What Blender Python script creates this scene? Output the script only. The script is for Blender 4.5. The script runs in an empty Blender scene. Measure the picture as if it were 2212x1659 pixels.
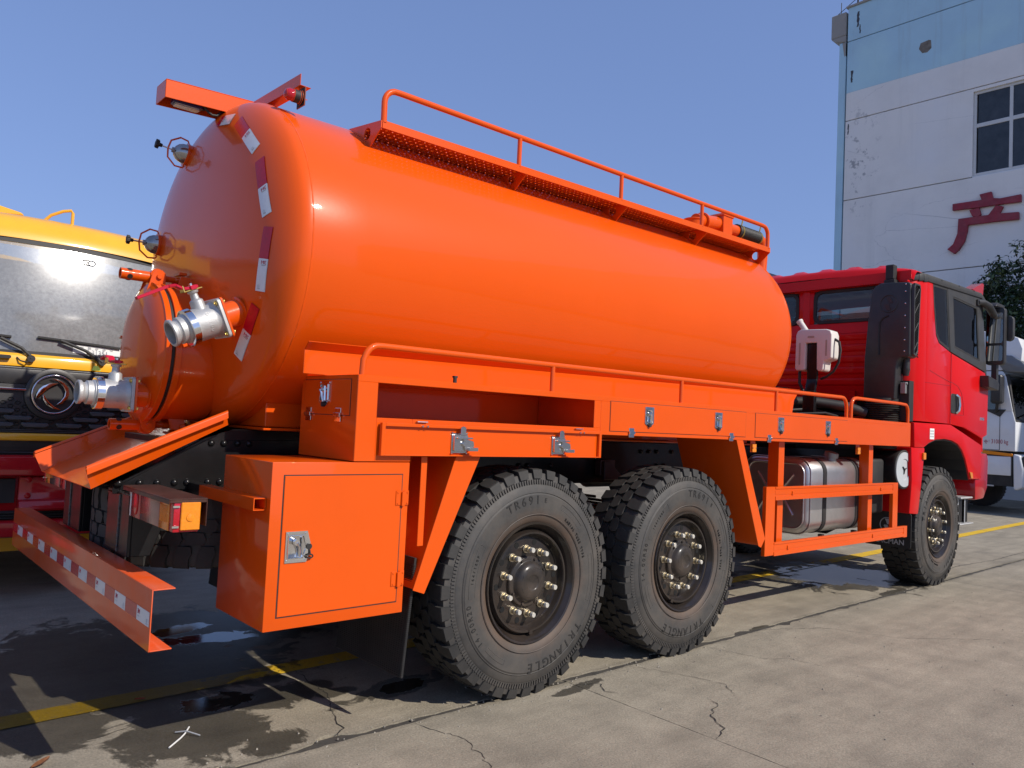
import bpy, bmesh, math, random
from mathutils import Vector as V, Matrix
R = math.radians
random.seed(7)
scene = bpy.context.scene
C = scene.collection

# ------------------------------------------------------------------ camera
cam_d = bpy.data.cameras.new('camera')
cam = bpy.data.objects.new('camera', cam_d)
C.objects.link(cam)
cam_d.sensor_fit = 'HORIZONTAL'
cam_d.sensor_width = 36.0
cam_d.lens = 36.0 * 1680.0 / 2212.0
cam_d.clip_start = 0.05
cam_d.clip_end = 2000.0
CAM_ROWS = ((0.74369977, -0.66679492, 0.04790806), (0.06906632, 0.00535642, -0.99759769), (0.66493646, 0.74522201, 0.05003664))
r0, r1, r2 = [V(r) for r in CAM_ROWS]          # right, down, forward
cam.matrix_world = Matrix(((r0.x, -r1.x, -r2.x, -2.9805), (r0.y, -r1.y, -r2.y, -4.338),
                           (r0.z, -r1.z, -r2.z, 1.475), (0, 0, 0, 1)))
scene.camera = cam

# ------------------------------------------------------------------ sky, sun, exposure
TO_SUN = V((0.212, -0.685, 0.560)).normalized()
world = bpy.data.worlds.new('World')
scene.world = world
world.use_nodes = True
wn = world.node_tree
wn.nodes.clear()
sky = wn.nodes.new('ShaderNodeTexSky')
sky.sky_type = 'NISHITA'
sky.sun_disc = False
sky.sun_elevation = math.asin(TO_SUN.z)
sky.sun_rotation = math.atan2(TO_SUN.x, TO_SUN.y)
sky.altitude = 0.0
sky.air_density = 1.0
sky.dust_density = 0.7
sky.ozone_density = 2.5
bg = wn.nodes.new('ShaderNodeBackground')
bg.inputs['Strength'].default_value = 0.140
wo = wn.nodes.new('ShaderNodeOutputWorld')
gm_ = wn.nodes.new('ShaderNodeGamma')
gm_.inputs['Gamma'].default_value = 0.45           # soft, hazy sky: little contrast between zenith and horizon
wb = wn.nodes.new('ShaderNodeMix'); wb.data_type = 'RGBA'; wb.blend_type = 'MULTIPLY'
wb.inputs['Factor'].default_value = 1.0
wb.inputs['B'].default_value = (1.14, 1.43, 2.26, 1)      # camera white balance
wn.links.new(sky.outputs[0], gm_.inputs['Color'])
wn.links.new(gm_.outputs[0], wb.inputs['A'])
wn.links.new(wb.outputs['Result'], bg.inputs['Color'])
wn.links.new(bg.outputs[0], wo.inputs['Surface'])

sun_d = bpy.data.lights.new('sun', 'SUN')
sun_d.energy = 4.4
sun_d.angle = R(0.5)
sun_d.color = (1.0, 0.93, 0.83)
sun = bpy.data.objects.new('sun', sun_d)
sun.rotation_euler = TO_SUN.to_track_quat('Z', 'Y').to_euler()
sun.location = TO_SUN * 40
C.objects.link(sun)

scene.view_settings.view_transform = 'Standard'
scene.view_settings.look = 'None'
scene.view_settings.gamma = 1.0
scene.view_settings.use_curve_mapping = False
scene.view_settings.exposure = 0.08
scene.cycles.max_bounces = 8
scene.cycles.transparent_max_bounces = 12

# ------------------------------------------------------------------ materials
def _new(name):
    m = bpy.data.materials.new(name)
    m.use_nodes = True
    n = m.node_tree
    b = n.nodes['Principled BSDF']
    return m, n, b

def nd(n, t, **kw):
    x = n.nodes.new(t)
    for k, v in kw.items():
        if k in x.inputs.keys():
            x.inputs[k].default_value = v
        else:
            setattr(x, k, v)
    return x

def mat(name, rgb, rough=0.5, metal=0.0, coat=0.0, coat_rough=0.05, var=0.06, vscale=6.0, bump=0.0, bscale=40.0, wavy=0.0,
        dust=0.0, dust_rgb=(0.36, 0.31, 0.25), rvar=0.0, spec=0.5):
    """Painted / plain surface: base colour with slight mottling, optional dust, fine bump and slow panel waviness."""
    m, n, b = _new(name)
    L = n.links.new
    tc = nd(n, 'ShaderNodeTexCoord')
    no = nd(n, 'ShaderNodeTexNoise', Scale=vscale, Detail=6.0, Roughness=0.65)
    L(tc.outputs['Object'], no.inputs['Vector'])
    mr = nd(n, 'ShaderNodeMapRange')
    mr.inputs['From Min'].default_value = 0.3
    mr.inputs['From Max'].default_value = 0.7
    mr.inputs['To Min'].default_value = 1 - var
    mr.inputs['To Max'].default_value = 1 + var
    L(no.outputs['Fac'], mr.inputs['Value'])
    mx = nd(n, 'ShaderNodeMix', data_type='RGBA', blend_type='MULTIPLY')
    mx.inputs['Factor'].default_value = 1.0
    mx.inputs['A'].default_value = (*rgb, 1)
    L(mr.outputs['Result'], mx.inputs['B'])
    out = mx.outputs['Result']
    if dust > 0:
        n2 = nd(n, 'ShaderNodeTexNoise', Scale=3.1, Detail=8.0, Roughness=0.7)
        L(tc.outputs['Object'], n2.inputs['Vector'])
        r2_ = nd(n, 'ShaderNodeMapRange')
        r2_.inputs['From Min'].default_value = 0.38
        r2_.inputs['From Max'].default_value = 0.72
        r2_.inputs['To Max'].default_value = dust
        L(n2.outputs['Fac'], r2_.inputs['Value'])
        m2 = nd(n, 'ShaderNodeMix', data_type='RGBA')
        L(r2_.outputs['Result'], m2.inputs['Factor'])
        L(out, m2.inputs['A'])
        m2.inputs['B'].default_value = (*dust_rgb, 1)
        out = m2.outputs['Result']
    L(out, b.inputs['Base Color'])
    b.inputs['Metallic'].default_value = metal
    b.inputs['Roughness'].default_value = rough
    b.inputs['Specular IOR Level'].default_value = spec if coat == 0 else 0.12
    if rvar > 0:
        rr = nd(n, 'ShaderNodeMapRange')
        rr.inputs['From Min'].default_value = 0.3
        rr.inputs['From Max'].default_value = 0.7
        rr.inputs['To Min'].default_value = max(0.02, rough - rvar)
        rr.inputs['To Max'].default_value = rough + rvar
        L(no.outputs['Fac'], rr.inputs['Value'])
        L(rr.outputs['Result'], b.inputs['Roughness'])
    b.inputs['Coat Weight'].default_value = coat
    b.inputs['Coat Roughness'].default_value = coat_rough
    last = None
    if bump > 0:
        nb = nd(n, 'ShaderNodeTexNoise', Scale=bscale, Detail=4.0, Roughness=0.6)
        L(tc.outputs['Object'], nb.inputs['Vector'])
        bp = nd(n, 'ShaderNodeBump', Strength=1.0, Distance=bump)
        L(nb.outputs['Fac'], bp.inputs['Height'])
        last = bp
    if wavy > 0:
        nb = nd(n, 'ShaderNodeTexNoise', Scale=1.7, Detail=1.5, Roughness=0.4)
        L(tc.outputs['Object'], nb.inputs['Vector'])
        bp = nd(n, 'ShaderNodeBump', Strength=1.0, Distance=wavy)
        L(nb.outputs['Fac'], bp.inputs['Height'])
        if last:
            L(last.outputs['Normal'], bp.inputs['Normal'])
        last = bp
    if last:
        L(last.outputs['Normal'], b.inputs['Normal'])
        L(last.outputs['Normal'], b.inputs['Coat Normal'])
    return m

def glass(name, tint=(0.55, 0.6, 0.6), rough=0.02, dust=0.0, ior=1.52):
    """Window glass: tinted see-through with a Fresnel reflection and an optional film of dust."""
    m = bpy.data.materials.new(name)
    m.use_nodes = True
    n = m.node_tree
    n.nodes.clear()
    L = n.links.new
    tr = nd(n, 'ShaderNodeBsdfTransparent')
    tr.inputs['Color'].default_value = (*tint, 1)
    gl = nd(n, 'ShaderNodeBsdfGlossy')
    gl.inputs['Roughness'].default_value = rough
    lw = nd(n, 'ShaderNodeFresnel', IOR=ior)
    mx = nd(n, 'ShaderNodeMixShader')
    L(lw.outputs[0], mx.inputs[0]); L(tr.outputs[0], mx.inputs[1]); L(gl.outputs[0], mx.inputs[2])
    last = mx
    if dust > 0:
        tc = nd(n, 'ShaderNodeTexCoord')
        no = nd(n, 'ShaderNodeTexNoise', Scale=38.0, Detail=7.0, Roughness=0.72)
        L(tc.outputs['Object'], no.inputs['Vector'])
        n3 = nd(n, 'ShaderNodeTexNoise', Scale=1.6, Detail=3.0, Roughness=0.5)
        L(tc.outputs['Object'], n3.inputs['Vector'])
        mu = nd(n, 'ShaderNodeMath', operation='MULTIPLY')
        L(no.outputs['Fac'], mu.inputs[0]); L(n3.outputs['Fac'], mu.inputs[1])
        mr = nd(n, 'ShaderNodeMapRange')
        mr.inputs['From Min'].default_value = 0.16
        mr.inputs['From Max'].default_value = 0.36
        mr.inputs['To Min'].default_value = dust * 0.62
        mr.inputs['To Max'].default_value = dust
        L(mu.outputs[0], mr.inputs['Value'])
        df = nd(n, 'ShaderNodeBsdfDiffuse')
        df.inputs['Color'].default_value = (0.60, 0.62, 0.63, 1)
        g2 = nd(n, 'ShaderNodeBsdfGlossy'); g2.inputs['Roughness'].default_value = 0.24; g2.inputs['Color'].default_value = (0.5, 0.5, 0.5, 1)
        md = nd(n, 'ShaderNodeMixShader'); md.inputs[0].default_value = 0.10; L(df.outputs[0], md.inputs[1]); L(g2.outputs[0], md.inputs[2])
        m2 = nd(n, 'ShaderNodeMixShader')
        L(mr.outputs['Result'], m2.inputs[0]); L(mx.outputs[0], m2.inputs[1]); L(md.outputs[0], m2.inputs[2])
        last = m2
    o = nd(n, 'ShaderNodeOutputMaterial')
    L(last.outputs[0], o.inputs['Surface'])
    return m

ORANGE = (0.71, 0.086, 0.003)
M = {}
M['orange'] = mat('orange_paint', ORANGE, 0.34, coat=0.6, coat_rough=0.04, var=0.035, vscale=2.5, bump=0.00025, bscale=55)
M['orange_tank'] = mat('orange_tank_paint', ORANGE, 0.33, coat=0.45, coat_rough=0.035, var=0.03, vscale=1.2, bump=0.00018, bscale=45, wavy=0.006)
M['orange_dusty'] = mat('orange_dusty_paint', (0.72, 0.085, 0.012), 0.38, coat=0.7, coat_rough=0.07, var=0.06, vscale=5, bump=0.0004, bscale=60, dust=0.22)
M['red'] = mat('red_cab_paint', (0.60, 0.006, 0.007), 0.3, coat=0.22, coat_rough=0.03, var=0.03, vscale=2, wavy=0.002)
M['dark_red'] = mat('dark_red_paint', (0.42, 0.008, 0.014), 0.33, coat=0.9, coat_rough=0.06, var=0.06)
M['yellow'] = mat('yellow_paint', (0.80, 0.40, 0.025), 0.33, coat=0.9, coat_rough=0.05, var=0.04)
M['white'] = mat('white_paint', (0.72, 0.73, 0.74), 0.32, coat=0.8, coat_rough=0.06, var=0.03)
M['black_paint'] = mat('black_chassis_paint', (0.007, 0.007, 0.008), 0.32, coat=0.35, coat_rough=0.18, var=0.25, vscale=4, bump=0.0012, bscale=14, dust=0.02)
M['black_flat'] = mat('black_matte', (0.011, 0.011, 0.012), 0.62, var=0.2, dust=0.06)
M['plastic'] = mat('black_plastic', (0.020, 0.020, 0.022), 0.42, var=0.12, vscale=9, bump=0.0006, bscale=140, dust=0.06)
M['grey_plastic'] = mat('grey_plastic', (0.030, 0.031, 0.033), 0.5, var=0.1, bump=0.0004, bscale=160, dust=0.08)
M['rubber'] = mat('tyre_rubber', (0.040, 0.039, 0.038), 0.66, var=0.16, vscale=7, bump=0.0009, bscale=30, dust=0.62, dust_rgb=(0.115, 0.098, 0.080), rvar=0.08)
def dusty_bead(m):
    """brown brake dust that has settled round the rim"""
    n = m.node_tree; L = n.links.new
    b = n.nodes['Principled BSDF']
    src = b.inputs['Base Color'].links[0].from_socket
    tc = nd(n, 'ShaderNodeTexCoord')
    sp = nd(n, 'ShaderNodeVectorMath', operation='MULTIPLY'); sp.inputs[1].default_value = (1, 0, 1); L(tc.outputs['Object'], sp.inputs[0])
    ln = nd(n, 'ShaderNodeVectorMath', operation='LENGTH'); L(sp.outputs[0], ln.inputs[0])
    no = nd(n, 'ShaderNodeTexNoise', Scale=5.0, Detail=6.0, Roughness=0.65); L(tc.outputs['Object'], no.inputs['Vector'])
    ad = nd(n, 'ShaderNodeMath', operation='MULTIPLY_ADD'); L(no.outputs['Fac'], ad.inputs[0]); ad.inputs[1].default_value = 0.20; L(ln.outputs['Value'], ad.inputs[2])
    mr = nd(n, 'ShaderNodeMapRange', interpolation_type='SMOOTHSTEP')
    for k, q in zip(('From Min', 'From Max', 'To Min', 'To Max'), (0.40, 0.53, 0.75, 0.0)): mr.inputs[k].default_value = q
    L(ad.outputs[0], mr.inputs['Value'])
    mx = nd(n, 'ShaderNodeMix', data_type='RGBA'); L(mr.outputs['Result'], mx.inputs['Factor']); L(src, mx.inputs['A']); mx.inputs['B'].default_value = (0.115, 0.070, 0.045, 1)
    L(mx.outputs['Result'], b.inputs['Base Color'])
dusty_bead(M['rubber'])
M['tread'] = mat('tyre_tread_rubber', (0.020, 0.020, 0.020), 0.70, var=0.2, vscale=7, bump=0.0012, bscale=24, dust=0.5, dust_rgb=(0.075, 0.066, 0.056))
M['rim'] = mat('rim_black', (0.017, 0.015, 0.014), 0.30, coat=0.7, coat_rough=0.12, var=0.3, vscale=5, dust=0.16, dust_rgb=(0.16, 0.10, 0.065))
M['hub'] = mat('hub_dusty_black', (0.026, 0.024, 0.023), 0.42, coat=0.35, coat_rough=0.2, var=0.25, vscale=8, dust=0.32, dust_rgb=(0.18, 0.125, 0.085))
M['nut'] = mat('zinc_nut', (0.62, 0.54, 0.38), 0.34, metal=0.75, var=0.15, vscale=40, dust=0.2)
M['chrome'] = mat('chrome', (0.80, 0.80, 0.80), 0.10, metal=1.0, var=0.04, bump=0.0004, bscale=30)
M['steel'] = mat('stainless_steel', (0.62, 0.62, 0.61), 0.24, metal=1.0, var=0.06, vscale=20, bump=0.0003, bscale=80)
M['alu'] = mat('cast_aluminium', (0.50, 0.50, 0.49), 0.55, metal=0.6, var=0.12, vscale=18, bump=0.0006, bscale=120)
M['tank_alu'] = mat('brushed_aluminium', (0.60, 0.59, 0.58), 0.36, metal=0.9, var=0.08, vscale=9, bump=0.0008, bscale=10, dust=0.12)
M['alu_dark'] = mat('dull_aluminium', (0.30, 0.30, 0.30), 0.5, metal=0.7, var=0.2)
M['grey_paint'] = mat('grey_paint', (0.46, 0.49, 0.50), 0.4, var=0.08)
M['handle_red'] = mat('red_coating', (0.50, 0.010, 0.035), 0.36, coat=0.5, var=0.08)
M['tape_red'] = mat('red_reflective_tape', (0.48, 0.006, 0.022), 0.22, coat=0.6, var=0.12, vscale=60, bump=0.0006, bscale=160)
M['tape_white'] = mat('white_reflective_tape', (0.70, 0.71, 0.73), 0.24, coat=0.6, var=0.05, vscale=60, bump=0.0004, bscale=160)
M['lens_red'] = mat('red_lens', (0.42, 0.008, 0.018), 0.12, coat=1.0, var=0.10, vscale=60, bump=0.0015, bscale=90)
M['lens_amber'] = mat('amber_lens', (0.78, 0.24, 0.012), 0.14, coat=1.0, var=0.10, vscale=60, bump=0.0015, bscale=90)
M['lens_smoky'] = mat('faded_lens', (0.30, 0.13, 0.10), 0.10, coat=1.0, var=0.12, vscale=30, bump=0.0012, bscale=70)
M['lens_clear'] = mat('clear_lens', (0.62, 0.60, 0.60), 0.12, coat=1.0, var=0.1, vscale=50, bump=0.002, bscale=90)
M['bottle'] = mat('milky_plastic', (0.66, 0.63, 0.58), 0.4, var=0.05, spec=0.4)
M['paper'] = mat('paper', (0.74, 0.74, 0.72), 0.7, var=0.03)
M['ink'] = mat('dark_ink', (0.06, 0.06, 0.07), 0.7, var=0.1)
M['ink_red'] = mat('red_ink', (0.42, 0.02, 0.05), 0.6, var=0.1)
M['decal_red'] = mat('red_door_lettering', (0.40, 0.05, 0.07), 0.5, var=0.1)
M['grey_print'] = mat('pale_print', (0.36, 0.37, 0.38), 0.6, var=0.1)
M['hose'] = mat('ribbed_hose', (0.020, 0.019, 0.016), 0.6, var=0.3, vscale=50, bump=0.003, bscale=60)
M['brass'] = mat('yellow_zinc', (0.66, 0.48, 0.13), 0.3, metal=0.85, var=0.15)
M['lime'] = mat('lime_plastic', (0.50, 0.62, 0.08), 0.4)
M['weld'] = mat('weld_bead', (0.10, 0.10, 0.10), 0.28, metal=0.6, var=0.4, vscale=60, bump=0.006, bscale=70)
M['interior'] = mat('cab_interior', (0.020, 0.020, 0.022), 0.7, var=0.2)
M['seat'] = mat('seat_fabric', (0.045, 0.045, 0.05), 0.85, var=0.2, vscale=20)
M['glass'] = glass('window_glass', (0.50, 0.54, 0.53))
M['glass_dark'] = glass('tinted_glass', (0.66, 0.70, 0.69))
M['windscreen'] = glass('dusty_windscreen', (0.34, 0.38, 0.38), 0.10, dust=0.40, ior=2.1)
M['slat'] = mat('satin_grille', (0.085, 0.088, 0.095), 0.34, coat=0.3, var=0.1)
M['mirror'] = mat('mirror_glass', (0.80, 0.82, 0.82), 0.02, metal=1.0, var=0.01)

# ------------------------------------------------------------------ mesh builder
class MB:
    """Collects shapes and links them as ONE mesh object."""
    def __init__(s, mir=False, T=None):
        s.v = []; s.f = []; s.mi = []; s.cur = 0; s.mir = mir; s.T = T
    def add(s, vs, fs):
        b = len(s.v)
        for p in vs:
            p = V(p)
            if s.T is not None:
                p = s.T @ p
            if s.mir:
                p = V((p.x, -p.y, p.z))
            s.v.append(p)
        for f in fs:
            s.f.append([b + i for i in f]); s.mi.append(s.cur)
        return s
    def box(s, x0, x1, y0, y1, z0, z1):
        vs = [(x, y, z) for x in (x0, x1) for y in (y0, y1) for z in (z0, z1)]
        return s.add(vs, [(0, 1, 3, 2), (4, 6, 7, 5), (0, 4, 5, 1), (2, 3, 7, 6), (0, 2, 6, 4), (1, 5, 7, 3)])
    def prism(s, poly, axis, a0, a1):
        def P(p, a):
            if axis == 'x': return (a, p[0], p[1])
            if axis == 'y': return (p[0], a, p[1])
            return (p[0], p[1], a)
        n = len(poly)
        vs = [P(p, a0) for p in poly] + [P(p, a1) for p in poly]
        fs = [tuple(range(n))[::-1], tuple(range(n, 2 * n))]
        for i in range(n):
            j = (i + 1) % n
            fs.append((i, j, n + j, n + i))
        return s.add(vs, fs)
    def solid(s, top, bot):
        """closed solid between two matching loops"""
        n = len(top)
        vs = list(top) + list(bot)
        fs = [tuple(range(n)), tuple(range(n, 2 * n))[::-1]]
        for i in range(n):
            j = (i + 1) % n
            fs.append((j, i, n + i, n + j))
        return s.add(vs, fs)
    def slab(s, quad, off):
        off = V(off)
        return s.solid([V(q) for q in quad], [V(q) + off for q in quad])
    def tube(s, pts, r, n=10, closed=False, caps=True):
        pts = [V(p) for p in pts]
        rings = []
        m = len(pts)
        up = None
        for i, p in enumerate(pts):
            a = pts[i - 1] if (i > 0 or closed) else p
            b = pts[(i + 1) % m] if (i < m - 1 or closed) else p
            d = (b - a).normalized()
            if up is None:
                up = V((0, 0, 1)) if abs(d.z) < 0.9 else V((1, 0, 0))
            u = (up - d * up.dot(d))
            if u.length < 1e-4:
                u = d.orthogonal()
            u.normalize(); up = u
            w = d.cross(u)
            rr = r[i] if isinstance(r, (list, tuple)) else r
            rings.append([p + (u * math.cos(2 * math.pi * k / n) + w * math.sin(2 * math.pi * k / n)) * rr for k in range(n)])
        vs = [q for ring in rings for q in ring]
        fs = []
        for i in range(m if closed else m - 1):
            j = (i + 1) % m
            for k in range(n):
                l = (k + 1) % n
                fs.append((i * n + k, i * n + l, j * n + l, j * n + k))
        if caps and not closed:
            fs.append(tuple(range(n))[::-1]); fs.append(tuple((m - 1) * n + k for k in range(n)))
        return s.add(vs, fs)
    def cyl(s, p0, p1, r0, r1=None, n=20):
        return s.tube([p0, p1], [r0, r0 if r1 is None else r1], n)
    def lathe(s, prof, o, d, n=32, caps=True, closed=False):
        """prof: (distance along d, radius)"""
        o = V(o); d = V(d).normalized()
        u = d.orthogonal().normalized() if abs(d.z) > 0.9 else (V((0, 0, 1)) - d * d.z).normalized()
        w = d.cross(u)
        vs = []
        for t, r in prof:
            for k in range(n):
                a = 2 * math.pi * k / n
                vs.append(o + d * t + (u * math.cos(a) + w * math.sin(a)) * max(r, 1e-5))
        fs = []
        m = len(prof)
        for i in range(m if closed else m - 1):
            j = (i + 1) % m
            for k in range(n):
                l = (k + 1) % n
                fs.append((i * n + k, i * n + l, j * n + l, j * n + k))
        if caps and not closed:
            fs.append(tuple(range(n))[::-1]); fs.append(tuple((m - 1) * n + k for k in range(n)))
        return s.add(vs, fs)
    def grid(s, fn, nu, nv, closed_u=False):
        vs = [fn(i / nu, j / nv) for j in range(nv + 1) for i in range(nu + (0 if closed_u else 1))]
        w = nu if closed_u else nu + 1
        fs = []
        for j in range(nv):
            for i in range(nu):
                k = (i + 1) % w
                fs.append((j * w + i, j * w + k, (j + 1) * w + k, (j + 1) * w + i))
        return s.add(vs, fs)
    def build(s, name, m, parent=None, bevel=0.0, seg=1, angle=35, kind=None, label=None, recalc=True):
        me = bpy.data.meshes.new(name)
        me.from_pydata([tuple(v) for v in s.v], [], s.f)
        ms = m if isinstance(m, (list, tuple)) else [m]
        for k in ms:
            me.materials.append(k)
        if len(ms) > 1:
            me.polygons.foreach_set('material_index', s.mi)
        bm = bmesh.new(); bm.from_mesh(me)
        if recalc:
            bmesh.ops.recalc_face_normals(bm, faces=bm.faces)
        if bevel > 0:
            bm.normal_update()
            es = [e for e in bm.edges if len(e.link_faces) == 2 and e.calc_face_angle(0) > R(30)]
            if es:
                bmesh.ops.bevel(bm, geom=es, offset=bevel, segments=seg, affect='EDGES', profile=0.5, clamp_overlap=True)
        bm.to_mesh(me); bm.free()
        me.polygons.foreach_set('use_smooth', [True] * len(me.polygons))
        me.set_sharp_from_angle(angle=R(angle))
        o = bpy.data.objects.new(name, me)
        C.objects.link(o)
        if parent is not None:
            o.parent = parent
        if kind: o['kind'] = kind
        if label: o['label'] = label
        return o

def thing(name, label, cat, loc=(0, 0, 0), rotz=0.0, group=None):
    o = bpy.data.objects.new(name, None)
    C.objects.link(o)
    o.location = loc; o.rotation_euler = (0, 0, rotz)
    o['label'] = label; o['category'] = cat
    if group: o['group'] = group
    o.empty_display_size = 0.3
    return o

def tag(o, label, cat, group=None):
    o['label'] = label; o['category'] = cat
    if group: o['group'] = group
    return o

def part(name, parent, label=None):
    o = bpy.data.objects.new(name, None)
    C.objects.link(o); o.parent = parent
    o.empty_display_size = 0.1
    if label: o['label'] = label
    return o

def link_copy(o, parent, dx=None, T=None):
    c = o.copy(); C.objects.link(c); c.parent = parent
    if T is not None: c.matrix_local = T
    return c

def text_mesh(txt, size, T, depth=0.002, mb=None, align='CENTER', offset=0.0):
    cu = bpy.data.curves.new('lettering', 'FONT')
    cu.body = txt; cu.size = size; cu.extrude = depth / 2; cu.align_x = align; cu.align_y = 'CENTER'
    cu.offset = offset
    cu.resolution_u = 3
    ob = bpy.data.objects.new('lettering', cu)
    me = bpy.data.meshes.new_from_object(ob)
    mb = mb or MB()
    mb.add([T @ v.co for v in me.vertices], [tuple(p.vertices) for p in me.polygons])
    bpy.data.objects.remove(ob); bpy.data.curves.remove(cu); bpy.data.meshes.remove(me)
    return mb

def frame(o, xd, yd):
    """matrix with local x along xd, local y along yd"""
    xd = V(xd).normalized(); yd = V(yd).normalized(); zd = xd.cross(yd)
    return Matrix(((xd.x, yd.x, zd.x, o[0]), (xd.y, yd.y, zd.y, o[1]), (xd.z, yd.z, zd.z, o[2]), (0, 0, 0, 1)))

def arc(c, r, a0, a1, n, plane='xz', k=0.0):
    out = []
    for i in range(n + 1):
        a = R(a0 + (a1 - a0) * i / n)
        u, w = c[0] + r * math.cos(a), c[1] + r * math.sin(a)
        out.append((u, k, w) if plane == 'xz' else ((k, u, w) if plane == 'yz' else (u, w, k)))
    return out

def rrect(x0, x1, y0, y1, r, n=4):
    out = []
    for cx, cy, a in ((x1 - r, y1 - r, 0), (x0 + r, y1 - r, 90), (x0 + r, y0 + r, 180), (x1 - r, y0 + r, 270)):
        for i in range(n + 1):
            t = R(a + 90 * i / n)
            out.append((cx + r * math.cos(t), cy + r * math.sin(t)))
    return out

def ring_frame(mb, outer, inner, axis, a0, a1):
    """flat frame between two matching loops, with thickness"""
    def P(p, a):
        if axis == 'x': return (a, p[0], p[1])
        if axis == 'y': return (p[0], a, p[1])
        return (p[0], p[1], a)
    n = len(outer)
    vs = [P(p, a0) for p in outer] + [P(p, a0) for p in inner] + [P(p, a1) for p in outer] + [P(p, a1) for p in inner]
    fs = []
    for i in range(n):
        j = (i + 1) % n
        fs += [(i, j, n + j, n + i), (2 * n + j, 2 * n + i, 3 * n + i, 3 * n + j),
               (i, 2 * n + i, 2 * n + j, j), (n + j, 3 * n + j, 3 * n + i, n + i)]
    mb.add(vs, fs)
    return mb

# ------------------------------------------------------------------ ground: concrete slabs, joints, cracks, yellow line, puddles
WET = [(-1.75, 0.45, 1.05, 1.0, 0), (-1.62, -0.72, 0.36, 0.34, 0), (-2.15, -0.35, 0.35, 0.28, 0), (-1.36, -1.02, 0.16, 0.12, 20),
       (-1.05, -0.50, 0.35, 0.16, 0), (-0.82, -0.60, 0.15, 0.08, 0), (-0.50, -0.72, 0.36, 0.11, 10), (-0.9, 0.9, 0.7, 0.6, 0), (0.35, -1.30, 0.22, 0.045, 8),
       (5.35, -0.36, 0.92, 0.80, 0), (3.4, 0.5, 1.1, 0.6, 0), (5.0, -1.13, 0.35, 0.05, 0), (2.55, -1.15, 0.16, 0.03, 0)]
PUD = [(-1.36, -0.40, 0.20, 0.12, 10), (-1.0, 0.72, 0.30, 0.13, -15), (-1.08, 1.0, 0.22, 0.10, 20), (-0.47, -0.72, 0.20, 0.075, 10),
       (5.32, -0.30, 0.72, 0.42, 8), (5.75, -0.55, 0.42, 0.34, 0), (5.25, -0.75, 0.22, 0.30, 30), (3.2, 0.55, 0.6, 0.25, 0)]

def blobs(n, pos, lst, noise, amp, lo, hi):
    L = n.links.new
    cur = None
    for cx, cy, rx, ry, a in lst:
        mp = nd(n, 'ShaderNodeMapping', vector_type='TEXTURE')
        mp.inputs['Location'].default_value = (cx, cy, 0)
        mp.inputs['Rotation'].default_value = (0, 0, R(a))
        mp.inputs['Scale'].default_value = (rx, ry, 1)
        L(pos, mp.inputs['Vector'])
        ln = nd(n, 'ShaderNodeVectorMath', operation='LENGTH')
        L(mp.outputs[0], ln.inputs[0])
        if cur is None:
            cur = ln.outputs['Value']
        else:
            mi = nd(n, 'ShaderNodeMath', operation='MINIMUM')
            L(cur, mi.inputs[0]); L(ln.outputs['Value'], mi.inputs[1])
            cur = mi.outputs[0]
    ad = nd(n, 'ShaderNodeMath', operation='MULTIPLY_ADD')
    L(noise, ad.inputs[0]); ad.inputs[1].default_value = amp; L(cur, ad.inputs[2])
    mr = nd(n, 'ShaderNodeMapRange', interpolation_type='SMOOTHSTEP')
    mr.inputs['From Min'].default_value = hi + amp * 0.5
    mr.inputs['From Max'].default_value = lo + amp * 0.5
    L(ad.outputs[0], mr.inputs['Value'])
    return mr.outputs['Result']

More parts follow.
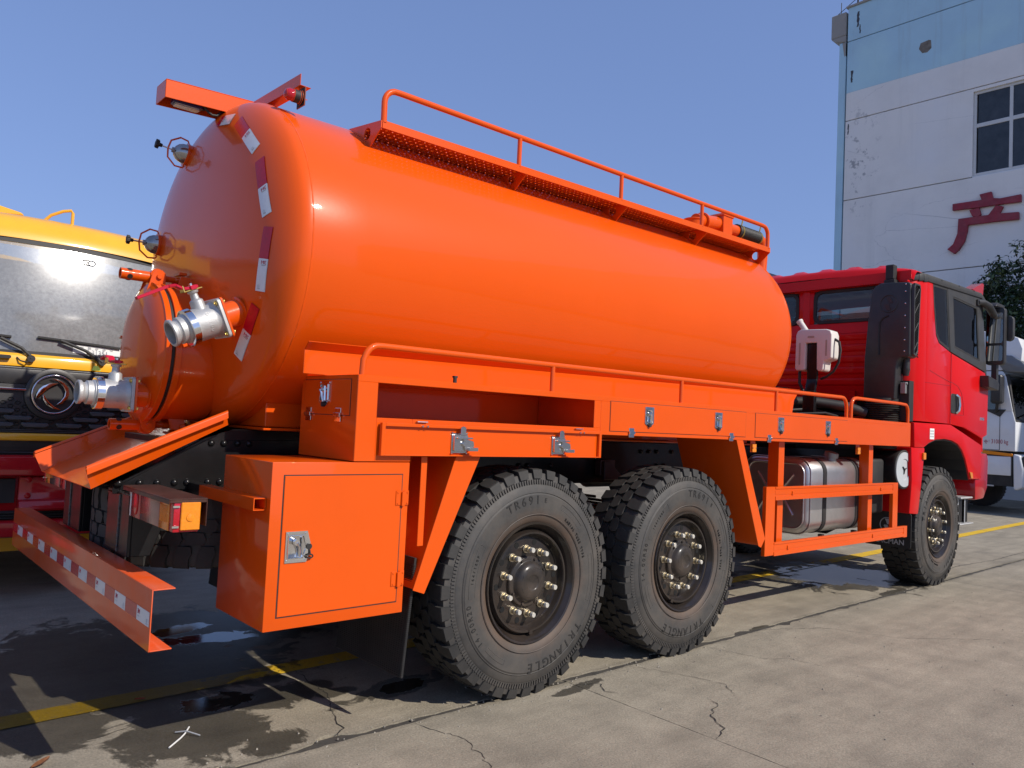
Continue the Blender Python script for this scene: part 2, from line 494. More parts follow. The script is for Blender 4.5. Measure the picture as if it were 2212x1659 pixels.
def concrete(name, line=False, flat=False):
    m, n, b = _new(name)
    L = n.links.new
    ge = nd(n, 'ShaderNodeNewGeometry')
    pos = ge.outputs['Position']
    def noise(sc, det=6, ro=0.6, dist=0.0):
        x = nd(n, 'ShaderNodeTexNoise', Scale=sc, Detail=float(det), Roughness=ro, Distortion=dist)
        L(pos, x.inputs['Vector'])
        return x.outputs['Fac']
    def remap(v, a, b_, c, d):
        mr = nd(n, 'ShaderNodeMapRange')
        for k, q in zip(('From Min', 'From Max', 'To Min', 'To Max'), (a, b_, c, d)):
            mr.inputs[k].default_value = q
        L(v, mr.inputs['Value'])
        return mr.outputs['Result']
    def mult(col, f):
        x = nd(n, 'ShaderNodeMix', data_type='RGBA', blend_type='MULTIPLY')
        x.inputs['Factor'].default_value = 1.0
        L(col, x.inputs['A']); L(f, x.inputs['B'])
        return x.outputs['Result']
    def blend(col, rgb, f):
        x = nd(n, 'ShaderNodeMix', data_type='RGBA')
        L(f, x.inputs['Factor']); L(col, x.inputs['A']); x.inputs['B'].default_value = (*rgb, 1)
        return x.outputs['Result']
    big = noise(0.55, 5, 0.6)
    mid = noise(3.2, 8, 0.68)
    fine = noise(95.0, 6, 0.8)
    speck = noise(170.0, 2, 0.5)
    base = nd(n, 'ShaderNodeRGB')
    base.outputs[0].default_value = (0.318, 0.278, 0.208, 1)
    col = base.outputs[0]
    col = mult(col, remap(big, 0.3, 0.7, 0.84, 1.10))
    col = mult(col, remap(mid, 0.3, 0.72, 0.78, 1.16))
    col = mult(col, remap(fine, 0.30, 0.70, 0.58, 1.40))
    col = blend(col, (0.42, 0.39, 0.33), remap(speck, 0.66, 0.74, 0.0, 0.55))
    # oil and rubber stains
    st = noise(1.15, 7, 0.62, 0.6)
    col = blend(col, (0.12, 0.105, 0.09), remap(st, 0.60, 0.76, 0.0, 0.55))
    # streaks along the lane
    mp = nd(n, 'ShaderNodeMapping'); mp.inputs['Scale'].default_value = (0.7, 5.0, 1.0); L(pos, mp.inputs['Vector'])
    sk = nd(n, 'ShaderNodeTexNoise', Scale=1.3, Detail=6.0, Roughness=0.6); L(mp.outputs[0], sk.inputs['Vector'])
    col = mult(col, remap(sk.outputs['Fac'], 0.4, 0.75, 1.04, 0.80))
    # pinholes
    vo = nd(n, 'ShaderNodeTexVoronoi', Scale=7.0); L(pos, vo.inputs['Vector'])
    # grime gathered along the lengthwise joint
    sx = nd(n, 'ShaderNodeSeparateXYZ'); L(pos, sx.inputs[0])
    sa = nd(n, 'ShaderNodeMath', operation='ADD'); L(sx.outputs['Y'], sa.inputs[0]); sa.inputs[1].default_value = 1.17
    sb = nd(n, 'ShaderNodeMath', operation='ABSOLUTE'); L(sa.outputs[0], sb.inputs[0])
    sc_ = nd(n, 'ShaderNodeMath', operation='MULTIPLY_ADD'); L(noise(3.5, 6, 0.7), sc_.inputs[0]); sc_.inputs[1].default_value = -0.12; L(sb.outputs[0], sc_.inputs[2])
    col = mult(col, remap(sc_.outputs[0], -0.075, 0.0, 0.55, 1.0))
    if line:
        yc = nd(n, 'ShaderNodeRGB'); yc.outputs[0].default_value = (0.72, 0.45, 0.022, 1)
        ycol = mult(yc.outputs[0], remap(fine, 0.28, 0.72, 0.72, 1.2))
        ycol = mult(ycol, remap(mid, 0.3, 0.72, 0.82, 1.1))
        wear = remap(noise(9.0, 8, 0.7), 0.57, 0.68, 0.0, 1.0)
        x = nd(n, 'ShaderNodeMix', data_type='RGBA')
        L(wear, x.inputs['Factor']); L(ycol, x.inputs['A']); L(col, x.inputs['B'])
        col = x.outputs['Result']
    wn_ = noise(4.2, 9, 0.68, 0.8)
    wet = blobs(n, pos, WET, wn_, 2.2, 0.90, 1.08)
    pud = blobs(n, pos, PUD, wn_, 2.6, 0.90, 1.02)
    col = mult(col, remap(wet, 0, 1, 1.0, 0.27))
    col = mult(col, remap(pud, 0, 1, 1.0, 0.45))
    L(col, b.inputs['Base Color'])
    rg = remap(mid, 0.3, 0.7, 0.78, 0.92)
    def lerp(a_socket, val, f):
        x = nd(n, 'ShaderNodeMix', data_type='FLOAT')
        L(f, x.inputs['Factor']); L(a_socket, x.inputs['A']); x.inputs['B'].default_value = val
        return x.outputs['Result']
    rg = lerp(rg, 0.50, wet)
    rg = lerp(rg, 0.035, pud)
    L(rg, b.inputs['Roughness'])
    h1 = nd(n, 'ShaderNodeMath', operation='MULTIPLY_ADD')
    L(mid, h1.inputs[0]); h1.inputs[1].default_value = 2.0; L(fine, h1.inputs[2])
    dist = nd(n, 'ShaderNodeMapRange'); L(pud, dist.inputs['Value'])
    dist.inputs['To Min'].default_value = 0.0034
    dist.inputs['To Max'].default_value = 0.00016
    bp = nd(n, 'ShaderNodeBump', Strength=1.0)
    L(h1.outputs[0], bp.inputs['Height']); L(dist.outputs['Result'], bp.inputs['Distance'])
    L(bp.outputs['Normal'], b.inputs['Normal'])
    L(lerp(remap(wet, 0, 1, 0.4, 0.22), 0.5, pud), b.inputs['Specular IOR Level'])
    return m

M['concrete'] = concrete('concrete')
M['line'] = concrete('worn_yellow_line_paint', line=True)
M['dirt'] = mat('joint_dirt', (0.030, 0.026, 0.022), 0.9, var=0.3, vscale=20, bump=0.003, bscale=60)

g = MB()
g.add([(-150, -150, -0.030), (250, -150, -0.030), (250, 250, -0.030), (-150, 250, -0.030)], [(0, 1, 2, 3)])
ground = g.build('ground', M['dirt'], kind='structure')
JX = [0.36 + 5.95 * k for k in range(-4, 9)]
JY = [-1.17 + 4.1 * k for k in range(-6, 6)]
def edge_noise(seed):
    rn = random.Random(seed)
    ph = [rn.uniform(0, 6.28) for _ in range(5)]
    def f(t):
        v = 0.35 * math.sin(t * 2.1 + ph[0]) + 0.3 * math.sin(t * 5.7 + ph[1]) + 0.25 * math.sin(t * 13.3 + ph[2]) + 0.3 * math.sin(t * 31 + ph[3]) + 0.2 * math.sin(t * 67 + ph[4])
        return v
    return f
for i in range(len(JX) - 1):
    for j in range(len(JY) - 1):
        x0, x1, y0, y1 = JX[i], JX[i + 1], JY[j], JY[j + 1]
        near = -7 < x0 < 13 and -6 < y0 < 4
        step = 0.045 if near else 1.5
        rn = random.Random(i * 100 + j)
        loop = []
        def gap(ax, idx):      # half-width of the joint
            wide = (ax == 'y' and idx == 6)
            return 0.022 if wide else 0.005
        fS, fN, fW, fE = [edge_noise(i * 977 + j * 131 + q) for q in range(4)]
        def chip(f, t, wdt):
            v = wdt * (1 + 0.55 * f(t))
            if wdt > 0.008 and f(t * 0.37 + 3) > 0.62:
                v += 0.05 * (f(t * 0.37 + 3) - 0.62) * 2
            return max(0.002, v)
        nx = max(2, int((x1 - x0) / step)); ny = max(2, int((y1 - y0) / step))
        for q in range(nx):
            t = x0 + (x1 - x0) * q / nx
            loop.append((t, y0 + chip(fS, t, gap('y', j))))
        for q in range(ny):
            t = y0 + (y1 - y0) * q / ny
            loop.append((x1 - chip(fE, t, gap('x', i + 1)), t))
        for q in range(nx):
            t = x1 - (x1 - x0) * q / nx
            loop.append((t, y1 - chip(fN, t, gap('y', j + 1))))
        for q in range(ny):
            t = y1 - (y1 - y0) * q / ny
            loop.append((x0 + chip(fW, t, gap('x', i)), t))
        # clear the corners of doubled points
        zt = rn.uniform(-0.003, 0.0) if near else rn.uniform(-0.005, 0)
        if (i, j) in ((3, 5), (4, 5), (3, 6), (4, 6)): zt = {(3, 5): 0.0, (4, 5): -0.002, (3, 6): -0.001, (4, 6): 0.0}[(i, j)]
        mb = MB()
        nn = len(loop)
        mb.add([(p[0], p[1], zt) for p in loop] + [(p[0], p[1], -0.028) for p in loop],
               [tuple(range(nn))] + [(q, (q + 1) % nn, nn + (q + 1) % nn, nn + q) for q in range(nn)])
        mb.build('slab', M['concrete'], ground, recalc=False, angle=30)

# old mortar that fills the lengthwise joint
jf = MB()
jf.add([(JX[0], -1.23, -0.0075), (JX[-1], -1.23, -0.0075), (JX[-1], -1.11, -0.0075), (JX[0], -1.11, -0.0075)], [(0, 1, 2, 3)])
jf.build('joint_filler', mat('joint_mortar', (0.055, 0.049, 0.041), 0.9, var=0.35, vscale=14, bump=0.006, bscale=45), ground, recalc=False)
# distant yard beyond the slabs
far = MB()
far.add([(JX[-1] + .02, -150, -0.004), (250, -150, -0.004), (250, 250, -0.004), (JX[-1] + .02, 250, -0.004)], [(0, 1, 2, 3)])
far.add([(JX[0] - .02, JY[-1] + .02, -0.004), (JX[-1], JY[-1] + .02, -0.004), (JX[-1], 250, -0.004), (JX[0] - .02, 250, -0.004)], [(0, 1, 2, 3)])
far.add([(JX[0] - .02, -150, -0.004), (JX[-1], -150, -0.004), (JX[-1], JY[0] - .02, -0.004), (JX[0] - .02, JY[0] - .02, -0.004)], [(0, 1, 2, 3)])
far.add([(-150, -150, -0.004), (JX[0] - .04, -150, -0.004), (JX[0] - .04, 250, -0.004), (-150, 250, -0.004)], [(0, 1, 2, 3)])
far.build('pavement', M['concrete'], kind='structure', recalc=False)

# yellow line, broken at each slab joint
lm = MB()
def line_y(x): return -0.15 + 0.0285 * (x + 2.25)
xs = [-14.0] + [x for x in JX if -14 < x < 40] + [40]
for a, b2 in zip(xs, xs[1:]):
    a += 0.006; b2 -= 0.006
    n_ = max(2, int((b2 - a) / 0.06)) if a < 14 else 6
    ff, fg = edge_noise(int(a * 10) + 5), edge_noise(int(a * 10) + 77)
    vs = []
    for q in range(n_ + 1):
        x = a + (b2 - a) * q / n_
        vs += [(x, line_y(x) - 0.08 + 0.004 * ff(x), 0.004), (x, line_y(x) + 0.08 + 0.004 * fg(x), 0.004)]
    lm.add(vs, [(2 * q, 2 * q + 2, 2 * q + 3, 2 * q + 1) for q in range(n_)])
lo = lm.build('parking_line', M['line'], kind='structure', recalc=False)

def crack(pts, w, seed):
    rn = random.Random(seed)
    P = []
    for (ax, ay), (bx, by) in zip(pts, pts[1:]):
        k = max(2, int(math.hypot(bx - ax, by - ay) / 0.025))
        for q in range(k):
            t = q / k
            P.append((ax + (bx - ax) * t + rn.gauss(0, 0.006), ay + (by - ay) * t + rn.gauss(0, 0.006)))
    P.append(pts[-1])
    vs = []
    for i, p in enumerate(P):
        a = P[max(0, i - 1)]; b_ = P[min(len(P) - 1, i + 1)]
        dx, dy = b_[0] - a[0], b_[1] - a[1]
        l = math.hypot(dx, dy) or 1
        ww = w * rn.uniform(0.25, 1.0) * min(1, 0.25 + min(i, len(P) - 1 - i) / 4)
        vs += [(p[0] - dy / l * ww, p[1] + dx / l * ww, 0.0014), (p[0] + dy / l * ww, p[1] - dx / l * ww, 0.0014)]
    mb = MB()
    mb.add(vs, [(2 * i, 2 * i + 1, 2 * i + 3, 2 * i + 2) for i in range(len(P) - 1)])
    o = mb.build('crack', M['dirt'], ground, recalc=False)
    return o
crack([(-1.10, -1.19), (-1.07, -1.10), (-1.02, -1.06), (-1.0, -0.95), (-0.86, -0.6), (-0.83, -0.2), (-0.9, 0.2)], 0.004, 1)
crack([(-0.72, -1.2), (-0.62, -1.5), (-0.74, -1.85), (-0.8, -2.2)], 0.003, 2)
crack([(0.36, -2.2), (0.52, -2.13), (0.62, -1.98), (0.78, -1.93), (0.83, -1.84)], 0.0035, 3)
crack([(0.9, -1.2), (1.05, -1.5), (1.12, -1.75), (1.0, -1.9)], 0.0022, 4)
crack([(1.7, -1.2), (1.8, -1.6), (1.95, -1.7), (2.0, -2.0)], 0.002, 5)
crack([(0.35, -1.25), (0.5, -1.33), (0.42, -1.42), (0.46, -1.5)], 0.004, 6)
crack([(6.35, -0.95), (7.5, -0.9), (8.6, -0.98), (10.2, -0.95), (13, -1.05)], 0.006, 7)
crack([(2.4, -1.15), (3.0, -1.45), (3.2, -1.9), (3.9, -2.4)], 0.0022, 8)

# loose things on the slab
def strip(name, pts, w, m, label, cat, z=0.004):
    mb = MB()
    c = V((pts[0][0], pts[0][1], 0))
    mb.tube([V((p[0], p[1], z + 0.002 + (p[2] if len(p) > 2 else 0))) - c for p in pts], w, 6)
    o = mb.build(name, m)
    o.location = c
    tag(o, label, cat)
strip('cable_tie', [(-1.60, -0.68, 0.006), (-1.64, -0.74, 0.004), (-1.67, -0.77), (-1.74, -0.84)], 0.0035, M['paper'], 'long white plastic strip bent on the wet concrete below the bumper', 'plastic strip')
strip('cable_tie', [(-1.665, -0.69), (-1.63, -0.735, 0.012), (-1.59, -0.79, 0.002)], 0.003, M['grey_print'], 'short grey plastic strip lying across the white strip on the concrete', 'plastic strip')
lf = MB()
lf.grid(lambda u, v: V(((u - .5) * .09, (v - .5) * .035 * (1 - (2 * u - 1) ** 2 * .85), 0.004 + 0.012 * abs(v - .5) + 0.01 * u * u)), 8, 4)
o = lf.build('dead_leaf', mat('dead_leaf_brown', (0.16, 0.06, 0.02), 0.7, var=0.3, vscale=40), recalc=False)
o.location = (-2.2, -0.71, 0.002); o.rotation_euler = (0, 0, 0.6)
tag(o, 'curled brown dead leaf on the concrete at the near left corner', 'leaf')
lf = MB()
lf.grid(lambda u, v: V(((u - .5) * .05, (v - .5) * .022 * (1 - (2 * u - 1) ** 2 * .85), 0.003 + 0.006 * abs(v - .5))), 8, 4)
o = lf.build('dead_leaf', mat('dead_leaf_red', (0.35, 0.05, 0.02), 0.7, var=0.3, vscale=40), recalc=False)
o.location = (-1.67, -0.19, 0.006); o.rotation_euler = (0, 0, -0.3)
tag(o, 'small reddish leaf lying on the yellow line', 'leaf')
# grit: stuff
gr = MB()
rn = random.Random(5)
for q in range(420):
    x = rn.uniform(-2.2, 6.0); y = rn.uniform(-3.2, -0.9) if rn.random() < .7 else rn.gauss(-1.2, 0.08)
    if q < 120: x = rn.uniform(-2, 1.5); y = rn.gauss(-1.22, 0.1)
    s_ = rn.uniform(0.0015, 0.0055)
    a = rn.uniform(0, 3)
    top = [(x + s_ * rn.uniform(.5, .9) * math.cos(a + k * 1.57), y + s_ * rn.uniform(.5, .9) * math.sin(a + k * 1.57), s_ * rn.uniform(.6, 1.1)) for k in range(4)]
    bot = [(x + s_ * 1.2 * math.cos(a + k * 1.57), y + s_ * 1.2 * math.sin(a + k * 1.57), -0.001) for k in range(4)]
    gr.solid(top, bot)
gr.build('grit', mat('grit_stone', (0.30, 0.27, 0.22), 0.8, var=0.5, vscale=15), kind='stuff')

# ================================================================== ORANGE TANKER TRUCK
truck = thing('tanker_truck', 'orange vacuum tanker truck with a red cab parked in the middle of the yard', 'truck')

# ------------------------------------------------------------------ tank
TA, TB, X0, X1 = 1.04, 0.895, -1.32, 3.06
def tz(x): return 2.275 + 0.0105 * (x - X0)
def head_x(rho, h=0.2): return h * math.sqrt(max(0.0, 1 - rho ** 3))
prof = []
for r in (0.0, 0.12, 0.25, 0.38, 0.5, 0.6, 0.68, 0.75, 0.81, 0.86, 0.90, 0.935, 0.96, 0.98, 0.992):
    prof.append((X0 - head_x(r), r))
nb = 14
for i in range(nb + 1):
    prof.append((X0 + (X1 - X0) * i / nb, 1.0))
for r in (0.992, 0.98, 0.96, 0.935, 0.90, 0.86, 0.81, 0.75, 0.6, 0.4, 0.2, 0.0):
    prof.append((X1 + head_x(r), r))
def tank_pt(x, rho, a, off=0.0):
    return V((x, -(TA * rho + off) * math.cos(a), tz(x) + (TB * rho + off) * math.sin(a)))
def head_pt(y, z, off=0.0):
    """point on the rear head"""
    rho = math.hypot(y / TA, (z - tz(X0)) / TB)
    if rho >= 0.999:
        k = 0.999 / rho; y *= k; z = tz(X0) + (z - tz(X0)) * k; rho = 0.999
    return V((X0 - head_x(rho) - off, y, z))
mb = MB()
NU = 96
def tf(u, v):
    k = min(len(prof) - 1, int(round(v * (len(prof) - 1))))
    x, r = prof[k]
    return tank_pt(x, max(r, 0.001), 2 * math.pi * u)
mb.grid(tf, NU, len(prof) - 1, closed_u=True)
tank = mb.build('tank', M['orange_tank'], truck, angle=60)
for xs in (X0 + 0.005, X1 - 0.005):
    mb = MB()
    mb.tube([tank_pt(xs, 1.0, 2 * math.pi * k / 180, -0.0025 + 0.0008 * math.sin(k * 2.3)) for k in range(180)], 0.0052, 6, closed=True)
    mb.build('weld_seam', M['orange_tank'], tank, angle=60)
# grime on the head where the beam shades it is left to the light

# reflective tape on the rear head: red then white, with a small print block
def tape(p0, p1, w, m, mark):
    """strip from p0 to p1 (y,z on head) of half width w"""
    p0 = V((p0[0], p0[1])); p1 = V((p1[0], p1[1]))
    d = (p1 - p0).normalized(); n_ = V((-d.y, d.x))
    mb = MB()
    def fn(u, v, off=0.0035):
        q = p0.lerp(p1, v) + n_ * (u * 2 - 1) * w
        return head_pt(q.x, q.y, off)
    mb.grid(lambda u, v: fn(u, v), 5, 10)
    k = len(mb.v)
    mb.grid(lambda u, v: fn(u, v, 0.0005), 5, 10)
    o = mb.build('reflective_tape', m, tank, angle=60)
    if mark:
        t = MB()
        def slab_(u0, u1, v0, v1, mi):
            t.cur = mi
            t.grid(lambda u, v: fn(u0 + (u1 - u0) * u, v0 + (v1 - v0) * v, 0.0048), 1, 1)
        # '3M' block drawn with small bars, then a faint certificate mark
        def ch(bits, u0, v0, du, dv, mi):
            for r_, row in enumerate(bits):
                for c_, b_ in enumerate(row):
                    if b_ == '#':
                        slab_(u0 + c_ * du, u0 + (c_ + 1) * du, v0 + r_ * dv, v0 + (r_ + 1) * dv, mi)
        ch(['##.', '..#', '.#.', '..#', '##.'], 0.12, 0.06, 0.07, 0.022, 0)
        ch(['#...#', '##.##', '#.#.#', '#...#', '#...#'], 0.36, 0.06, 0.06, 0.022, 0)
        slab_(0.14, 0.62, 0.19, 0.215, 1)
        for a in range(8):
            slab_(0.66 + 0.10 * math.cos(a * .785), 0.71 + 0.10 * math.cos(a * .785), 0.84 + 0.036 * math.sin(a * .785), 0.855 + 0.036 * math.sin(a * .785), 1)
        slab_(0.52, 0.80, 0.905, 0.93, 1)
        t.build('tape_print', [M['ink_red'], M['grey_print']], tank, angle=60, kind='stuff')
TP = [((-0.10, 3.045), (-0.155, 3.036), (-0.283, 3.013)),
      ((-0.372, 2.978), (-0.513, 2.873), (-0.652, 2.760)),
      ((-0.708, 2.696), (-0.776, 2.548), (-0.838, 2.40)),
      ((-0.858, 2.340), (-0.838, 2.190), (-0.812, 2.038)),
      ((-0.775, 1.972), (-0.696, 1.852), (-0.595, 1.732))]
for a, b_, c_ in TP:
    tape(a, b_, 0.031, M['tape_red'], False)
    tape(b_, c_, 0.031, M['tape_white'], True)

# scratch of wrinkled paint film near the beam root, ring handle on the crown
mb = MB()
hx = 0.93
mb.tube([(hx - 0.07, -0.36, 3.125)] + [(hx - 0.07 + 0.14 * i / 6, -0.36, 3.165 + 0.012 * math.sin(math.pi * i / 6)) for i in range(7)] + [(hx + 0.07, -0.36, 3.125)], 0.008, 8)
mb.build('lid_handle', M['orange'], tank)

# ------------------------------------------------------------------ catwalks along both shoulders of the tank
def cz(x): return 3.034 + 0.0128 * (x + 0.86)
def catwalk(mir):
    root = MB(mir)
    xa, xb = -0.86, 3.03
    yo, yi = -0.84, -0.53
    # perforated anti-slip floor: one slotted cell after another
    nx_, ny_ = 108, 8
    for i in range(nx_):
        for j in range(ny_):
            x0 = xa + (xb - xa) * i / nx_; x1 = xa + (xb - xa) * (i + 1) / nx_
            y0 = yo + (yi - yo) * j / ny_; y1 = yo + (yi - yo) * (j + 1) / ny_
            xm, ym = (x0 + x1) / 2, (y0 + y1) / 2
            a = R(40 if (i + j) % 2 else -40)
            out = [(x0, y0), (xm, y0), (x1, y0), (x1, ym), (x1, y1), (xm, y1), (x0, y1), (x0, ym)]
            inn = []
            for k in range(8):
                t = R(-135 + 45 * k)
                u_, w_ = .0105 * math.cos(t - a), .0050 * math.sin(t - a)
                inn.append((xm + u_ * math.cos(a) - w_ * math.sin(a), ym + u_ * math.sin(a) + w_ * math.cos(a)))
            zt_ = cz(xm) - .004
            vs = [(p[0], p[1], cz(p[0]) - .004) for p in out] + [(p[0], p[1], cz(p[0]) - .004) for p in inn] + [(p[0], p[1], cz(p[0]) - .008) for p in out] + [(p[0], p[1], cz(p[0]) - .0095) for p in inn]
            fs = []
            for k in range(8):
                l = (k + 1) % 8
                fs += [(k, l, 8 + l, 8 + k), (16 + l, 16 + k, 24 + k, 24 + l), (8 + k, 8 + l, 24 + l, 24 + k)]
            root.add(vs, fs)
    # downturned outer lip
    root.solid([(xa, yo - 0.004, cz(xa)), (xb, yo - 0.004, cz(xb)), (xb, yo, cz(xb)), (xa, yo, cz(xa))],
               [(xa, yo - 0.004, cz(xa) - 0.042), (xb, yo - 0.004, cz(xb) - 0.042), (xb, yo, cz(xb) - 0.042), (xa, yo, cz(xa) - 0.042)])
    cw = root.build('catwalk', M['orange'], truck, recalc=False, angle=25)
    # bracket plates with a round hole
    for xp in (-0.866, 0.175, 1.14, 2.10, 3.034):
        z0 = cz(xp)
        br = MB(mir)
        def surf(y): return tz(xp) + TB * math.sqrt(max(0, 1 - (y / TA) ** 2))
        yt = -0.735
        outer = [(yo - 0.002, z0 - 0.003), (-0.50, surf(-0.50) + 0.004), (-0.60, surf(-0.60)), (-0.67, surf(-0.67)), (yt, surf(yt) - 0.004), (yo - 0.002, z0 - 0.042)]
        if abs(xp + 0.866) > 0.01 and abs(xp - 3.034) > 0.01:
            outer[0] = (yo + 0.004, z0 - 0.010); outer[1] = (-0.535, z0 - 0.010)
        # triangulated fan around the hole
        hc = (-0.705, surf(-0.705) + 0.052)
        hr = 0.034
        N = 24
        ring = [(hc[0] + hr * math.cos(2 * math.pi * k / N), hc[1] + hr * math.sin(2 * math.pi * k / N)) for k in range(N)]
        def ray_out(a):
            dx, dy = math.cos(a), math.sin(a)
            best = 9
            for i in range(len(outer)):
                p, q_ = outer[i], outer[(i + 1) % len(outer)]
                ex, ey = q_[0] - p[0], q_[1] - p[1]
                den = dx * ey - dy * ex
                if abs(den) < 1e-9: continue
                t = ((p[0] - hc[0]) * ey - (p[1] - hc[1]) * ex) / den
                u_ = ((p[0] - hc[0]) * dy - (p[1] - hc[1]) * dx) / den
                if t > 0 and -1e-6 <= u_ <= 1 + 1e-6: best = min(best, t)
            return (hc[0] + dx * best, hc[1] + dy * best)
        angs = sorted([2 * math.pi * k / N for k in range(N)] + [math.atan2(p[1] - hc[1], p[0] - hc[0]) % (2 * math.pi) for p in outer])
        lo_ = [ray_out(a) for a in angs]
        li = [(hc[0] + hr * math.cos(a), hc[1] + hr * math.sin(a)) for a in angs]
        ring_frame(br, lo_, li, 'x', xp - 0.003, xp + 0.003)
        br.build('bracket', M['orange'], cw)
    # handrail and posts
    yr = -0.832
    def zr(x): return 3.212 + 0.0105 * (x + 0.8)
    pts = [(xa + 0.012, yr, cz(xa) - 0.01), (xa + 0.010, yr, zr(xa) - 0.075)]
    for i in range(1, 6):
        a = R(180 - 90 * i / 6)
        pts.append((xa + 0.085 + 0.075 * math.cos(a), yr, zr(xa) - 0.075 + 0.075 * math.sin(a)))
    pts += [(xa + 0.10, yr, zr(xa)), (1.0, yr, zr(1.0)), (xb - 0.12, yr, zr(xb) + 0.004)]
    for i in range(1, 6):
        a = R(90 - 90 * i / 6)
        pts.append((xb - 0.098 + 0.075 * math.cos(a), yr, zr(xb) - 0.072 + 0.075 * math.sin(a)))
    pts += [(xb - 0.024, yr, zr(xb) - 0.08), (xb - 0.024, yr, cz(xb) - 0.01)]
    hr_ = MB(mir); hr_.tube(pts, 0.0165, 12); hr_.build('handrail', M['orange'], cw)
    for xp in (0.118, 1.075, 2.035):
        p = MB(mir); p.cyl((xp, yr, cz(xp) - 0.01), (xp, yr, zr(xp) - 0.005), 0.0145, n=12); p.build('handrail_post', M['orange'], cw)
    return cw
catwalk(False); catwalk(True)

# ------------------------------------------------------------------ rear light beams on the crown (a T of folded sheet)
bm_ = MB()
def beam_profile(mb, p0, p1, side, w, h, cap):
    """open channel (top, two flanges) from p0 to p1, side = unit vector across"""
    p0 = V(p0); p1 = V(p1); s_ = V(side).normalized(); t = 0.004
    up = V((0, 0, 1))
    mb.slab([p0, p1, p1 + s_ * w, p0 + s_ * w], -up * t)
    mb.slab([p0 - up * t, p1 - up * t, p1 - up * h, p0 - up * h], s_ * t)
    mb.slab([p0 + s_ * (w - t) - up * t, p1 + s_ * (w - t) - up * t, p1 + s_ * (w - t) - up * h, p0 + s_ * (w - t) - up * h], s_ * t)
    if cap:
        d = (p1 - p0).normalized()
        mb.slab([p0 + s_ * t - up * t, p0 + s_ * (w - t) - up * t, p0 + s_ * (w - t) - up * h, p0 + s_ * t - up * h], d * t)
beam_profile(bm_, (-1.715, -0.06, 3.208), (-1.20, -0.06, 3.236), (0, 1, 0), 0.155, 0.100, True)
# the arm that carries the red lamp: an angle standing on the tank, pointing to the near side
pA, pB = V((-1.235, -0.02, 3.238)), V((-1.245, -0.655, 3.212))
bm_.slab([pA, pB, pB + V((0, 0, -0.062)), pA + V((0, 0, -0.062))], (0.004, 0, 0))
bm_.slab([pA + V((0.004, 0, -0.062)), pB + V((0.004, 0, -0.062)), pB + V((0.062, 0, -0.062)), pA + V((0.062, 0, -0.062))], (0, 0, 0.004))
pC = V((-1.235, 0.10, 3.238)); pD = V((-1.245, 0.66, 3.212))
bm_.slab([pC, pD, pD + V((0, 0, -0.062)), pC + V((0, 0, -0.062))], (0.004, 0, 0))
bm_.slab([pC + V((0.004, 0, -0.062)), pD + V((0.004, 0, -0.062)), pD + V((0.062, 0, -0.062)), pC + V((0.062, 0, -0.062))], (0, 0, 0.004))
bm_.box(-1.24, -1.12, 0.0, 0.08, 3.08, 3.20)
beam = bm_.build('light_beam', M['orange'], truck, bevel=0.002)
wl = MB()
wl.prism(rrect(-1.655, -1.50, -0.02, 0.055, 0.015), 'z', 3.118, 3.150)
wl.cur = 1
wl.prism(rrect(-1.645, -1.512, -0.010, 0.045, 0.012), 'z', 3.108, 3.1175)
wl.cur = 2
wl.box(-1.505, -1.480, 0.005, 0.03, 3.125, 3.185)
wl.build('work_light', [mat('work_lamp_body', (0.05, 0.04, 0.16), 0.35, coat=0.5), M['lens_clear'], M['black_flat']], beam, bevel=0.0015)
cb = MB()
cb.tube([(-1.575, 0.0, 3.165), (-1.55, -0.02, 3.17), (-1.525, -0.025, 3.15), (-1.504, -0.03, 3.133), (-1.477, -0.03, 3.107), (-1.455, -0.03, 3.096), (-1.43, -0.03, 3.100), (-1.411, -0.03, 3.12), (-1.39, -.03, 3.14)], 0.0072, 8)
cb.build('cable', M['black_flat'], beam)
def red_lamp(mir):
    b_ = MB(mir)
    b_.box(-1.225, -1.221, -0.665, -0.60, 3.055, 3.15)
    b_.cur = 1
    b_.lathe([(0, .036), (.006, .04), (.012, .033), (.045, .033), (.047, .030)], (-1.226, -0.632, 3.095), (-1, 0, 0), 20)
    b_.box(-1.226, -1.220, -0.676, -0.588, 3.046, 3.144)
    b_.cur = 2
    b_.lathe([(.047, .031), (.070, .030), (.084, .022), (.090, .008), (.0905, .0)], (-1.226, -0.632, 3.095), (-1, 0, 0), 20)
    b_.cur = 3
    b_.cyl((-1.22, -0.632, 3.095), (-1.19, -0.632, 3.095), 0.003, n=6)
    b_.build('marker_lamp', [M['orange'], M['black_flat'], M['lens_red'], M['steel']], beam, bevel=0.001)
red_lamp(False); red_lamp(True)

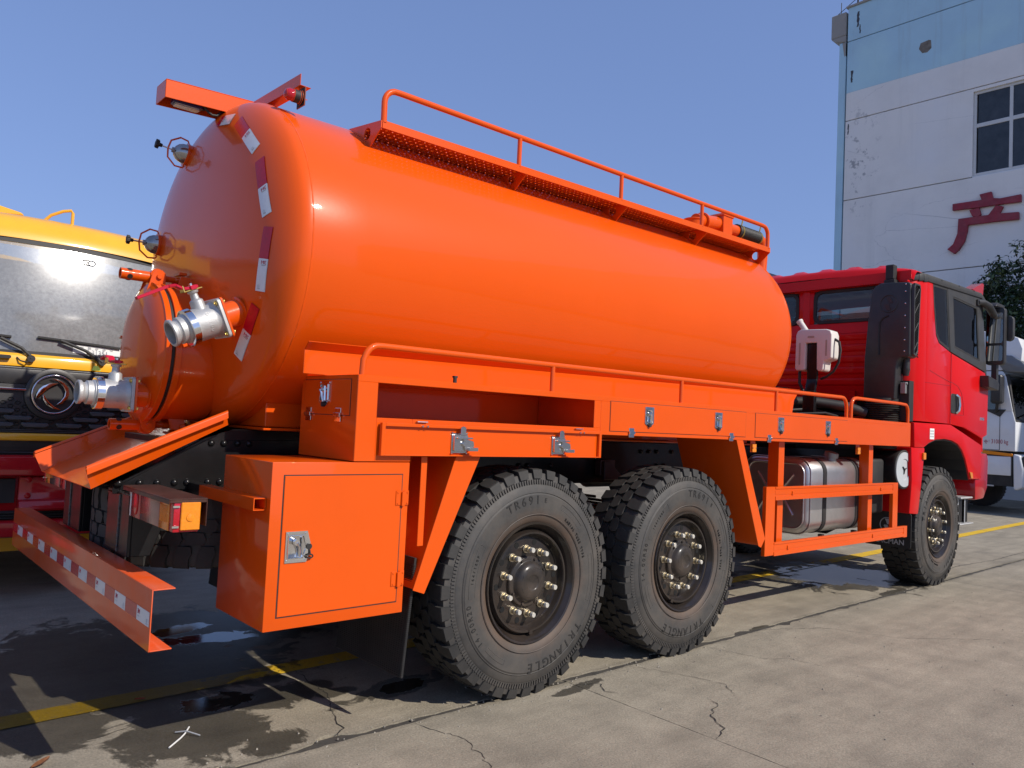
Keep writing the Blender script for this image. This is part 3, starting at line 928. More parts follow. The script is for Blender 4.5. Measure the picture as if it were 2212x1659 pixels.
# ------------------------------------------------------------------ sight glasses on the rear head
def sight_glass(y, z):
    p = head_pt(y, z); p2 = head_pt(y + 0.01, z); p3 = head_pt(y, z + 0.01)
    nrm = (p3 - p).cross(p2 - p).normalized()
    if nrm.x > 0: nrm = -nrm
    d = (nrm + V((-0.9, 0, 0))).normalized()
    b_ = MB()
    b_.lathe([(-0.02, .062), (.012, .062), (.012, .066), (.022, .066), (.022, .058)], p, d, 28)
    b_.cur = 1
    b_.lathe([(.022, .0575), (.045, .054), (.066, .044), (.080, .028), (.086, .014), (.087, 0)], p, d, 28)
    b_.cur = 2
    b_.cyl(p + d * .084, p + d * .094, .016, n=10)
    s_ = b_.build('sight_glass', [M['orange'], mat('sight_dome', (0.34, 0.33, 0.32), 0.10, metal=0.75, coat=1.0, var=0.3, vscale=12), M['alu_dark']], truck)
    # octagonal yoke in the vertical plane
    u = (V((0, 0, 1)) - d * d.z).normalized()
    yk = MB()
    pts = []
    for t, r_ in ((.012, -.068), (.020, -.082), (.062, -.086), (.108, -.050), (.116, 0), (.108, .050), (.062, .086), (.020, .082), (.012, .068)):
        pts.append(p + d * t + u * r_)
    yk.tube(pts, 0.0052, 6)
    yk.build('yoke', M['orange'], s_)
    kn = MB()
    kn.cyl(p + d * .09, p + d * .150, .0045, n=8)
    kn.cur = 1
    kn.lathe([(.148, .010), (.164, .012), (.166, .022), (.184, .023), (.186, .012), (.187, 0)], p, d, 12)
    w = d.cross(u)
    for k in range(6):
        a = k * math.pi / 3
        c_ = p + d * .167 + (u * math.cos(a) + w * math.sin(a)) * .021
        kn.cyl(c_, c_ + d * .017, .006, n=8)
    kn.build('knob', [M['steel'], M['black_flat']], s_)
sight_glass(0.278, 2.935)
sight_glass(0.57, 2.442)

# ------------------------------------------------------------------ rear hatch (manway with a swing cover)
hz = 1.755
hb = MB()
hb.lathe([(0.06, .352), (-0.165, .352), (-0.165, .368), (-0.195, .368), (-0.195, .34), (-.19, .30)], (-1.475, 0, hz), (1, 0, 0), 64)
hatch = hb.build('rear_hatch', M['orange_tank'], truck, bevel=0.002, label='round manway neck low on the rear head')
cv = MB()
cv.lathe([(0, .30), (0, .368), (-.028, .370), (-.030, .358), (-.034, .352), (-.055, .31), (-.072, .23), (-.082, .12), (-.085, 0)], (-1.690, 0, hz), (1, 0, 0), 64)
cover = cv.build('hatch_cover', M['orange_tank'], hatch, bevel=0.0015)
gk = MB(); gk.lathe([(0, .30), (0, .354), (-.0195, .354), (-.0195, .30)], (-1.6705, 0, hz), (1, 0, 0), 64); gk.build('gasket', M['black_flat'], hatch)
for zf in (1.853, 1.535):
    f_ = MB()
    f_.prism([(-1.60, .375), (-1.60, .415), (-1.655, .44), (-1.70, .47), (-1.715, .46), (-1.735, .36)], 'z', zf - .005, zf + .005)
    f_.build('hinge_fin', M['orange'], hatch)
def clamp(z0, up):
    """swing bolt with a tommy-bar nut that holds the cover, above or below it"""
    b_ = MB()
    s_ = 1 if up else -1
    ax0, ax1 = -1.855, -1.475
    # nut tube with cross holes (dark recesses), eye block, threaded bolt
    b_.lathe([(0, .029), (.17, .029)], (ax0, 0, z0), (1, 0, 0), 22, caps=False)
    b_.lathe([(.17, .029), (.17, .0), ], (ax0, 0, z0), (1, 0, 0), 22, caps=False)
    b_.lathe([(0, .029), (0, .022), (.10, .022), (.10, 0)], (ax0, 0, z0), (1, 0, 0), 22, caps=False)
    prof_ = [(.17, .018)]
    for i in range(8):
        prof_ += [(.222 + i * .006, .0185), (.225 + i * .006, .0150)]
    prof_ += [(.275, .0175), (.385, .0175), (.385, 0)]
    b_.lathe(prof_, (ax0, 0, z0 + 0.004), (1, 0, 0), 16)
    # cover-side trunnion: big round plus two ears
    b_.cyl((-1.682, -.035, z0 + .012 * s_), (-1.682, .035, z0 + .012 * s_), .034, n=24)
    b_.cyl((-1.682, -.080, z0), (-1.682, .080, z0), .0135, n=14)
    for y in (-.066, .060):
        q = [(-1.650, z0 + .02 * s_), (-1.668, z0 + .036 * s_), (-1.700, z0 + .034 * s_), (-1.716, z0 + .012 * s_), (-1.752, z0 - .132 * s_), (-1.682, z0 - .140 * s_), (-1.648, z0 - .03 * s_)]
        b_.prism(q, 'y', y, y + .006)
    # tank-side ears
    b_.cyl((-1.515, -.085, z0), (-1.515, .085, z0), .0135, n=14)
    for y in (-.066, .060):
        q = [(-1.500, z0 + .016 * s_), (-1.572, z0 + .020 * s_), (-1.605, z0 - .10 * s_), (-1.59, z0 - .150 * s_), (-1.505, z0 - .150 * s_)]
        b_.prism(q, 'y', y, y + .006)
    b_.box(-1.575, -1.535, -.046, .046, min(z0 + .030 * s_, z0 + .045 * s_), max(z0 + .030 * s_, z0 + .045 * s_))
    c_ = b_.build('clamp', M['orange'], hatch, bevel=0.0012)
    h_ = MB()
    for a in (30, 120, 210, 300):
        d = V((0, math.cos(R(a)), math.sin(R(a))))
        h_.cyl(V((ax0 + .042, 0, z0)) + d * .0275, V((ax0 + .042, 0, z0)) + d * .0297, .0135, n=14)
    h_.build('tommy_hole', M['black_flat'], hatch)
clamp(2.152, True)
clamp(1.372, False)

# ------------------------------------------------------------------ ball valves with camlock ends
def valve(p, d, up, stub, lever_dir, lever_len, label, kl=0.82, kr=1.0):
    p = V(p); d = V(d).normalized(); up = (V(up) - d * V(up).dot(d)).normalized(); w = d.cross(up)
    T = Matrix(((d.x, w.x, up.x, p.x), (d.y, w.y, up.y, p.y), (d.z, w.z, up.z, p.z), (0, 0, 0, 1))) @ Matrix.Diagonal((kl, kr, kr, 1))
    X = (1, 0, 0); O = (0, 0, 0)
    st = MB(T=T)
    st.lathe([(-0.10, .059), (stub, .059)], O, X, 28)
    st.lathe([(-.012, .064), (.004, .070), (.012, .061)], O, X, 28)
    st.prism(rrect(-.088, .088, -.088, .088, .012), 'x', stub - .001, stub + .012)
    pipe = st.build('valve_stub', M['orange'], truck, bevel=0.001, label=label)
    s0 = stub + .013
    b_ = MB(T=T)
    b_.prism(rrect(-.086, .086, -.086, .086, .016), 'x', s0, s0 + .018)
    b_.lathe([(.018, .080), (.035, .072), (.048, .071), (.155, .071), (.160, .068), (.160, .04)], (s0, 0, 0), X, 36)
    b_.lathe([(0, .040), (.05, .036), (.058, .022), (.082, .020), (.084, .028), (.094, .030)], (s0 + .088, 0, .050), (0, 0, 1), 18)
    body = b_.build('valve_body', M['alu'], pipe, bevel=0.0012)
    r_ = MB(T=T)
    r_.lathe([(-.004, .072), (-.002, .080), (.036, .080), (.038, .074), (.038, .06)], (s0 + .160, 0, 0), X, 36)
    r_.build('coupling_ring', M['chrome'], pipe)
    n_ = MB(T=T)
    n_.lathe([(0, .058), (.006, .064), (.016, .064), (.024, .0575), (.052, .0575), (.056, .050), (.066, .047), (.076, .050), (.082, .057), (.098, .0585), (.102, .055), (.102, .047), (.02, .046), (.02, 0)], (s0 + .188, 0, 0), X, 36)
    n_.build('hose_coupling', M['alu'], pipe)
    t_ = MB(T=T)
    for yy in (-1, 1):
        for zz in (-1, 1):
            q = (s0 - .030, .068 * yy, .068 * zz)
            t_.cyl(q, (q[0] + .062, q[1], q[2]), .0055, n=8)
            t_.cyl((s0 + .018, q[1], q[2]), (s0 + .027, q[1], q[2]), .0105, n=6)
            t_.cyl((s0 - .026, q[1], q[2]), (s0 - .0135, q[1], q[2]), .0105, n=6)
    t_.build('flange_bolt', M['brass'], pipe)
    # DN100 cast into the body, facing the near side
    TT = T @ frame((s0 + .085, 0, 0), (0, 0, 1), (1, 0, 0))
    lm_ = MB()
    chars = 'DN100'
    sd = -1 if w.y > 0 else 1
    for i, ch in enumerate(chars):
        a = R((i - 2) * 15)
        rad = .0712
        c_ = V((s0 + .085, sd * rad * math.cos(a), -rad * math.sin(a)))
        out = V((0, sd * math.cos(a), -math.sin(a)))
        along = V((0, -sd * math.sin(a), -math.cos(a)))
        TL = T @ frame(c_, along, out.cross(along))
        text_mesh(ch, .026, TL, .0022, lm_)
    lm_.build('cast_lettering', M['alu'], pipe)
    # indicator plate and lever
    pl = MB(T=T)
    zt = .146
    pl.prism(rrect(s0 + .035, s0 + .145, -.022, .022, .006), 'z', zt, zt + .004)
    pl.box(s0 + .140, s0 + .145, -.022, .022, zt, zt + .028)
    pl.cyl((s0 + .088, 0, zt - .02), (s0 + .088, 0, zt + .03), .010, n=10)
    pl.build('stop_plate', M['brass'], pipe)
    lv = MB(T=T)
    lx, ly = lever_dir
    def q(t, s_, z): return (s0 + .088 + lx * t - ly * s_, ly * t + lx * s_, z)
    z1, z2, z3 = zt + .018, zt + .026, zt + .045
    path = [(-.03, z1), (.02, z1), (.05, z1 + .004), (.085, z3), (.12, z3 + .004), (lever_len, z3 - .008)]
    for (ta, za), (tb, zb) in zip(path, path[1:]):
        wa = .024 if ta < .1 else .016; wb = .024 if tb < .1 else .016
        lv.solid([q(ta, -wa, za), q(tb, -wb, zb), q(tb, wb, zb), q(ta, wa, za)], [q(ta, -wa, za - .013), q(tb, -wb, zb - .013), q(tb, wb, zb - .013), q(ta, wa, za - .013)])
    lv.box(*[k for k in (s0 + .07, s0 + .106, -.03, .03, z1 - .016, z1 + .002)])
    lv.build('lever', M['handle_red'], pipe, bevel=0.002)
    nu = MB(T=T)
    nu.cyl((s0 + .088, 0, z1), (s0 + .088, 0, z1 + .012), .011, n=6)
    nu.build('lever_nut', M['steel'], pipe)
    return pipe
valve((-1.470, -.628, 1.952), (-0.80, -0.02, -0.36), (-.3, 0, 1), .125, (1.0, 0.05), .30, 'upper ball valve angled down from the rear head', kr=1.1)
v2 = valve((-1.735, -.175, 1.525), (-1, 0, 0.0), (0, 0, 1), .085, (.15, 1.0), .17, 'lower ball valve standing straight out of the hatch cover')
tg = MB()
tg.prism([(-1.992, 1.632), (-1.992, 1.637), (-1.985, 1.655), (-1.968, 1.655), (-1.955, 1.637), (-1.955, 1.632)], 'y', -.178, -.168)
tg.build('tag', M['lime'], v2)

# ------------------------------------------------------------------ discharge tray below the hatch
ty = 0.5
def tray_z(x): return 1.094 + (x + 2.04) * 0.307 / 0.60
A0, A1 = -2.04, -1.44
tr = MB()
t = 0.003
def tp(x, y, dz): return (x, y, tray_z(x) + dz)
tr.solid([tp(A0, -ty, 0), tp(A1, -ty, 0), tp(A1, ty, 0), tp(A0, ty, 0)], [tp(A0, -ty, -t), tp(A1, -ty, -t), tp(A1, ty, -t), tp(A0, ty, -t)])
for s_ in (-1, 1):
    h0, h1 = .094, .056
    o0, o1 = .036, .02
    xo0, xo1 = A0 - .036, A1 - .02
    zt0, zt1 = 1.181, 1.454
    tr.solid([(A0, s_ * ty, tray_z(A0)), (A1, s_ * ty, tray_z(A1)), (xo1, s_ * (ty + o1), zt1), (xo0, s_ * (ty + o0), zt0)],
             [(A0, s_ * (ty + t), tray_z(A0) - t), (A1, s_ * (ty + t), tray_z(A1) - t), (xo1, s_ * (ty + o1 + t), zt1), (xo0, s_ * (ty + o0 + t), zt0)])
    # rolled lip turned outwards and down
    prev = None
    secs = []
    for (x, y, z) in ((xo0, s_ * (ty + o0), zt0), (xo1, s_ * (ty + o1), zt1)):
        sec = []
        for a in (180, 140, 100, 60, 20, -10):
            sec.append(V((x, y + s_ * (.012 + .012 * math.cos(R(a))), z + .004 + .013 * math.sin(R(a)))))
        sec.append(V((x + .003, y + s_ * .024, z - .022)))
        secs.append(sec)
    n_ = len(secs[0])
    tr.add(secs[0] + secs[1], [(i, i + 1, n_ + i + 1, n_ + i) for i in range(n_ - 1)])
tr.build('discharge_tray', M['orange'], truck, recalc=True, angle=50)

# ------------------------------------------------------------------ pipework on the front of the crown
vp = MB()
vx = [2.36, 2.80, 2.98]
yv = -.5
vp.lathe([(0, .075), (.085, .075), (.09, .085), (.10, .085), (.105, 0)], (2.39, yv, 3.15), (0, 0, 1), 28)
vp.cyl((2.42, yv, 3.245), (2.74, yv, 3.285), .062, n=24)
vp.lathe([(0, .085), (.02, .085)], (2.50, yv, 3.250), (1, 0, .1), 24)
vp.prism([(2.725, 3.19), (2.725, 3.36), (2.735, 3.375), (2.86, 3.375), (2.865, 3.36), (2.865, 3.21), (2.85, 3.19)], 'y', yv - .075, yv + .075)
vp.prism([(2.715, 3.345), (2.715, 3.36), (2.875, 3.36), (2.875, 3.345)], 'y', yv - .083, yv + .083)
vp.cyl((2.86, yv, 3.275), (3.06, yv, 3.283), .050, n=24)
vent = vp.build('vent_pipe', M['orange'], truck, bevel=0.003)
h_ = MB()
prof_ = []
for i in range(30):
    prof_ += [(i * .0125, .062), (i * .0125 + .006, .0585)]
h_.lathe(prof_, (3.03, yv, 3.2825), (1, 0, .012), 24)
h_.build('hose', M['hose'], vent)
for xc in (3.07, 3.37):
    h_ = MB(); h_.lathe([(0, .0645), (.014, .0645)], (xc, yv, 3.2825), (1, 0, .012), 24); h_.cyl((xc + .007, yv - .03, 3.34), (xc + .007, yv - .045, 3.405), .006, n=8)
    h_.build('hose_clamp', M['brass'], vent)
el = MB()
el.tube([(3.36, yv, 3.287), (3.41, yv, 3.287), (3.46, yv, 3.272), (3.485, yv, 3.23), (3.49, yv, 3.12), (3.48, yv, 3.0), (3.44, yv, 2.93), (3.36, yv, 2.88), (3.15, yv, 2.80)], .047, 20)
el.build('down_pipe', M['orange'], vent)

# ------------------------------------------------------------------ chassis rails, cross members, axles
ch = MB()
for s_ in (-1, 1):
    y0, y1 = (-.43, -.42) if s_ < 0 else (.42, .43)
    ch.prism([(-1.93, 1.06), (-1.93, 1.10), (-1.52, 1.33), (-1.38, 1.375), (6.9, 1.355), (6.9, 1.06)], 'y', y0, y1)
    yi0, yi1 = (-.42, -.35) if s_ < 0 else (.35, .42)
    ch.box(-1.40, 6.9, yi0, yi1, 1.345, 1.354)
    ch.box(-1.93, 6.9, yi0, yi1, 1.061, 1.070)
    # rear reinforcing plate
    ch.prism([(-1.90, 1.075), (-1.90, 1.105), (-1.52, 1.315), (-0.9, 1.33), (-0.9, 1.075)], 'y', y0 - .008 if s_ < 0 else y1, y0 if s_ < 0 else y1 + .008)
for x in (-1.6, -0.75, 0.7, 2.2, 3.6, 4.9):
    ch.box(x - .06, x + .06, -.42, .42, 1.10, 1.32)
chassis = ch.build('chassis_frame', M['black_paint'], truck, bevel=0.002)
rv = None
for zr_, xs_ in ((1.303, (-1.494, -1.431, -1.36, -1.30)), (1.11, (-1.909, -1.819, -1.74, -1.66, -1.60, -1.50, -1.44, -1.37, -1.30, -1.24)), (1.19, (0.6, .68, 0.9, 2.1, 2.2)), (1.30, (0.55, 0.66, 0.78, 0.9, 1.0, 1.9, 2.0, 2.1, 2.3, 2.5)), (1.11, (0.6, 0.75, 1.9, 2.05, 2.3))):
    for x in xs_:
        T = Matrix.Translation((x, -.438, zr_))
        if rv is None:
            b_ = MB(); b_.lathe([(0, .017), (.006, .0165), (.012, .011), (.015, .003), (.0152, 0)], (0, 0, 0), (0, -1, 0), 14)
            rv = b_.build('rivet', M['black_paint'], chassis, angle=60); rv.matrix_local = T
        else:
            link_copy(rv, chassis, T=T)
# bogie brackets seen between the wheels
bk = MB()
bk.box(1.36, 1.52, -.50, -.44, 1.12, 1.235)
bk.prism([(1.37, 1.225), (1.43, 1.225), (1.585, 1.105), (1.585, 1.09), (1.37, 1.09)], 'y', -.53, -.50)
bk.build('bogie_bracket', mat('primer_brown', (0.05, 0.018, 0.016), 0.5, var=0.2), chassis, bevel=.004)
ax = MB()
for x in (0.0, 1.4, 5.862):
    ax.cyl((x, -.95, .612), (x, .95, .612), .085, n=16)
    ax.lathe([(-.25, .09), (-.17, .19), (-.08, .245), (.08, .245), (.17, .19), (.25, .09)], (x, 0.05, .612), (0, 1, 0), 20)
    for s_ in (-1, 1):
        ax.cyl((x, s_ * .80, .612), (x, s_ * 1.0, .612), .24, n=24)
for x0, x1 in ((-.45, 1.85), (5.1, 6.6)):
    for s_ in (-1, 1):
        n_ = 10
        for lay in range(5):
            L_ = 1 - lay * .13
            xm = (x0 + x1) / 2; hl = (x1 - x0) / 2 * L_
            pts_t = []; pts_b = []
            for i in range(n_ + 1):
                u = -1 + 2 * i / n_
                z = .80 + (.14 * u * u * L_ * L_) - lay * .022
                if x0 < 0: z = .93 - (.14 * u * u * L_ * L_) + lay * .022
                pts_t.append((xm + hl * u, z)); pts_b.append((xm + hl * u, z - .02))
            ax.prism(pts_t + pts_b[::-1], 'y', s_ * .52 - .045, s_ * .52 + .045)
ax.cyl((0.2, 0.05, .66), (1.25, 0.05, .66), .05, n=14)
ax.cyl((1.6, 0.05, .70), (3.6, 0.05, .92), .055, n=14)
ax.cyl((4.0, 0.25, .92), (5.7, 0.15, .68), .045, n=14)
ax.box(.42, 1.0, -.66, .66, .60, 1.05)
ax.box(3.4, 4.3, -.30, .35, .78, 1.16)
ax.box(4.5, 6.5, -.35, .35, .82, 1.5)
# air reservoirs and clutter under the deck
for (x0, x1, y, z) in ((2.7, 3.4, .9, 1.0), (3.6, 4.3, .85, 1.0), (.45, .95, -.05, 1.2)):
    ax.lathe([(0, .05), (.03, .12), (x1 - x0 - .03, .12), (x1 - x0, .05)], (x0, y, z), (1, 0, 0), 18)
ax.build('running_gear', M['black_flat'], truck, bevel=.004)
sf = MB()
for s_ in (-1, 1):
    sf.box(-1.27, 3.25, .22 * s_ - .0 if s_ > 0 else -.55, .55 if s_ > 0 else -.22, 1.395, 1.548)
sf.box(-1.30, 3.3, -.60, -.16, 1.378, 1.392)
sf.box(-1.30, 3.3, .16, .60, 1.378, 1.392)
sf.build('tank_cradle', M['orange'], truck, bevel=.004)

# ------------------------------------------------------------------ bumper, posts, tape
bp_ = MB()
yb0, yb1 = -1.29, 1.40
bx = -2.0
bp_.box(bx, bx + .005, yb0, yb1, .562, .792)
bp_.box(bx + .005, bx + .085, yb0, yb1, .787, .792)
bp_.box(bx + .005, bx + .085, yb0, yb1, .562, .567)
bumper = bp_.build('bumper', M['orange_dusty'], truck, bevel=.0022, seg=2)
n_t = 18
w_ = (yb1 - yb0) / n_t * 0.985
for i in range(n_t):
    ya = yb0 + .012 + i * (yb1 - yb0 - .02) / n_t
    b_ = MB()
    b_.cur = 0
    b_.box(bx - .0016, bx - .0002, ya, ya + w_, .652, .706)
    if i % 2 == 0:
        b_.cur = 1
        # 3M block and certificate mark
        yy = ya + w_ - .03
        def blk(a, b2, c_, d_, mi):
            b_.cur = mi
            b_.box(bx - .0024, bx - .0014, a, b2, c_, d_)
        for r_, row in enumerate(['##.#...#', '..###.##', '.#.#.#.#', '..##...#', '##.#...#']):
            for k, ch_ in enumerate(row):
                if ch_ == '#':
                    y_ = ya + w_ - .012 - k * .0033
                    blk(y_ - .0033, y_, .696 - r_ * .0034 - .0034, .696 - r_ * .0034, 1)
        blk(ya + w_ - .036, ya + w_ - .014, .668, .670, 2)
        for a in range(6):
            cy_, cz_ = ya + .022 + .0055 * math.cos(a * 1.05), .672 + .0055 * math.sin(a * 1.05)
            blk(cy_ - .0015, cy_ + .0015, cz_ - .0015, cz_ + .0015, 2)
        blk(ya + .012, ya + .034, .659, .661, 2)
    b_.build('reflective_tape', [M['tape_white'] if i % 2 == 0 else M['tape_red'], M['ink_red'], M['grey_print']], bumper)
for s_ in (-1, 1):
    mir = s_ > 0
    b_ = MB(mir)
    b_.box(-1.90, -1.885, -.60, -.25, .793, 1.07)
    b_.box(-1.885, -1.80, -.27, -.25, .793, 1.07)
    b_.prism([(-1.885, 1.07), (-1.70, 1.07), (-1.80, .793), (-1.885, .793)], 'y', -.60, -.585)
    b_.prism([(-1.885, .793), (-1.885, 1.07), (-1.62, 1.07)], 'y', -.40, -.39)
    pst = b_.build('bumper_post', M['black_paint'], bumper, bevel=.003)
    wd = MB(mir)
    rn = random.Random(3)
    def bead(p, q, k):
        pts = []; rad = []
        for i in range(k + 1):
            t = i / k
            pts.append(V(p).lerp(V(q), t) + V((rn.gauss(0, .0008), rn.gauss(0, .0008), rn.gauss(0, .0008))))
            rad.append(.0042 + .0018 * (i % 2))
        wd.tube(pts, rad, 6)
    bead((-1.902, -.59, 1.072), (-1.902, -.27, 1.072), 34)
    bead((-1.902, -.455, 1.06), (-1.902, -.455, .80), 32)
    wd.build('weld_bead', M['weld'], bumper)

# ------------------------------------------------------------------ rear lamps under their hoods
def tail_lamp(mir):
    h_ = MB(mir)
    xr, xf, yo, yi, zb, zt = -1.90, -1.80, -1.165, -.580, .980, 1.104
    h_.box(xr - .022, xf + .03, yo - .004, yi + .02, zt + .004, zt + .009)
    h_.box(xr - .022, xr - .018, yo - .004, yi + .02, zt - .012, zt + .004)
    h_.box(xf + .026, xf + .03, yo - .004, yi + .02, zb + .02, zt + .004)
    h_.box(xr - .018, xf + .026, yo - .004, yo, zt - .008, zt + .004)
    h_.box(xf + .031, xf + .10, -.70, -.42, zt - .06, zt - .02)
    hood = h_.build('tail_lamp', mat('lamp_hood_paint', (0.060, 0.026, 0.020), 0.45, coat=0.3, var=0.3, vscale=10, dust=0.35, dust_rgb=(0.17, 0.11, 0.085)), truck, bevel=.0015)
    W = yi - yo
    segs = [(yo, yo + .05, 'lens_red'), (yo + .05, yo + .055, 'black_flat'), (yo + .055, yo + .17, 'lens_amber'), (yo + .17, yo + .42, 'lens_smoky'),
            (yo + .42, yo + .55, 'lens_red'), (yo + .55, yi, 'lens_clear')]
    for a, b2, k in segs:
        q = MB(mir)
        d = .010 if k == 'lens_smoky' else 0
        q.box(xr + (.012 if k == 'black_flat' else 0), xf, a, b2, zb, zt)
        if k == 'lens_amber':
            for i in range(7):
                q.box(xr - .002, xr + .001, a + .012 + i * .014, a + .019 + i * .014, zb + .03, zt - .025)
        q.build('lamp_lens', M[k], hood, bevel=.004, seg=2)
    bulb = MB(mir)
    bulb.prism([(yo + .47 + .022 * math.cos(t * .5236), zb + .067 + .052 * math.sin(t * .5236)) for t in range(12)], 'x', xr - .006, xr + .002)
    bulb.build('lamp_reflector', mat('bright_red_lens', (0.6, .012, .012), .1, coat=1.0), hood, bevel=.003)
    sd = MB(mir)
    sd.box(xr + .026, xf + .002, yo - .010, yo - .001, zb + .008, zt - .006)
    sd.build('side_reflector', M['lens_amber'], hood, bevel=.003)
    sb_ = MB(mir)
    c_ = (xr + .062, yo - .010, zb + .058)
    sb_.lathe([(0, .016), (.003, .015), (.005, .004), (.0052, 0)], c_, (0, -1, 0), 14)
    for zz in (zb + .022, zt - .022):
        sb_.cur = 1
        sb_.box(xr - .004, xr + .020, yo - .007, yo - .001, zz - .004, zz + .004)
    sb_.build('reflector_stud', [M['lens_amber'], M['chrome']], hood)
tail_lamp(False); tail_lamp(True)

# ------------------------------------------------------------------ locks and hinges
def paddle_latch(parent, c, mir, outdir='y', w=.105, h=.125, pointed=True, open_=False):
    """recessed stainless T-handle lock; c = centre of the plate on the panel"""
    mb = MB(mir)
    def P(u, v, d):      # u right, v up, d out of the panel
        if outdir == 'y': return (c[0] + u, c[1] - d, c[2] + v)
        return (c[0] - d, c[1] - u, c[2] + v)
    hw, hh = w / 2, h / 2
    if pointed:
        outer = [(-hw, hh), (hw, hh), (hw, -hh * .62), (hw * .15, -hh), (-hw * .15, -hh), (-hw, -hh * .62)]
        inner = [(-hw * .66, hh * .72), (hw * .66, hh * .72), (hw * .66, -hh * .50), (hw * .15, -hh * .56), (-hw * .15, -hh * .56), (-hw * .66, -hh * .50)]
    else:
        outer = [(-hw, hh), (hw * .72, hh), (hw, hh * .2), (hw, -hh * .3), (hw * .72, -hh), (-hw, -hh), (-hw, -hh * .3), (-hw, hh * .2)]
        inner = [(p[0] * .70 - .006, p[1] * .72) for p in outer]
    n = len(outer)
    vs = [P(a, b, 0) for a, b in outer] + [P(a, b, .004) for a, b in outer] + [P(a, b, .004) for a, b in inner] + [P(a * .86, b * .86, -.003 + .0045) for a, b in inner]
    fs = []
    for i in range(n):
        j = (i + 1) % n
        fs += [(i, j, n + j, n + i), (n + i, n + j, 2 * n + j, 2 * n + i), (2 * n + i, 2 * n + j, 3 * n + j, 3 * n + i)]
    fs.append(tuple(range(3 * n, 4 * n)))
    mb.add(vs, fs)
    # raised rim, handle, screw heads
    rim = [P(a, b, .006) for a, b in inner]
    mb.tube(rim, .0028, 6, closed=True)
    mb.tube([P(-w * .12, h * .16, .004), P(-w * .12, h * .16, .022)], .013, 12)
    mb.tube([P(-w * .12, h * .16, .020), P(-w * .02, h * .02, .018), P(w * .05, -h * .30, .012)], .0058, 8)
    mb.tube([P(w * .12, h * .30, .010), P(w * .16, -h * .25, .010)], .0050, 8)
    for a, b in ((-hw * .84, hh * .86), (hw * (.84 if pointed else .6), hh * .86), (-hw * .84, -hh * (.5 if pointed else .86)), (hw * (.84 if pointed else .6), -hh * (.5 if pointed else .86))):
        mb.tube([P(a, b, .003), P(a, b, .007)], .0045, 8)
    mb.cur = 1
    a, b = (0, -hh * .80) if pointed else (hw * .84, 0)
    mb.tube([P(a, b, .003), P(a, b, .014)], .0125, 14)
    if not pointed:
        mb.tube([P(a + .004, b - .014, .008), P(a + .008, b - .036, .010)], .004, 6)
        mb.tube([P(a + .004 + .016 * math.cos(k * .785), b - .042 + .008 * math.sin(k * .785), .012) for k in range(8)], .0035, 6, closed=True)
    return mb.build('latch', [M['chrome'], M['black_flat']], parent, angle=40)

def small_hinge(parent, c, mir, m, outdir='y', vertical=False, s=1.0):
    mb = MB(mir)
    def B(u0, u1, v0, v1, d0, d1):
        if outdir == 'y': mb.box(c[0] + u0, c[0] + u1, c[1] - d1, c[1] - d0, c[2] + v0, c[2] + v1)
        else: mb.box(c[0] - d1, c[0] - d0, c[1] - u1, c[1] - u0, c[2] + v0, c[2] + v1)
    k = s
    if vertical:
        B(-.036 * k, -.006 * k, -.033 * k, .033 * k, 0, .004)
        B(.006 * k, .032 * k, -.033 * k, .033 * k, 0, .004)
        B(-.009 * k, .009 * k, -.036 * k, .028 * k, .001, .014)
        for u in (-.026, .024):
            for v in (-.024, .024): B((u - .004) * k, (u + .004) * k, (v - .004) * k, (v + .004) * k, .004, .007)
    else:
        B(-.022 * k, .022 * k, .006 * k, .026 * k, 0, .0035)
        B(-.022 * k, .022 * k, -.026 * k, -.006 * k, 0, .0035)
        B(-.024 * k, .024 * k, -.008 * k, .008 * k, .001, .011)
    return mb.build('hinge', m, parent, bevel=.0015)

# ------------------------------------------------------------------ side decks with their lockers
def panel_seam(mb, x0, x1, z0, z1, y, t=.0025):
    """door leaf lying 2 mm proud inside a dark slit"""
    mb.box(x0, x1, y - .0022, y + .012, z0, z1)

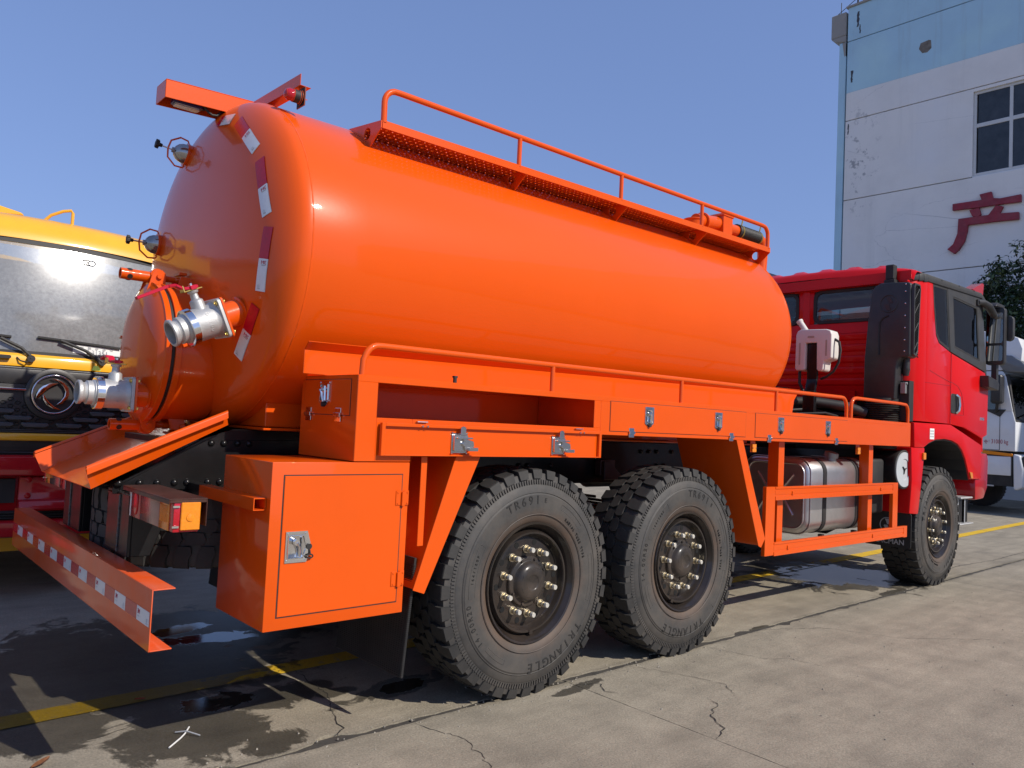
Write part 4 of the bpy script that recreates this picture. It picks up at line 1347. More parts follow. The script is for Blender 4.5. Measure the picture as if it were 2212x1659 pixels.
def side_deck(mir):
    Y = -1.25
    tk = .004
    b_ = MB(mir)
    # front skin, cut round the open locker
    b_.box(-1.157, 5.05, Y, Y + tk, 1.631, 1.662)                      # top rail
    b_.box(-1.157, -1.05, Y, Y + tk, 1.268, 1.631)                     # rear post
    b_.box(-1.05, -.85, Y, Y + tk, 1.268, 1.470)
    b_.box(-.85, .492, Y, Y + tk, 1.296, 1.470)
    b_.box(.434, .492, Y, Y + tk, 1.470, 1.631)
    b_.box(.492, 5.05, Y, Y + tk, 1.431, 1.631)
    # top, bottom, ends, inner walls
    b_.box(-1.157, 5.05, Y + tk, -.70, 1.658, 1.662)
    b_.box(.492, 5.05, Y + tk, -.70, 1.431, 1.435)
    b_.box(-1.153, .488, Y + tk, -.72, 1.452, 1.456)
    b_.box(.484, .488, Y + tk, -.72, 1.456, 1.658)
    b_.box(5.046, 5.05, Y + tk, -.70, 1.435, 1.658)
    b_.box(-1.153, 5.04, -.716, -.704, 1.456, 1.656)
    b_.box(-1.157, -1.153, Y + tk, -.71, 1.268, 1.658)                 # rear wall
    # fender panel that rises behind the walkway, its top folded inward
    b_.prism([(-1.27, 1.6625), (-1.27, 1.777), (3.40, 1.842), (3.35, 1.79), (3.32, 1.6625)], 'y', -.934, -.930)
    b_.solid([(-1.27, -.934, 1.777), (3.40, -.934, 1.842), (3.36, -.980, 1.880), (-1.275, -.980, 1.813)],
             [(-1.27, -.930, 1.780), (3.40, -.930, 1.845), (3.36, -.977, 1.883), (-1.275, -.977, 1.816)])
    dk = b_.build('side_deck', M['orange'], truck, bevel=.0018)
    if not mir:
        # open flap hanging down, seen from its inner side
        f_ = MB(mir)
        x0, x1, z0, z1 = -1.036, .476, 1.296, 1.449
        yf = Y - .012
        f_.box(x0, x1, yf, yf + .003, z0, z1)
        f_.box(x0, x0 + .02, yf - .018, yf, z0, z1); f_.box(x1 - .02, x1, yf - .018, yf, z0, z1)
        f_.box(x0 + .02, x1 - .02, yf - .018, yf, z0, z0 + .006); f_.box(x0 + .02, x1 - .02, yf - .018, yf, z1 - .016, z1)
        fl = f_.build('locker_flap', M['orange'], dk, bevel=.0018, label='open locker flap hanging down')
        for xl in (-.575, .125):
            l_ = MB(mir)
            yl = yf - .001
            l_.prism(rrect(xl - .042, xl + .042, 1.322, 1.405, .008), 'y', yl - .022, yl)
            l_.box(xl - .048, xl + .048, yl - .005, yl - .001, 1.312, 1.412)
            for a in (-.046, .046):
                for q in (1.312, 1.412): l_.cyl((xl + a, yl, q), (xl + a, yl - .009, q), .005, n=8)
            l_.prism([(xl + .005, 1.39), (xl + .07, 1.372), (xl + .075, 1.345), (xl + .02, 1.328)], 'y', yl - .034, yl - .022)
            l_.prism([(xl - .01, 1.40), (xl + .022, 1.40), (xl + .022, 1.44), (xl + .006, 1.447), (xl - .01, 1.44)], 'y', yl - .030, yl - .024)
            l_.box(xl + .03, xl + .085, yl - .055, yl - .034, 1.325, 1.342)
            l_.cyl((xl + .012, yl - .036, 1.36), (xl + .012, yl - .02, 1.36), .012, n=12)
            l_.box(xl - .035, xl + .06, yl - .04, yl - .022, 1.384, 1.392)
            l_.build('latch', M['steel'], dk, bevel=.0012)
        for xh in (-.80, .30):
            hh = MB(mir); hh.box(xh - .03, xh + .03, Y - .012, Y - .001, 1.4555, 1.4615); hh.cyl((xh - .03, Y - .012, 1.4585), (xh + .03, Y - .012, 1.4585), .004, n=8)
            for u in (-.012, .018): hh.cyl((xh + u, yf - .018, 1.4385), (xh + u, yf - .024, 1.4385), .005, n=8)
            hh.build('hinge', M['steel'], dk)
    else:
        f_ = MB(mir); f_.box(-1.045, .43, Y + .001, Y + .004, 1.474, 1.628); f_.build('locker_flap', M['orange'], dk)
    # shut lockers
    for (x0, x1, hx, lx) in ((.577, 2.07, (.777, 1.884), (.945, 1.715)), (2.202, 3.685, (2.40, 3.487), (2.562, 3.328))):
        d_ = MB(mir)
        d_.box(x0, x1, Y - .0035, Y - .0005, 1.456, 1.634)
        dr = d_.build('locker_door', M['orange'], dk, bevel=.0012)
        g_ = MB(mir)
        for q in ((x0 - .004, x1 + .004, 1.634, 1.637), (x0 - .004, x1 + .004, 1.453, 1.456), (x0 - .004, x0, 1.456, 1.634), (x1, x1 + .004, 1.456, 1.634)):
            g_.box(q[0], q[1], Y - .0011, Y - .0004, q[2], q[3])
        g_.build('door_gap', M['black_flat'], dk)
        for x in lx:
            paddle_latch(dk, (x, Y - .0036, 1.553), mir, w=.088, h=.128)
        for x in hx:
            small_hinge(dk, (x, Y - .003, 1.450), mir, M['chrome'], s=1.1)
    # small locker in the rear end
    xr = -1.157
    d_ = MB(mir)
    d_.box(xr - .0035, xr - .0005, -1.19, -.745, 1.475, 1.640)
    d_.build('locker_door', M['orange'], dk, bevel=.0012)
    g_ = MB(mir)
    for q in ((-1.194, -.741, 1.640, 1.643), (-1.194, -.741, 1.472, 1.475), (-1.194, -1.19, 1.475, 1.64), (-.745, -.741, 1.475, 1.64)):
        g_.box(xr - .0011, xr - .0004, q[0], q[1], q[2], q[3])
    g_.build('door_gap', M['black_flat'], dk)
    paddle_latch(dk, (xr - .0036, -.955, 1.572), mir, outdir='x', w=.105, h=.125)
    for y in (-.80, -1.09):
        small_hinge(dk, (xr - .0032, y, 1.474), mir, M['chrome'], outdir='x', s=1.25)
    # walkway handrails
    yr = Y + .02
    def rail(name, pts, r=.0155):
        q = MB(mir); q.tube(pts, r, 12); return q.build(name, M['orange'], dk)
    zt = lambda x: 1.803 + .0065 * (x + 1.1)
    pts = [(-1.128, yr, 1.66), (-1.124, yr, 1.735)]
    for i in range(1, 7):
        a = R(180 - 90 * i / 7); pts.append((-1.045 + .075 * math.cos(a), yr, zt(-1.05) - .075 + .075 * math.sin(a)))
    pts += [(-1.03, yr, zt(-1.03)), (1.3, yr, zt(1.3)), (3.60, yr, zt(3.6))]
    for i in range(1, 7):
        a = R(90 - 90 * i / 7); pts.append((3.62 + .085 * math.cos(a), yr, zt(3.62) - .085 + .085 * math.sin(a)))
    pts += [(3.708, yr, 1.74), (3.708, yr, 1.66)]
    rail('handrail', pts)
    for x in (.095, 1.305, 2.525): rail('handrail_post', [(x, yr, 1.658), (x, yr, zt(x) - .005)], .014)
    pts = [(3.795, yr, 1.66), (3.795, yr, 1.74)]
    for i in range(1, 7):
        a = R(180 - 90 * i / 7); pts.append((3.88 + .085 * math.cos(a), yr, 1.755 + .085 * math.sin(a)))
    pts += [(3.9, yr, 1.842), (4.85, yr, 1.842)]
    for i in range(1, 7):
        a = R(90 - 90 * i / 7); pts.append((4.95 + .075 * math.cos(a), yr, 1.765 + .075 * math.sin(a)))
    pts += [(5.025, yr, 1.74), (5.025, yr, 1.66)]
    rail('handrail', pts)
    # small rubber stop on the walkway
    q = MB(mir); q.cyl((-.57, -1.20, 1.662), (-.57, -1.20, 1.69), .010, n=10); q.box(-.58, -.56, -1.21, -1.19, 1.69, 1.70); q.build('rubber_stop', M['black_flat'], dk)
    return dk
side_deck(False); side_deck(True)

# ------------------------------------------------------------------ lower toolboxes
def toolbox(mir):
    Y = -1.25
    b_ = MB(mir)
    b_.box(-1.541, -.852, Y, -.746, .560, 1.264)
    tb = b_.build('toolbox', M['orange'], truck, bevel=.003, seg=2)
    d_ = MB(mir)
    d_.box(-1.483, -.893, Y - .004, Y - .0005, .616, 1.206)
    d_.build('toolbox_door', M['orange'], tb, bevel=.0014)
    g_ = MB(mir)
    for q in ((-1.488, -.888, 1.206, 1.211), (-1.488, -.888, .611, .616), (-1.488, -1.483, .616, 1.206), (-.893, -.888, .616, 1.206)):
        g_.box(q[0], q[1], Y - .0012, Y - .0004, q[2], q[3])
    g_.build('door_gap', M['black_flat'], tb)
    small_hinge(tb, (-.887, Y - .004, 1.098), mir, M['orange'], vertical=True, s=1.05)
    small_hinge(tb, (-.890, Y - .004, .722), mir, M['orange'], vertical=True, s=1.05)
    paddle_latch(tb, (-1.408, Y - .0045, .905), mir, w=.115, h=.132, pointed=False)
    # square tube that carries the box
    s_ = MB(mir)
    x0, x1, z0, z1 = -1.598, -1.5435, 1.060, 1.112
    t = .004
    s_.box(x0, x1, -1.215, -.60, z1 - t, z1); s_.box(x0, x1, -1.215, -.60, z0, z0 + t)
    s_.box(x0, x0 + t, -1.215, -.60, z0 + t, z1 - t); s_.box(x1 - t, x1, -1.215, -.60, z0 + t, z1 - t)
    s_.build('support_tube', M['orange'], tb)
    s_ = MB(mir); s_.box(x0, x1, -.60, -.44, z0, z1); s_.build('support_stub', M['black_paint'], tb, bevel=.002)
toolbox(False); toolbox(True)

# ------------------------------------------------------------------ wheel guards and mud flaps
def guards(mir):
    Y = -1.25
    b_ = MB(mir)
    # sloping plate behind the bogie, with a face strip
    b_.solid([(-.576, Y + .004, 1.290), (-.792, Y + .004, .660), (-.792, -.80, .660), (-.576, -.80, 1.290)],
             [(-.572, Y + .004, 1.288), (-.788, Y + .004, .658), (-.788, -.80, .658), (-.572, -.80, 1.288)])
    b_.prism([(-.576, 1.294), (-.418, 1.294), (-.728, .630), (-.796, .654)], 'y', Y, Y + .004)
    b_.prism([(-.848, 1.27), (-.58, 1.27), (-.792, .664), (-.842, .674)], 'y', -.885, -.881)
    b_.box(-.775, -.740, -1.236, -1.232, .86, 1.292); b_.box(-.744, -.740, -1.232, -1.19, .86, 1.292)
    gd = b_.build('wheel_guard', M['orange'], truck, bevel=.0015)
    for (x, z, y) in ((-.742, .856, -.89), (-.815, .715, -.89)):
        n_ = MB(mir); n_.cyl((x, y, z), (x, y - .006, z), .022, n=16); n_.cyl((x, y - .006, z), (x, y - .018, z), .0145, n=6); n_.build('guard_bolt', M['brass'], gd)
    f_ = MB(mir)
    # ahead of the bogie
    f_.solid([(1.965, Y + .004, 1.430), (2.300, Y + .004, .655), (2.300, -.72, .655), (1.965, -.72, 1.430)],
             [(1.969, Y + .004, 1.432), (2.304, Y + .004, .657), (2.304, -.72, .657), (1.969, -.72, 1.432)])
    f_.prism([(1.960, 1.4305), (2.045, 1.4305), (2.392, .700), (2.338, .636), (2.300, .652)], 'y', Y, Y + .004)
    f_.build('wheel_guard', M['orange'], truck, bevel=.0015)
    m_ = MB(mir)
    m_.solid([(-.815, -1.215, .236), (-.815, -.60, .236), (-.77, -.60, .80), (-.77, -1.215, .80)], [(-.803, -1.215, .236), (-.803, -.60, .236), (-.758, -.60, .80), (-.758, -1.215, .80)])
    for i in range(56):
        z = .24 + i * .0095
        x = -.8155 + (.045 / .564) * (z - .236)
        m_.box(x - .0026, x + .001, -1.214, -.601, z, z + .0045)
        m_.box(x, x + .0125, -1.2185, -1.214, z, z + .0055)
    m_.build('mud_flap', M['black_flat'], truck)
guards(False); guards(True)
# canopy of the middle guard on the near side carries two amber side lamps
def amber(parent, x, y, z, mir=False):
    a_ = MB(mir)
    a_.box(x - .004, x + .062, y, y + .004, z - .012, z + .088)
    a_.cur = 1
    a_.prism(rrect(x + .002, x + .056, z - .010, z + .052, .006), 'y', y - .014, y)
    a_.cur = 2
    for q in (x + .006, x + .052):
        a_.cyl((q, y - .013, z + .021), (q, y - .018, z + .021), .005, n=8)
    a_.build('side_lamp', [M['orange'], M['lens_amber'], M['steel']], parent, bevel=.0012)

# ------------------------------------------------------------------ side guard
def side_guard(mir):
    Y = -1.25
    b_ = MB(mir)
    b_.box(2.39, 2.52, Y, Y + .03, .567, 1.086)
    def ribbed(x0, x1, z0, z1):
        h = z1 - z0
        b_.box(x0, x1, Y + .001, Y + .004, z0, z1)
        b_.box(x0, x1, Y - .004, Y + .001, z1 - .16 * h, z1)
        b_.box(x0, x1, Y - .004, Y + .001, z0, z0 + .30 * h)
        b_.box(x0, x1, Y - .001, Y + .001, z0 + .42 * h, z0 + .74 * h)
        b_.box(x0, x1, Y + .004, Y + .025, z1 - .004, z1); b_.box(x0, x1, Y + .004, Y + .025, z0, z0 + .004)
    ribbed(2.5205, 4.664, .982, 1.084)
    ribbed(2.5205, 4.93, .560, .662)
    b_.box(4.665, 4.775, Y - .003, Y + .03, .6625, 1.083)
    b_.box(4.9305, 5.01, Y - .003, Y + .03, .553, .661)
    sg = b_.build('side_guard', M['orange'], truck, bevel=.0016)
    for x0 in (2.66, 4.27):
        p = MB(mir)
        p.box(x0, x0 + .085, -1.19, -1.186, .58, 1.43); p.box(x0, x0 + .004, -1.186, -1.10, .58, 1.43)
        p.build('guard_post', M['orange'], sg)
    for (x, z) in ((2.78, 1.033), (4.40, 1.03), (2.73, .612), (4.25, .61)):
        n_ = MB(mir); n_.box(x - .012, x + .012, Y - .008, Y - .003, z - .016, z + .016); n_.build('guard_bolt', M['orange'], sg, bevel=.003)
    amber(sg, 2.235, -1.20, 1.355, mir)
    amber(sg, 3.985, -1.20, 1.355, mir)
side_guard(False); side_guard(True)

# ------------------------------------------------------------------ fuel tank
def loft(mb, loops):
    n = len(loops[0])
    vs = [p for l in loops for p in l]
    fs = []
    for i in range(len(loops) - 1):
        for k in range(n):
            l = (k + 1) % n
            fs.append((i * n + k, i * n + l, (i + 1) * n + l, (i + 1) * n + k))
    fs.append(tuple(range(n))[::-1]); fs.append(tuple((len(loops) - 1) * n + k for k in range(n)))
    mb.add(vs, fs)
ft = MB()
fx0, fx1 = 3.33, 4.42
loops = []
for x, d in ((fx0, .05), (fx0, .035), (fx0 + .012, .010), (fx0 + .03, 0), (fx1 - .03, 0), (fx1 - .012, .010), (fx1, .035), (fx1, .05)):
    loops.append([(x, p[0], p[1]) for p in rrect(-1.10 + d, -.48 - d, .645 + d, 1.29 - d, .12 - d * .6, 6)])
loft(ft, loops)
fuel = ft.build('fuel_tank', M['tank_alu'], truck, angle=40)
# pressed cross and rolled edge on the rear end
for q in ([(fx0 - .003, -.62, .80), (fx0 - .006, -.70, .93), (fx0 - .006, -.88, .93), (fx0 - .003, -.96, .80)], [(fx0 - .003, -.62, 1.15), (fx0 - .006, -.72, 1.02), (fx0 - .006, -.86, 1.02), (fx0 - .003, -.96, 1.15)]):
    pe = MB(); pe.tube(q, .012, 8); pe.build('pressed_rib', M['tank_alu'], fuel, angle=60)
for xx, rc, rr_ in ((fx0 - .001, (-1.055, -.525, .69, 1.245, .09), .010), (fx0 + .028, (-1.103, -.477, .642, 1.293, .12), .006), (fx1 - .028, (-1.103, -.477, .642, 1.293, .12), .006)):
    pe = MB(); pe.tube([(xx, p[0], p[1]) for p in rrect(*rc, 6)], rr_, 8, closed=True); pe.build('rolled_edge', M['tank_alu'], fuel, angle=60)
for x in (3.58, 4.21):
    s_ = MB()
    o_ = rrect(-1.106, -.474, .639, 1.296, .122, 6); i_ = rrect(-1.1005, -.4795, .6445, 1.2905, .1195, 6)
    ring_frame(s_, o_, i_, 'x', x, x + .062)
    s_.box(x + .01, x + .05, -1.10, -1.06, .58, .64)
    s_.build('tank_strap', M['black_flat'], fuel, bevel=.0012)
cp = MB()
cp.lathe([(0, .055), (.035, .05), (.036, .062), (.075, .060), (.08, .04), (.081, 0)], (3.90, -1.0, 1.275), (0, -.25, 1), 20)
cp.build('filler_cap', M['alu_dark'], fuel)
bx_ = MB(); bx_.box(4.5, 4.78, -1.12, -.55, .78, 1.30); bx_.build('battery_box', M['black_flat'], truck, bevel=.03, seg=3)

# ------------------------------------------------------------------ air filter canister by the mudguard
af = MB()
af.lathe([(-.36, .16), (0, .188), (.02, .192), (.05, .192), (.055, .186), (.056, .175), (.045, .172), (.02, .165), (.02, 0)], (5.02, -1.16, 1.203), (-.07, -1, 0.0), 40)
filt = af.build('air_filter', M['black_flat'], truck, bevel=.003)
d_ = V((-.07, -1, 0)).normalized()
fl = MB(); fl.lathe([(.050, .172), (.058, .17), (.058, .105), (.046, .10), (.030, .06), (.028, 0)], (5.02, -1.16, 1.203), d_, 40); fl.build('filter_cover', M['grey_paint'], filt)
kn = MB(); c_ = V((5.02, -1.16, 1.203)) + d_ * .03
kn.cyl(c_, c_ + d_ * .03, .012, n=10)
for a in (40, 160, 280):
    u = V((0, 0, 1)); w = d_.cross(u)
    kn.cyl(c_ + d_ * .026, c_ + d_ * .026 + (u * math.sin(R(a)) + w * math.cos(R(a))) * .045, .008, .004, n=8)
kn.build('wing_nut', M['black_flat'], filt)

# ------------------------------------------------------------------ wheels
RT, WT = 0.62, 0.375
def tyre_mesh():
    mb = MB()
    O, D = (0, 0, 0), (0, 1, 0)      # y = 0 outer face, inward positive
    mb.cur = 0
    prof_ = [(.030, .318), (.012, .332), (.000, .365), (-.006, .42), (-.004, .478), (.000, .482), (.002, .488), (.006, .528), (.010, .532), (.012, .536), (.014, .562), (.016, .566), (.022, .594),
             (.06, .600), (WT - .06, .600), (WT - .022, .594), (WT - .014, .562), (WT + .006, .42), (WT, .365), (WT - .03, .318)]
    mb.lathe(prof_, O, D, 96, caps=False)
    # fine radial ribs on the shoulder
    N = 190
    for k in range(N):
        a = 2 * math.pi * k / N
        da = math.pi / N * 1.05
        def P(t, r, q): return (r * math.sin(q), t, r * math.cos(q))
        top = [P(.0045, .5375, a), P(.0045, .5375, a + da), P(.0085, .560, a + da), P(.0085, .560, a)]
        bot = [P(.013, .5375, a), P(.013, .5375, a + da), P(.015, .560, a + da), P(.015, .560, a)]
        mb.add(top + bot, [(0, 1, 2, 3), (0, 1, 5, 4), (1, 2, 6, 5), (2, 3, 7, 6), (3, 0, 4, 7)])
    # raised rings, side bars and the valve dot
    for r_ in (.372, .49):
        mb.lathe([(-.0062 if r_ < .4 else .001, r_ - .003), (-.0085 if r_ < .4 else -.002, r_), (-.0062 if r_ < .4 else .001, r_ + .003)], O, D, 96, caps=False)
    mb.cur = 1
    NP = 36
    pit = 2 * math.pi / NP
    def blk(poly, rt=RT, rb=.592, drop=None):
        """poly: (t, pitch units); drop(t) lowers the top near the shoulder"""
        top, bot = [], []
        for t, u in poly:
            a = u * pit
            r_ = rt - (drop(t) if drop else 0)
            top.append((r_ * math.sin(a), t, r_ * math.cos(a)))
            bot.append((rb * math.sin(a), t, rb * math.cos(a)))
        mb.solid(top, bot)
    for k in range(NP):
        for side in (0, 1):
            def tt(t): return t if side == 0 else WT - t
            o_ = k + (0.5 if side else 0)
            # shoulder lug: wraps down the side
            poly = [(tt(.018), o_ + .13), (tt(.018), o_ + .78), (tt(.055), o_ + .78), (tt(.085), o_ + .90), (tt(.118), o_ + .84), (tt(.118), o_ + .30), (tt(.085), o_ + .18), (tt(.055), o_ + .13)]
            blk(poly, RT, .590, lambda t: .004 if (t < .02 or t > WT - .02) else 0)
            # outer wall of the lug
            def P(t, r, u): return (r * math.sin(u * pit), tt(t), r * math.cos(u * pit))
            a0, a1 = o_ + .13, o_ + .78
            mb.solid([P(.004, .567, a0 + .03), P(.004, .567, a1 - .03), P(.014, RT - .006, a1), P(.014, RT - .006, a0)],
                     [P(.024, .567, a0 + .03), P(.024, .567, a1 - .03), P(.022, RT - .003, a1), P(.022, RT - .003, a0)])
            # centre lug
            c_ = o_ + .5
            poly = [(tt(.126), c_ + .14), (tt(.126), c_ + .84), (tt(.150), c_ + .98), (tt(.184), c_ + .86), (tt(.1855), c_ + .24), (tt(.160), c_ + .10)]
            blk(poly, RT, .592)
            # sipe tie-bars
            blk([(tt(.184), c_ + .40), (tt(.184), c_ + .55), (WT / 2 + (.0 if side == 0 else -.0), c_ + .55), (WT / 2, c_ + .40)], RT - .012, .592)
    # lettering, raised on the side wall
    mb.cur = 2
    def ring_text(txt, r, a_mid, size, step, flip=False, depth=.004, y0=-.0045):
        n = len(txt)
        for i, chr_ in enumerate(txt):
            if chr_ == ' ': continue
            a = a_mid + (i - (n - 1) / 2) * step * (-1 if flip else 1)
            # seen from outside (looking +y): x right, z up ; angle clockwise from top
            out = V((math.sin(a), 0, math.cos(a)))
            right = V((math.cos(a), 0, -math.sin(a)))
            if flip: up_, rt_ = -out, -right
            else: up_, rt_ = out, right
            c_ = out * r + V((0, y0, 0))
            text_mesh(chr_, size, frame(c_, rt_, up_), depth, mb, offset=size * .008)
    ring_text('TR691', .448, R(-9), .066, R(6.6), y0=-.0052)
    ring_text('E', .448, R(12), .034, R(5), y0=-.0052)
    ring_text('14.00R20', .455, R(-110), .040, R(3.9), y0=-.0052)
    ring_text('TRIANGLE', .455, R(158), .070, R(7.4), y0=-.0052)
    ring_text('RADIAL TUBE TYPE', .400, R(58), .020, R(2.6), y0=-.0070)
    ring_text('164/160F', .435, R(-72), .022, R(2.6), y0=-.0058)
    mb.cur = 0
    for a in (R(40), R(-98), R(140), R(98)):
        out = V((math.sin(a), 0, math.cos(a))); rt_ = V((math.cos(a), 0, -math.sin(a)))
    def pill(a_mid, span, r, wdt):
        pts = []
        K = 14
        for i in range(K + 1):
            a = a_mid + span * (i / K - .5); pts.append(((r + wdt) * math.sin(a), -.0045, (r + wdt) * math.cos(a)))
        for i in range(K + 1):
            a = a_mid + span * (.5 - i / K); pts.append(((r - wdt) * math.sin(a), -.0045, (r - wdt) * math.cos(a)))
        mb.tube(pts, .0022, 5, closed=True)
    pill(R(42), R(26), .445, .014); pill(R(95), R(34), .455, .014); pill(R(-73), R(36), .435, .020); pill(R(-140), R(20), .44, .012)
    me_o = mb.build('tyre', [M['rubber'], M['tread'], mat('tyre_lettering_rubber', (0.018, 0.0175, 0.017), 0.55, var=0.1, dust=.15, dust_rgb=(.06, .05, .045))], None, angle=40, recalc=True)
    me = me_o.data; bpy.data.objects.remove(me_o)
    return me
TYRE = tyre_mesh()
def rim_meshes():
    O, D = (0, 0, 0), (0, 1, 0)
    mb = MB()
    mb.lathe([(.034, .318), (.008, .330), (.000, .326), (.004, .316), (.020, .308), (.034, .296), (.052, .290), (.058, .284), (.034, .278), (.024, .272), (.024, .262), (.034, .256), (.058, .252), (.068, .244), (.066, .236), (.062, .226),
              (.062, .14), (.062, .10), (.062, 0)], O, D, 72, caps=False)
    # lock ring split
    mb.box(-.012, .012, .020, .034, -.284, -.262)
    rim = mb.build('wheel', M['rim'], None, angle=35)
    h = MB()
    h.cyl((0, .0625, 0), (0, .0605, 0), .0165, n=16)
    hole = h.build('hand_hole', mat('hole_black', (0.003, 0.003, 0.003), 0.9), None)
    hb_ = MB()
    hb_.lathe([(.062, .140), (.048, .138), (.042, .132), (.040, .114), (.036, .110), (.022, .105), (.008, .092), (.001, .072), (-.002, .050), (-.001, .042), (.003, .037), (.004, 0)], O, D, 48, caps=False)
    for k in range(8):
        a = R(22.5 + 45 * k)
        hb_.cyl((.124 * math.sin(a), .044, .124 * math.cos(a)), (.124 * math.sin(a), .032, .124 * math.cos(a)), .008, n=6)
        hb_.solid([(.107 * math.sin(a - .30), .026, .107 * math.cos(a - .30)), (.107 * math.sin(a + .30), .026, .107 * math.cos(a + .30)), (.080 * math.sin(a + .2), .0015, .080 * math.cos(a + .2)), (.080 * math.sin(a - .2), .0015, .080 * math.cos(a - .2))],
                  [(.10 * math.sin(a - .30), .036, .10 * math.cos(a - .30)), (.10 * math.sin(a + .30), .036, .10 * math.cos(a + .30)), (.075 * math.sin(a + .2), .012, .075 * math.cos(a + .2)), (.075 * math.sin(a - .2), .012, .075 * math.cos(a - .2))])
    hub = hb_.build('hub', M['hub'], None, bevel=.0015)
    n_ = MB()
    n_.cyl((0, .062, 0), (0, .052, 0), .023, n=18)
    n_.cyl((0, .052, 0), (0, .026, 0), .0180, .0175, n=6)
    n_.cyl((0, .028, 0), (0, .012, 0), .0125, n=12)
    n_.cur = 1
    n_.cyl((0, .014, 0), (0, -.004, 0), .0150, .0140, n=14)
    nut = n_.build('wheel_nut', [M['nut'], mat('nut_cap', (0.58, 0.56, 0.50), 0.4, metal=0.3, var=.1, vscale=30)], None, bevel=.0012)
    ds = [o.data for o in (rim, hole, hub, nut)]
    for o in (rim, hole, hub, nut): bpy.data.objects.remove(o)
    return ds
RIM, HOLE, HUB, NUT = rim_meshes()
def wheel(x, mir, rot):
    w = bpy.data.objects.new('wheel', RIM); C.objects.link(w); w.parent = truck
    base = Matrix.Translation((x, -1.25 if not mir else 1.25, .612))
    if mir: base = base @ Matrix.Rotation(math.pi, 4, 'Z')
    w.matrix_local = base @ Matrix.Rotation(rot, 4, 'Y')
    for nm, me in (('tyre', TYRE), ('hub', HUB)):
        o = bpy.data.objects.new(nm, me); C.objects.link(o); o.parent = w
    for k in range(10):
        a = R(18 + 36 * k)
        o = bpy.data.objects.new('hand_hole', HOLE); C.objects.link(o); o.parent = w
        o.matrix_local = Matrix.Translation((.214 * math.sin(a), 0, .214 * math.cos(a)))
        a = R(36 * k)
        o = bpy.data.objects.new('wheel_nut', NUT); C.objects.link(o); o.parent = w
        o.matrix_local = Matrix.Translation((.176 * math.sin(a), 0, .176 * math.cos(a)))
for mir in (False, True):
    wheel(0.0, mir, R(-4)); wheel(1.4, mir, R(24)); wheel(5.862, mir, R(150))

# spare wheel slung flat under the rear overhang
w = bpy.data.objects.new('spare_wheel', RIM); C.objects.link(w); w.parent = truck
w.matrix_local = Matrix.Translation((-1.27, 0, .69)) @ Matrix.Rotation(R(90), 4, 'X')
o = bpy.data.objects.new('tyre', TYRE); C.objects.link(o); o.parent = w
q = MB(); q.box(-1.34, -1.20, -.42, .42, 1.035, 1.058); q.cyl((-1.27, 0, .8), (-1.27, 0, 1.04), .03, n=12); q.build('spare_carrier', M['black_flat'], truck)

# ------------------------------------------------------------------ red cab
XR, XF = 5.13, 7.30
cabm = MB()
Yc = 1.25
RW0, RW1, RZ0, RZ1 = -1.02, -.20, 2.735, 3.055     # near rear window (y, z)
LW0, LW1 = .02, .80
# rear wall in pieces round its two windows
def rear(y0, y1, z0, z1): cabm.box(XR, XR + .02, y0, y1, z0, z1)
rear(-1.10, 1.10, 1.93, RZ0 - .02); rear(-1.10, 1.10, RZ1 + .02, 3.20)
rear(-1.10, RW0 - .02, RZ0 - .02, RZ1 + .02); rear(RW1 + .02, LW0 - .02, RZ0 - .02, RZ1 + .02); rear(LW1 + .02, 1.10, RZ0 - .02, RZ1 + .02)
# rounded rear corners
for s_ in (-1, 1):
    pl = []
    for a in range(0, 7):
        t = R(a * 15)
        pl.append((XR + .27 - .27 * math.cos(t), s_ * (1.10 + .15 * math.sin(t))))
    inner = [(p[0] + .015, p[1] - s_ * .02) for p in pl]
    cabm.prism(pl + inner[::-1], 'z', 1.69, 3.12)
# side skins
side_rear = [(5.40, 1.69), (6.092, 1.69), (6.092, 2.455), (5.74, 2.525), (5.655, 2.60), (5.59, 2.86), (5.545, 3.135), (5.40, 3.125)]
for s_ in (-1, 1):
    y0 = s_ * Yc
    cabm.prism(side_rear, 'y', y0 - s_ * .0, y0 - s_ * .02)
# floor, front below the screen
cabm.box(5.16, 7.2, -1.2, 1.2, 1.69, 1.72)
cabm.box(7.26, 7.30, -1.2, 1.2, 1.40, 2.28)
cab = cabm.build('cab', M['red'], truck, bevel=.006, seg=2)
# ribs pressed into the rear wall
for z in (2.08, 2.20, 2.32, 2.44, 2.56):
    r_ = MB()
    r_.prism([(XR - .016, z - .025), (XR - .016, z + .025), (XR + .001, z + .045), (XR + .001, z - .045)], 'y', -1.06, 1.06)
    r_.build('pressed_rib', M['red'], cab, bevel=.006, seg=2)
r_ = MB()
r_.box(XR - .02, XR + .06, -1.08, 1.08, 1.88, 1.95)
r_.prism([(XR - .006, 2.69), (XR - .006, 3.10), (XR, 3.10), (XR, 2.69)], 'y', -.13, -.05)
r_.box(XR - .06, XR, -.68, -.62, 1.78, 1.98)
r_.build('rear_frame', M['red'], cab, bevel=.006)
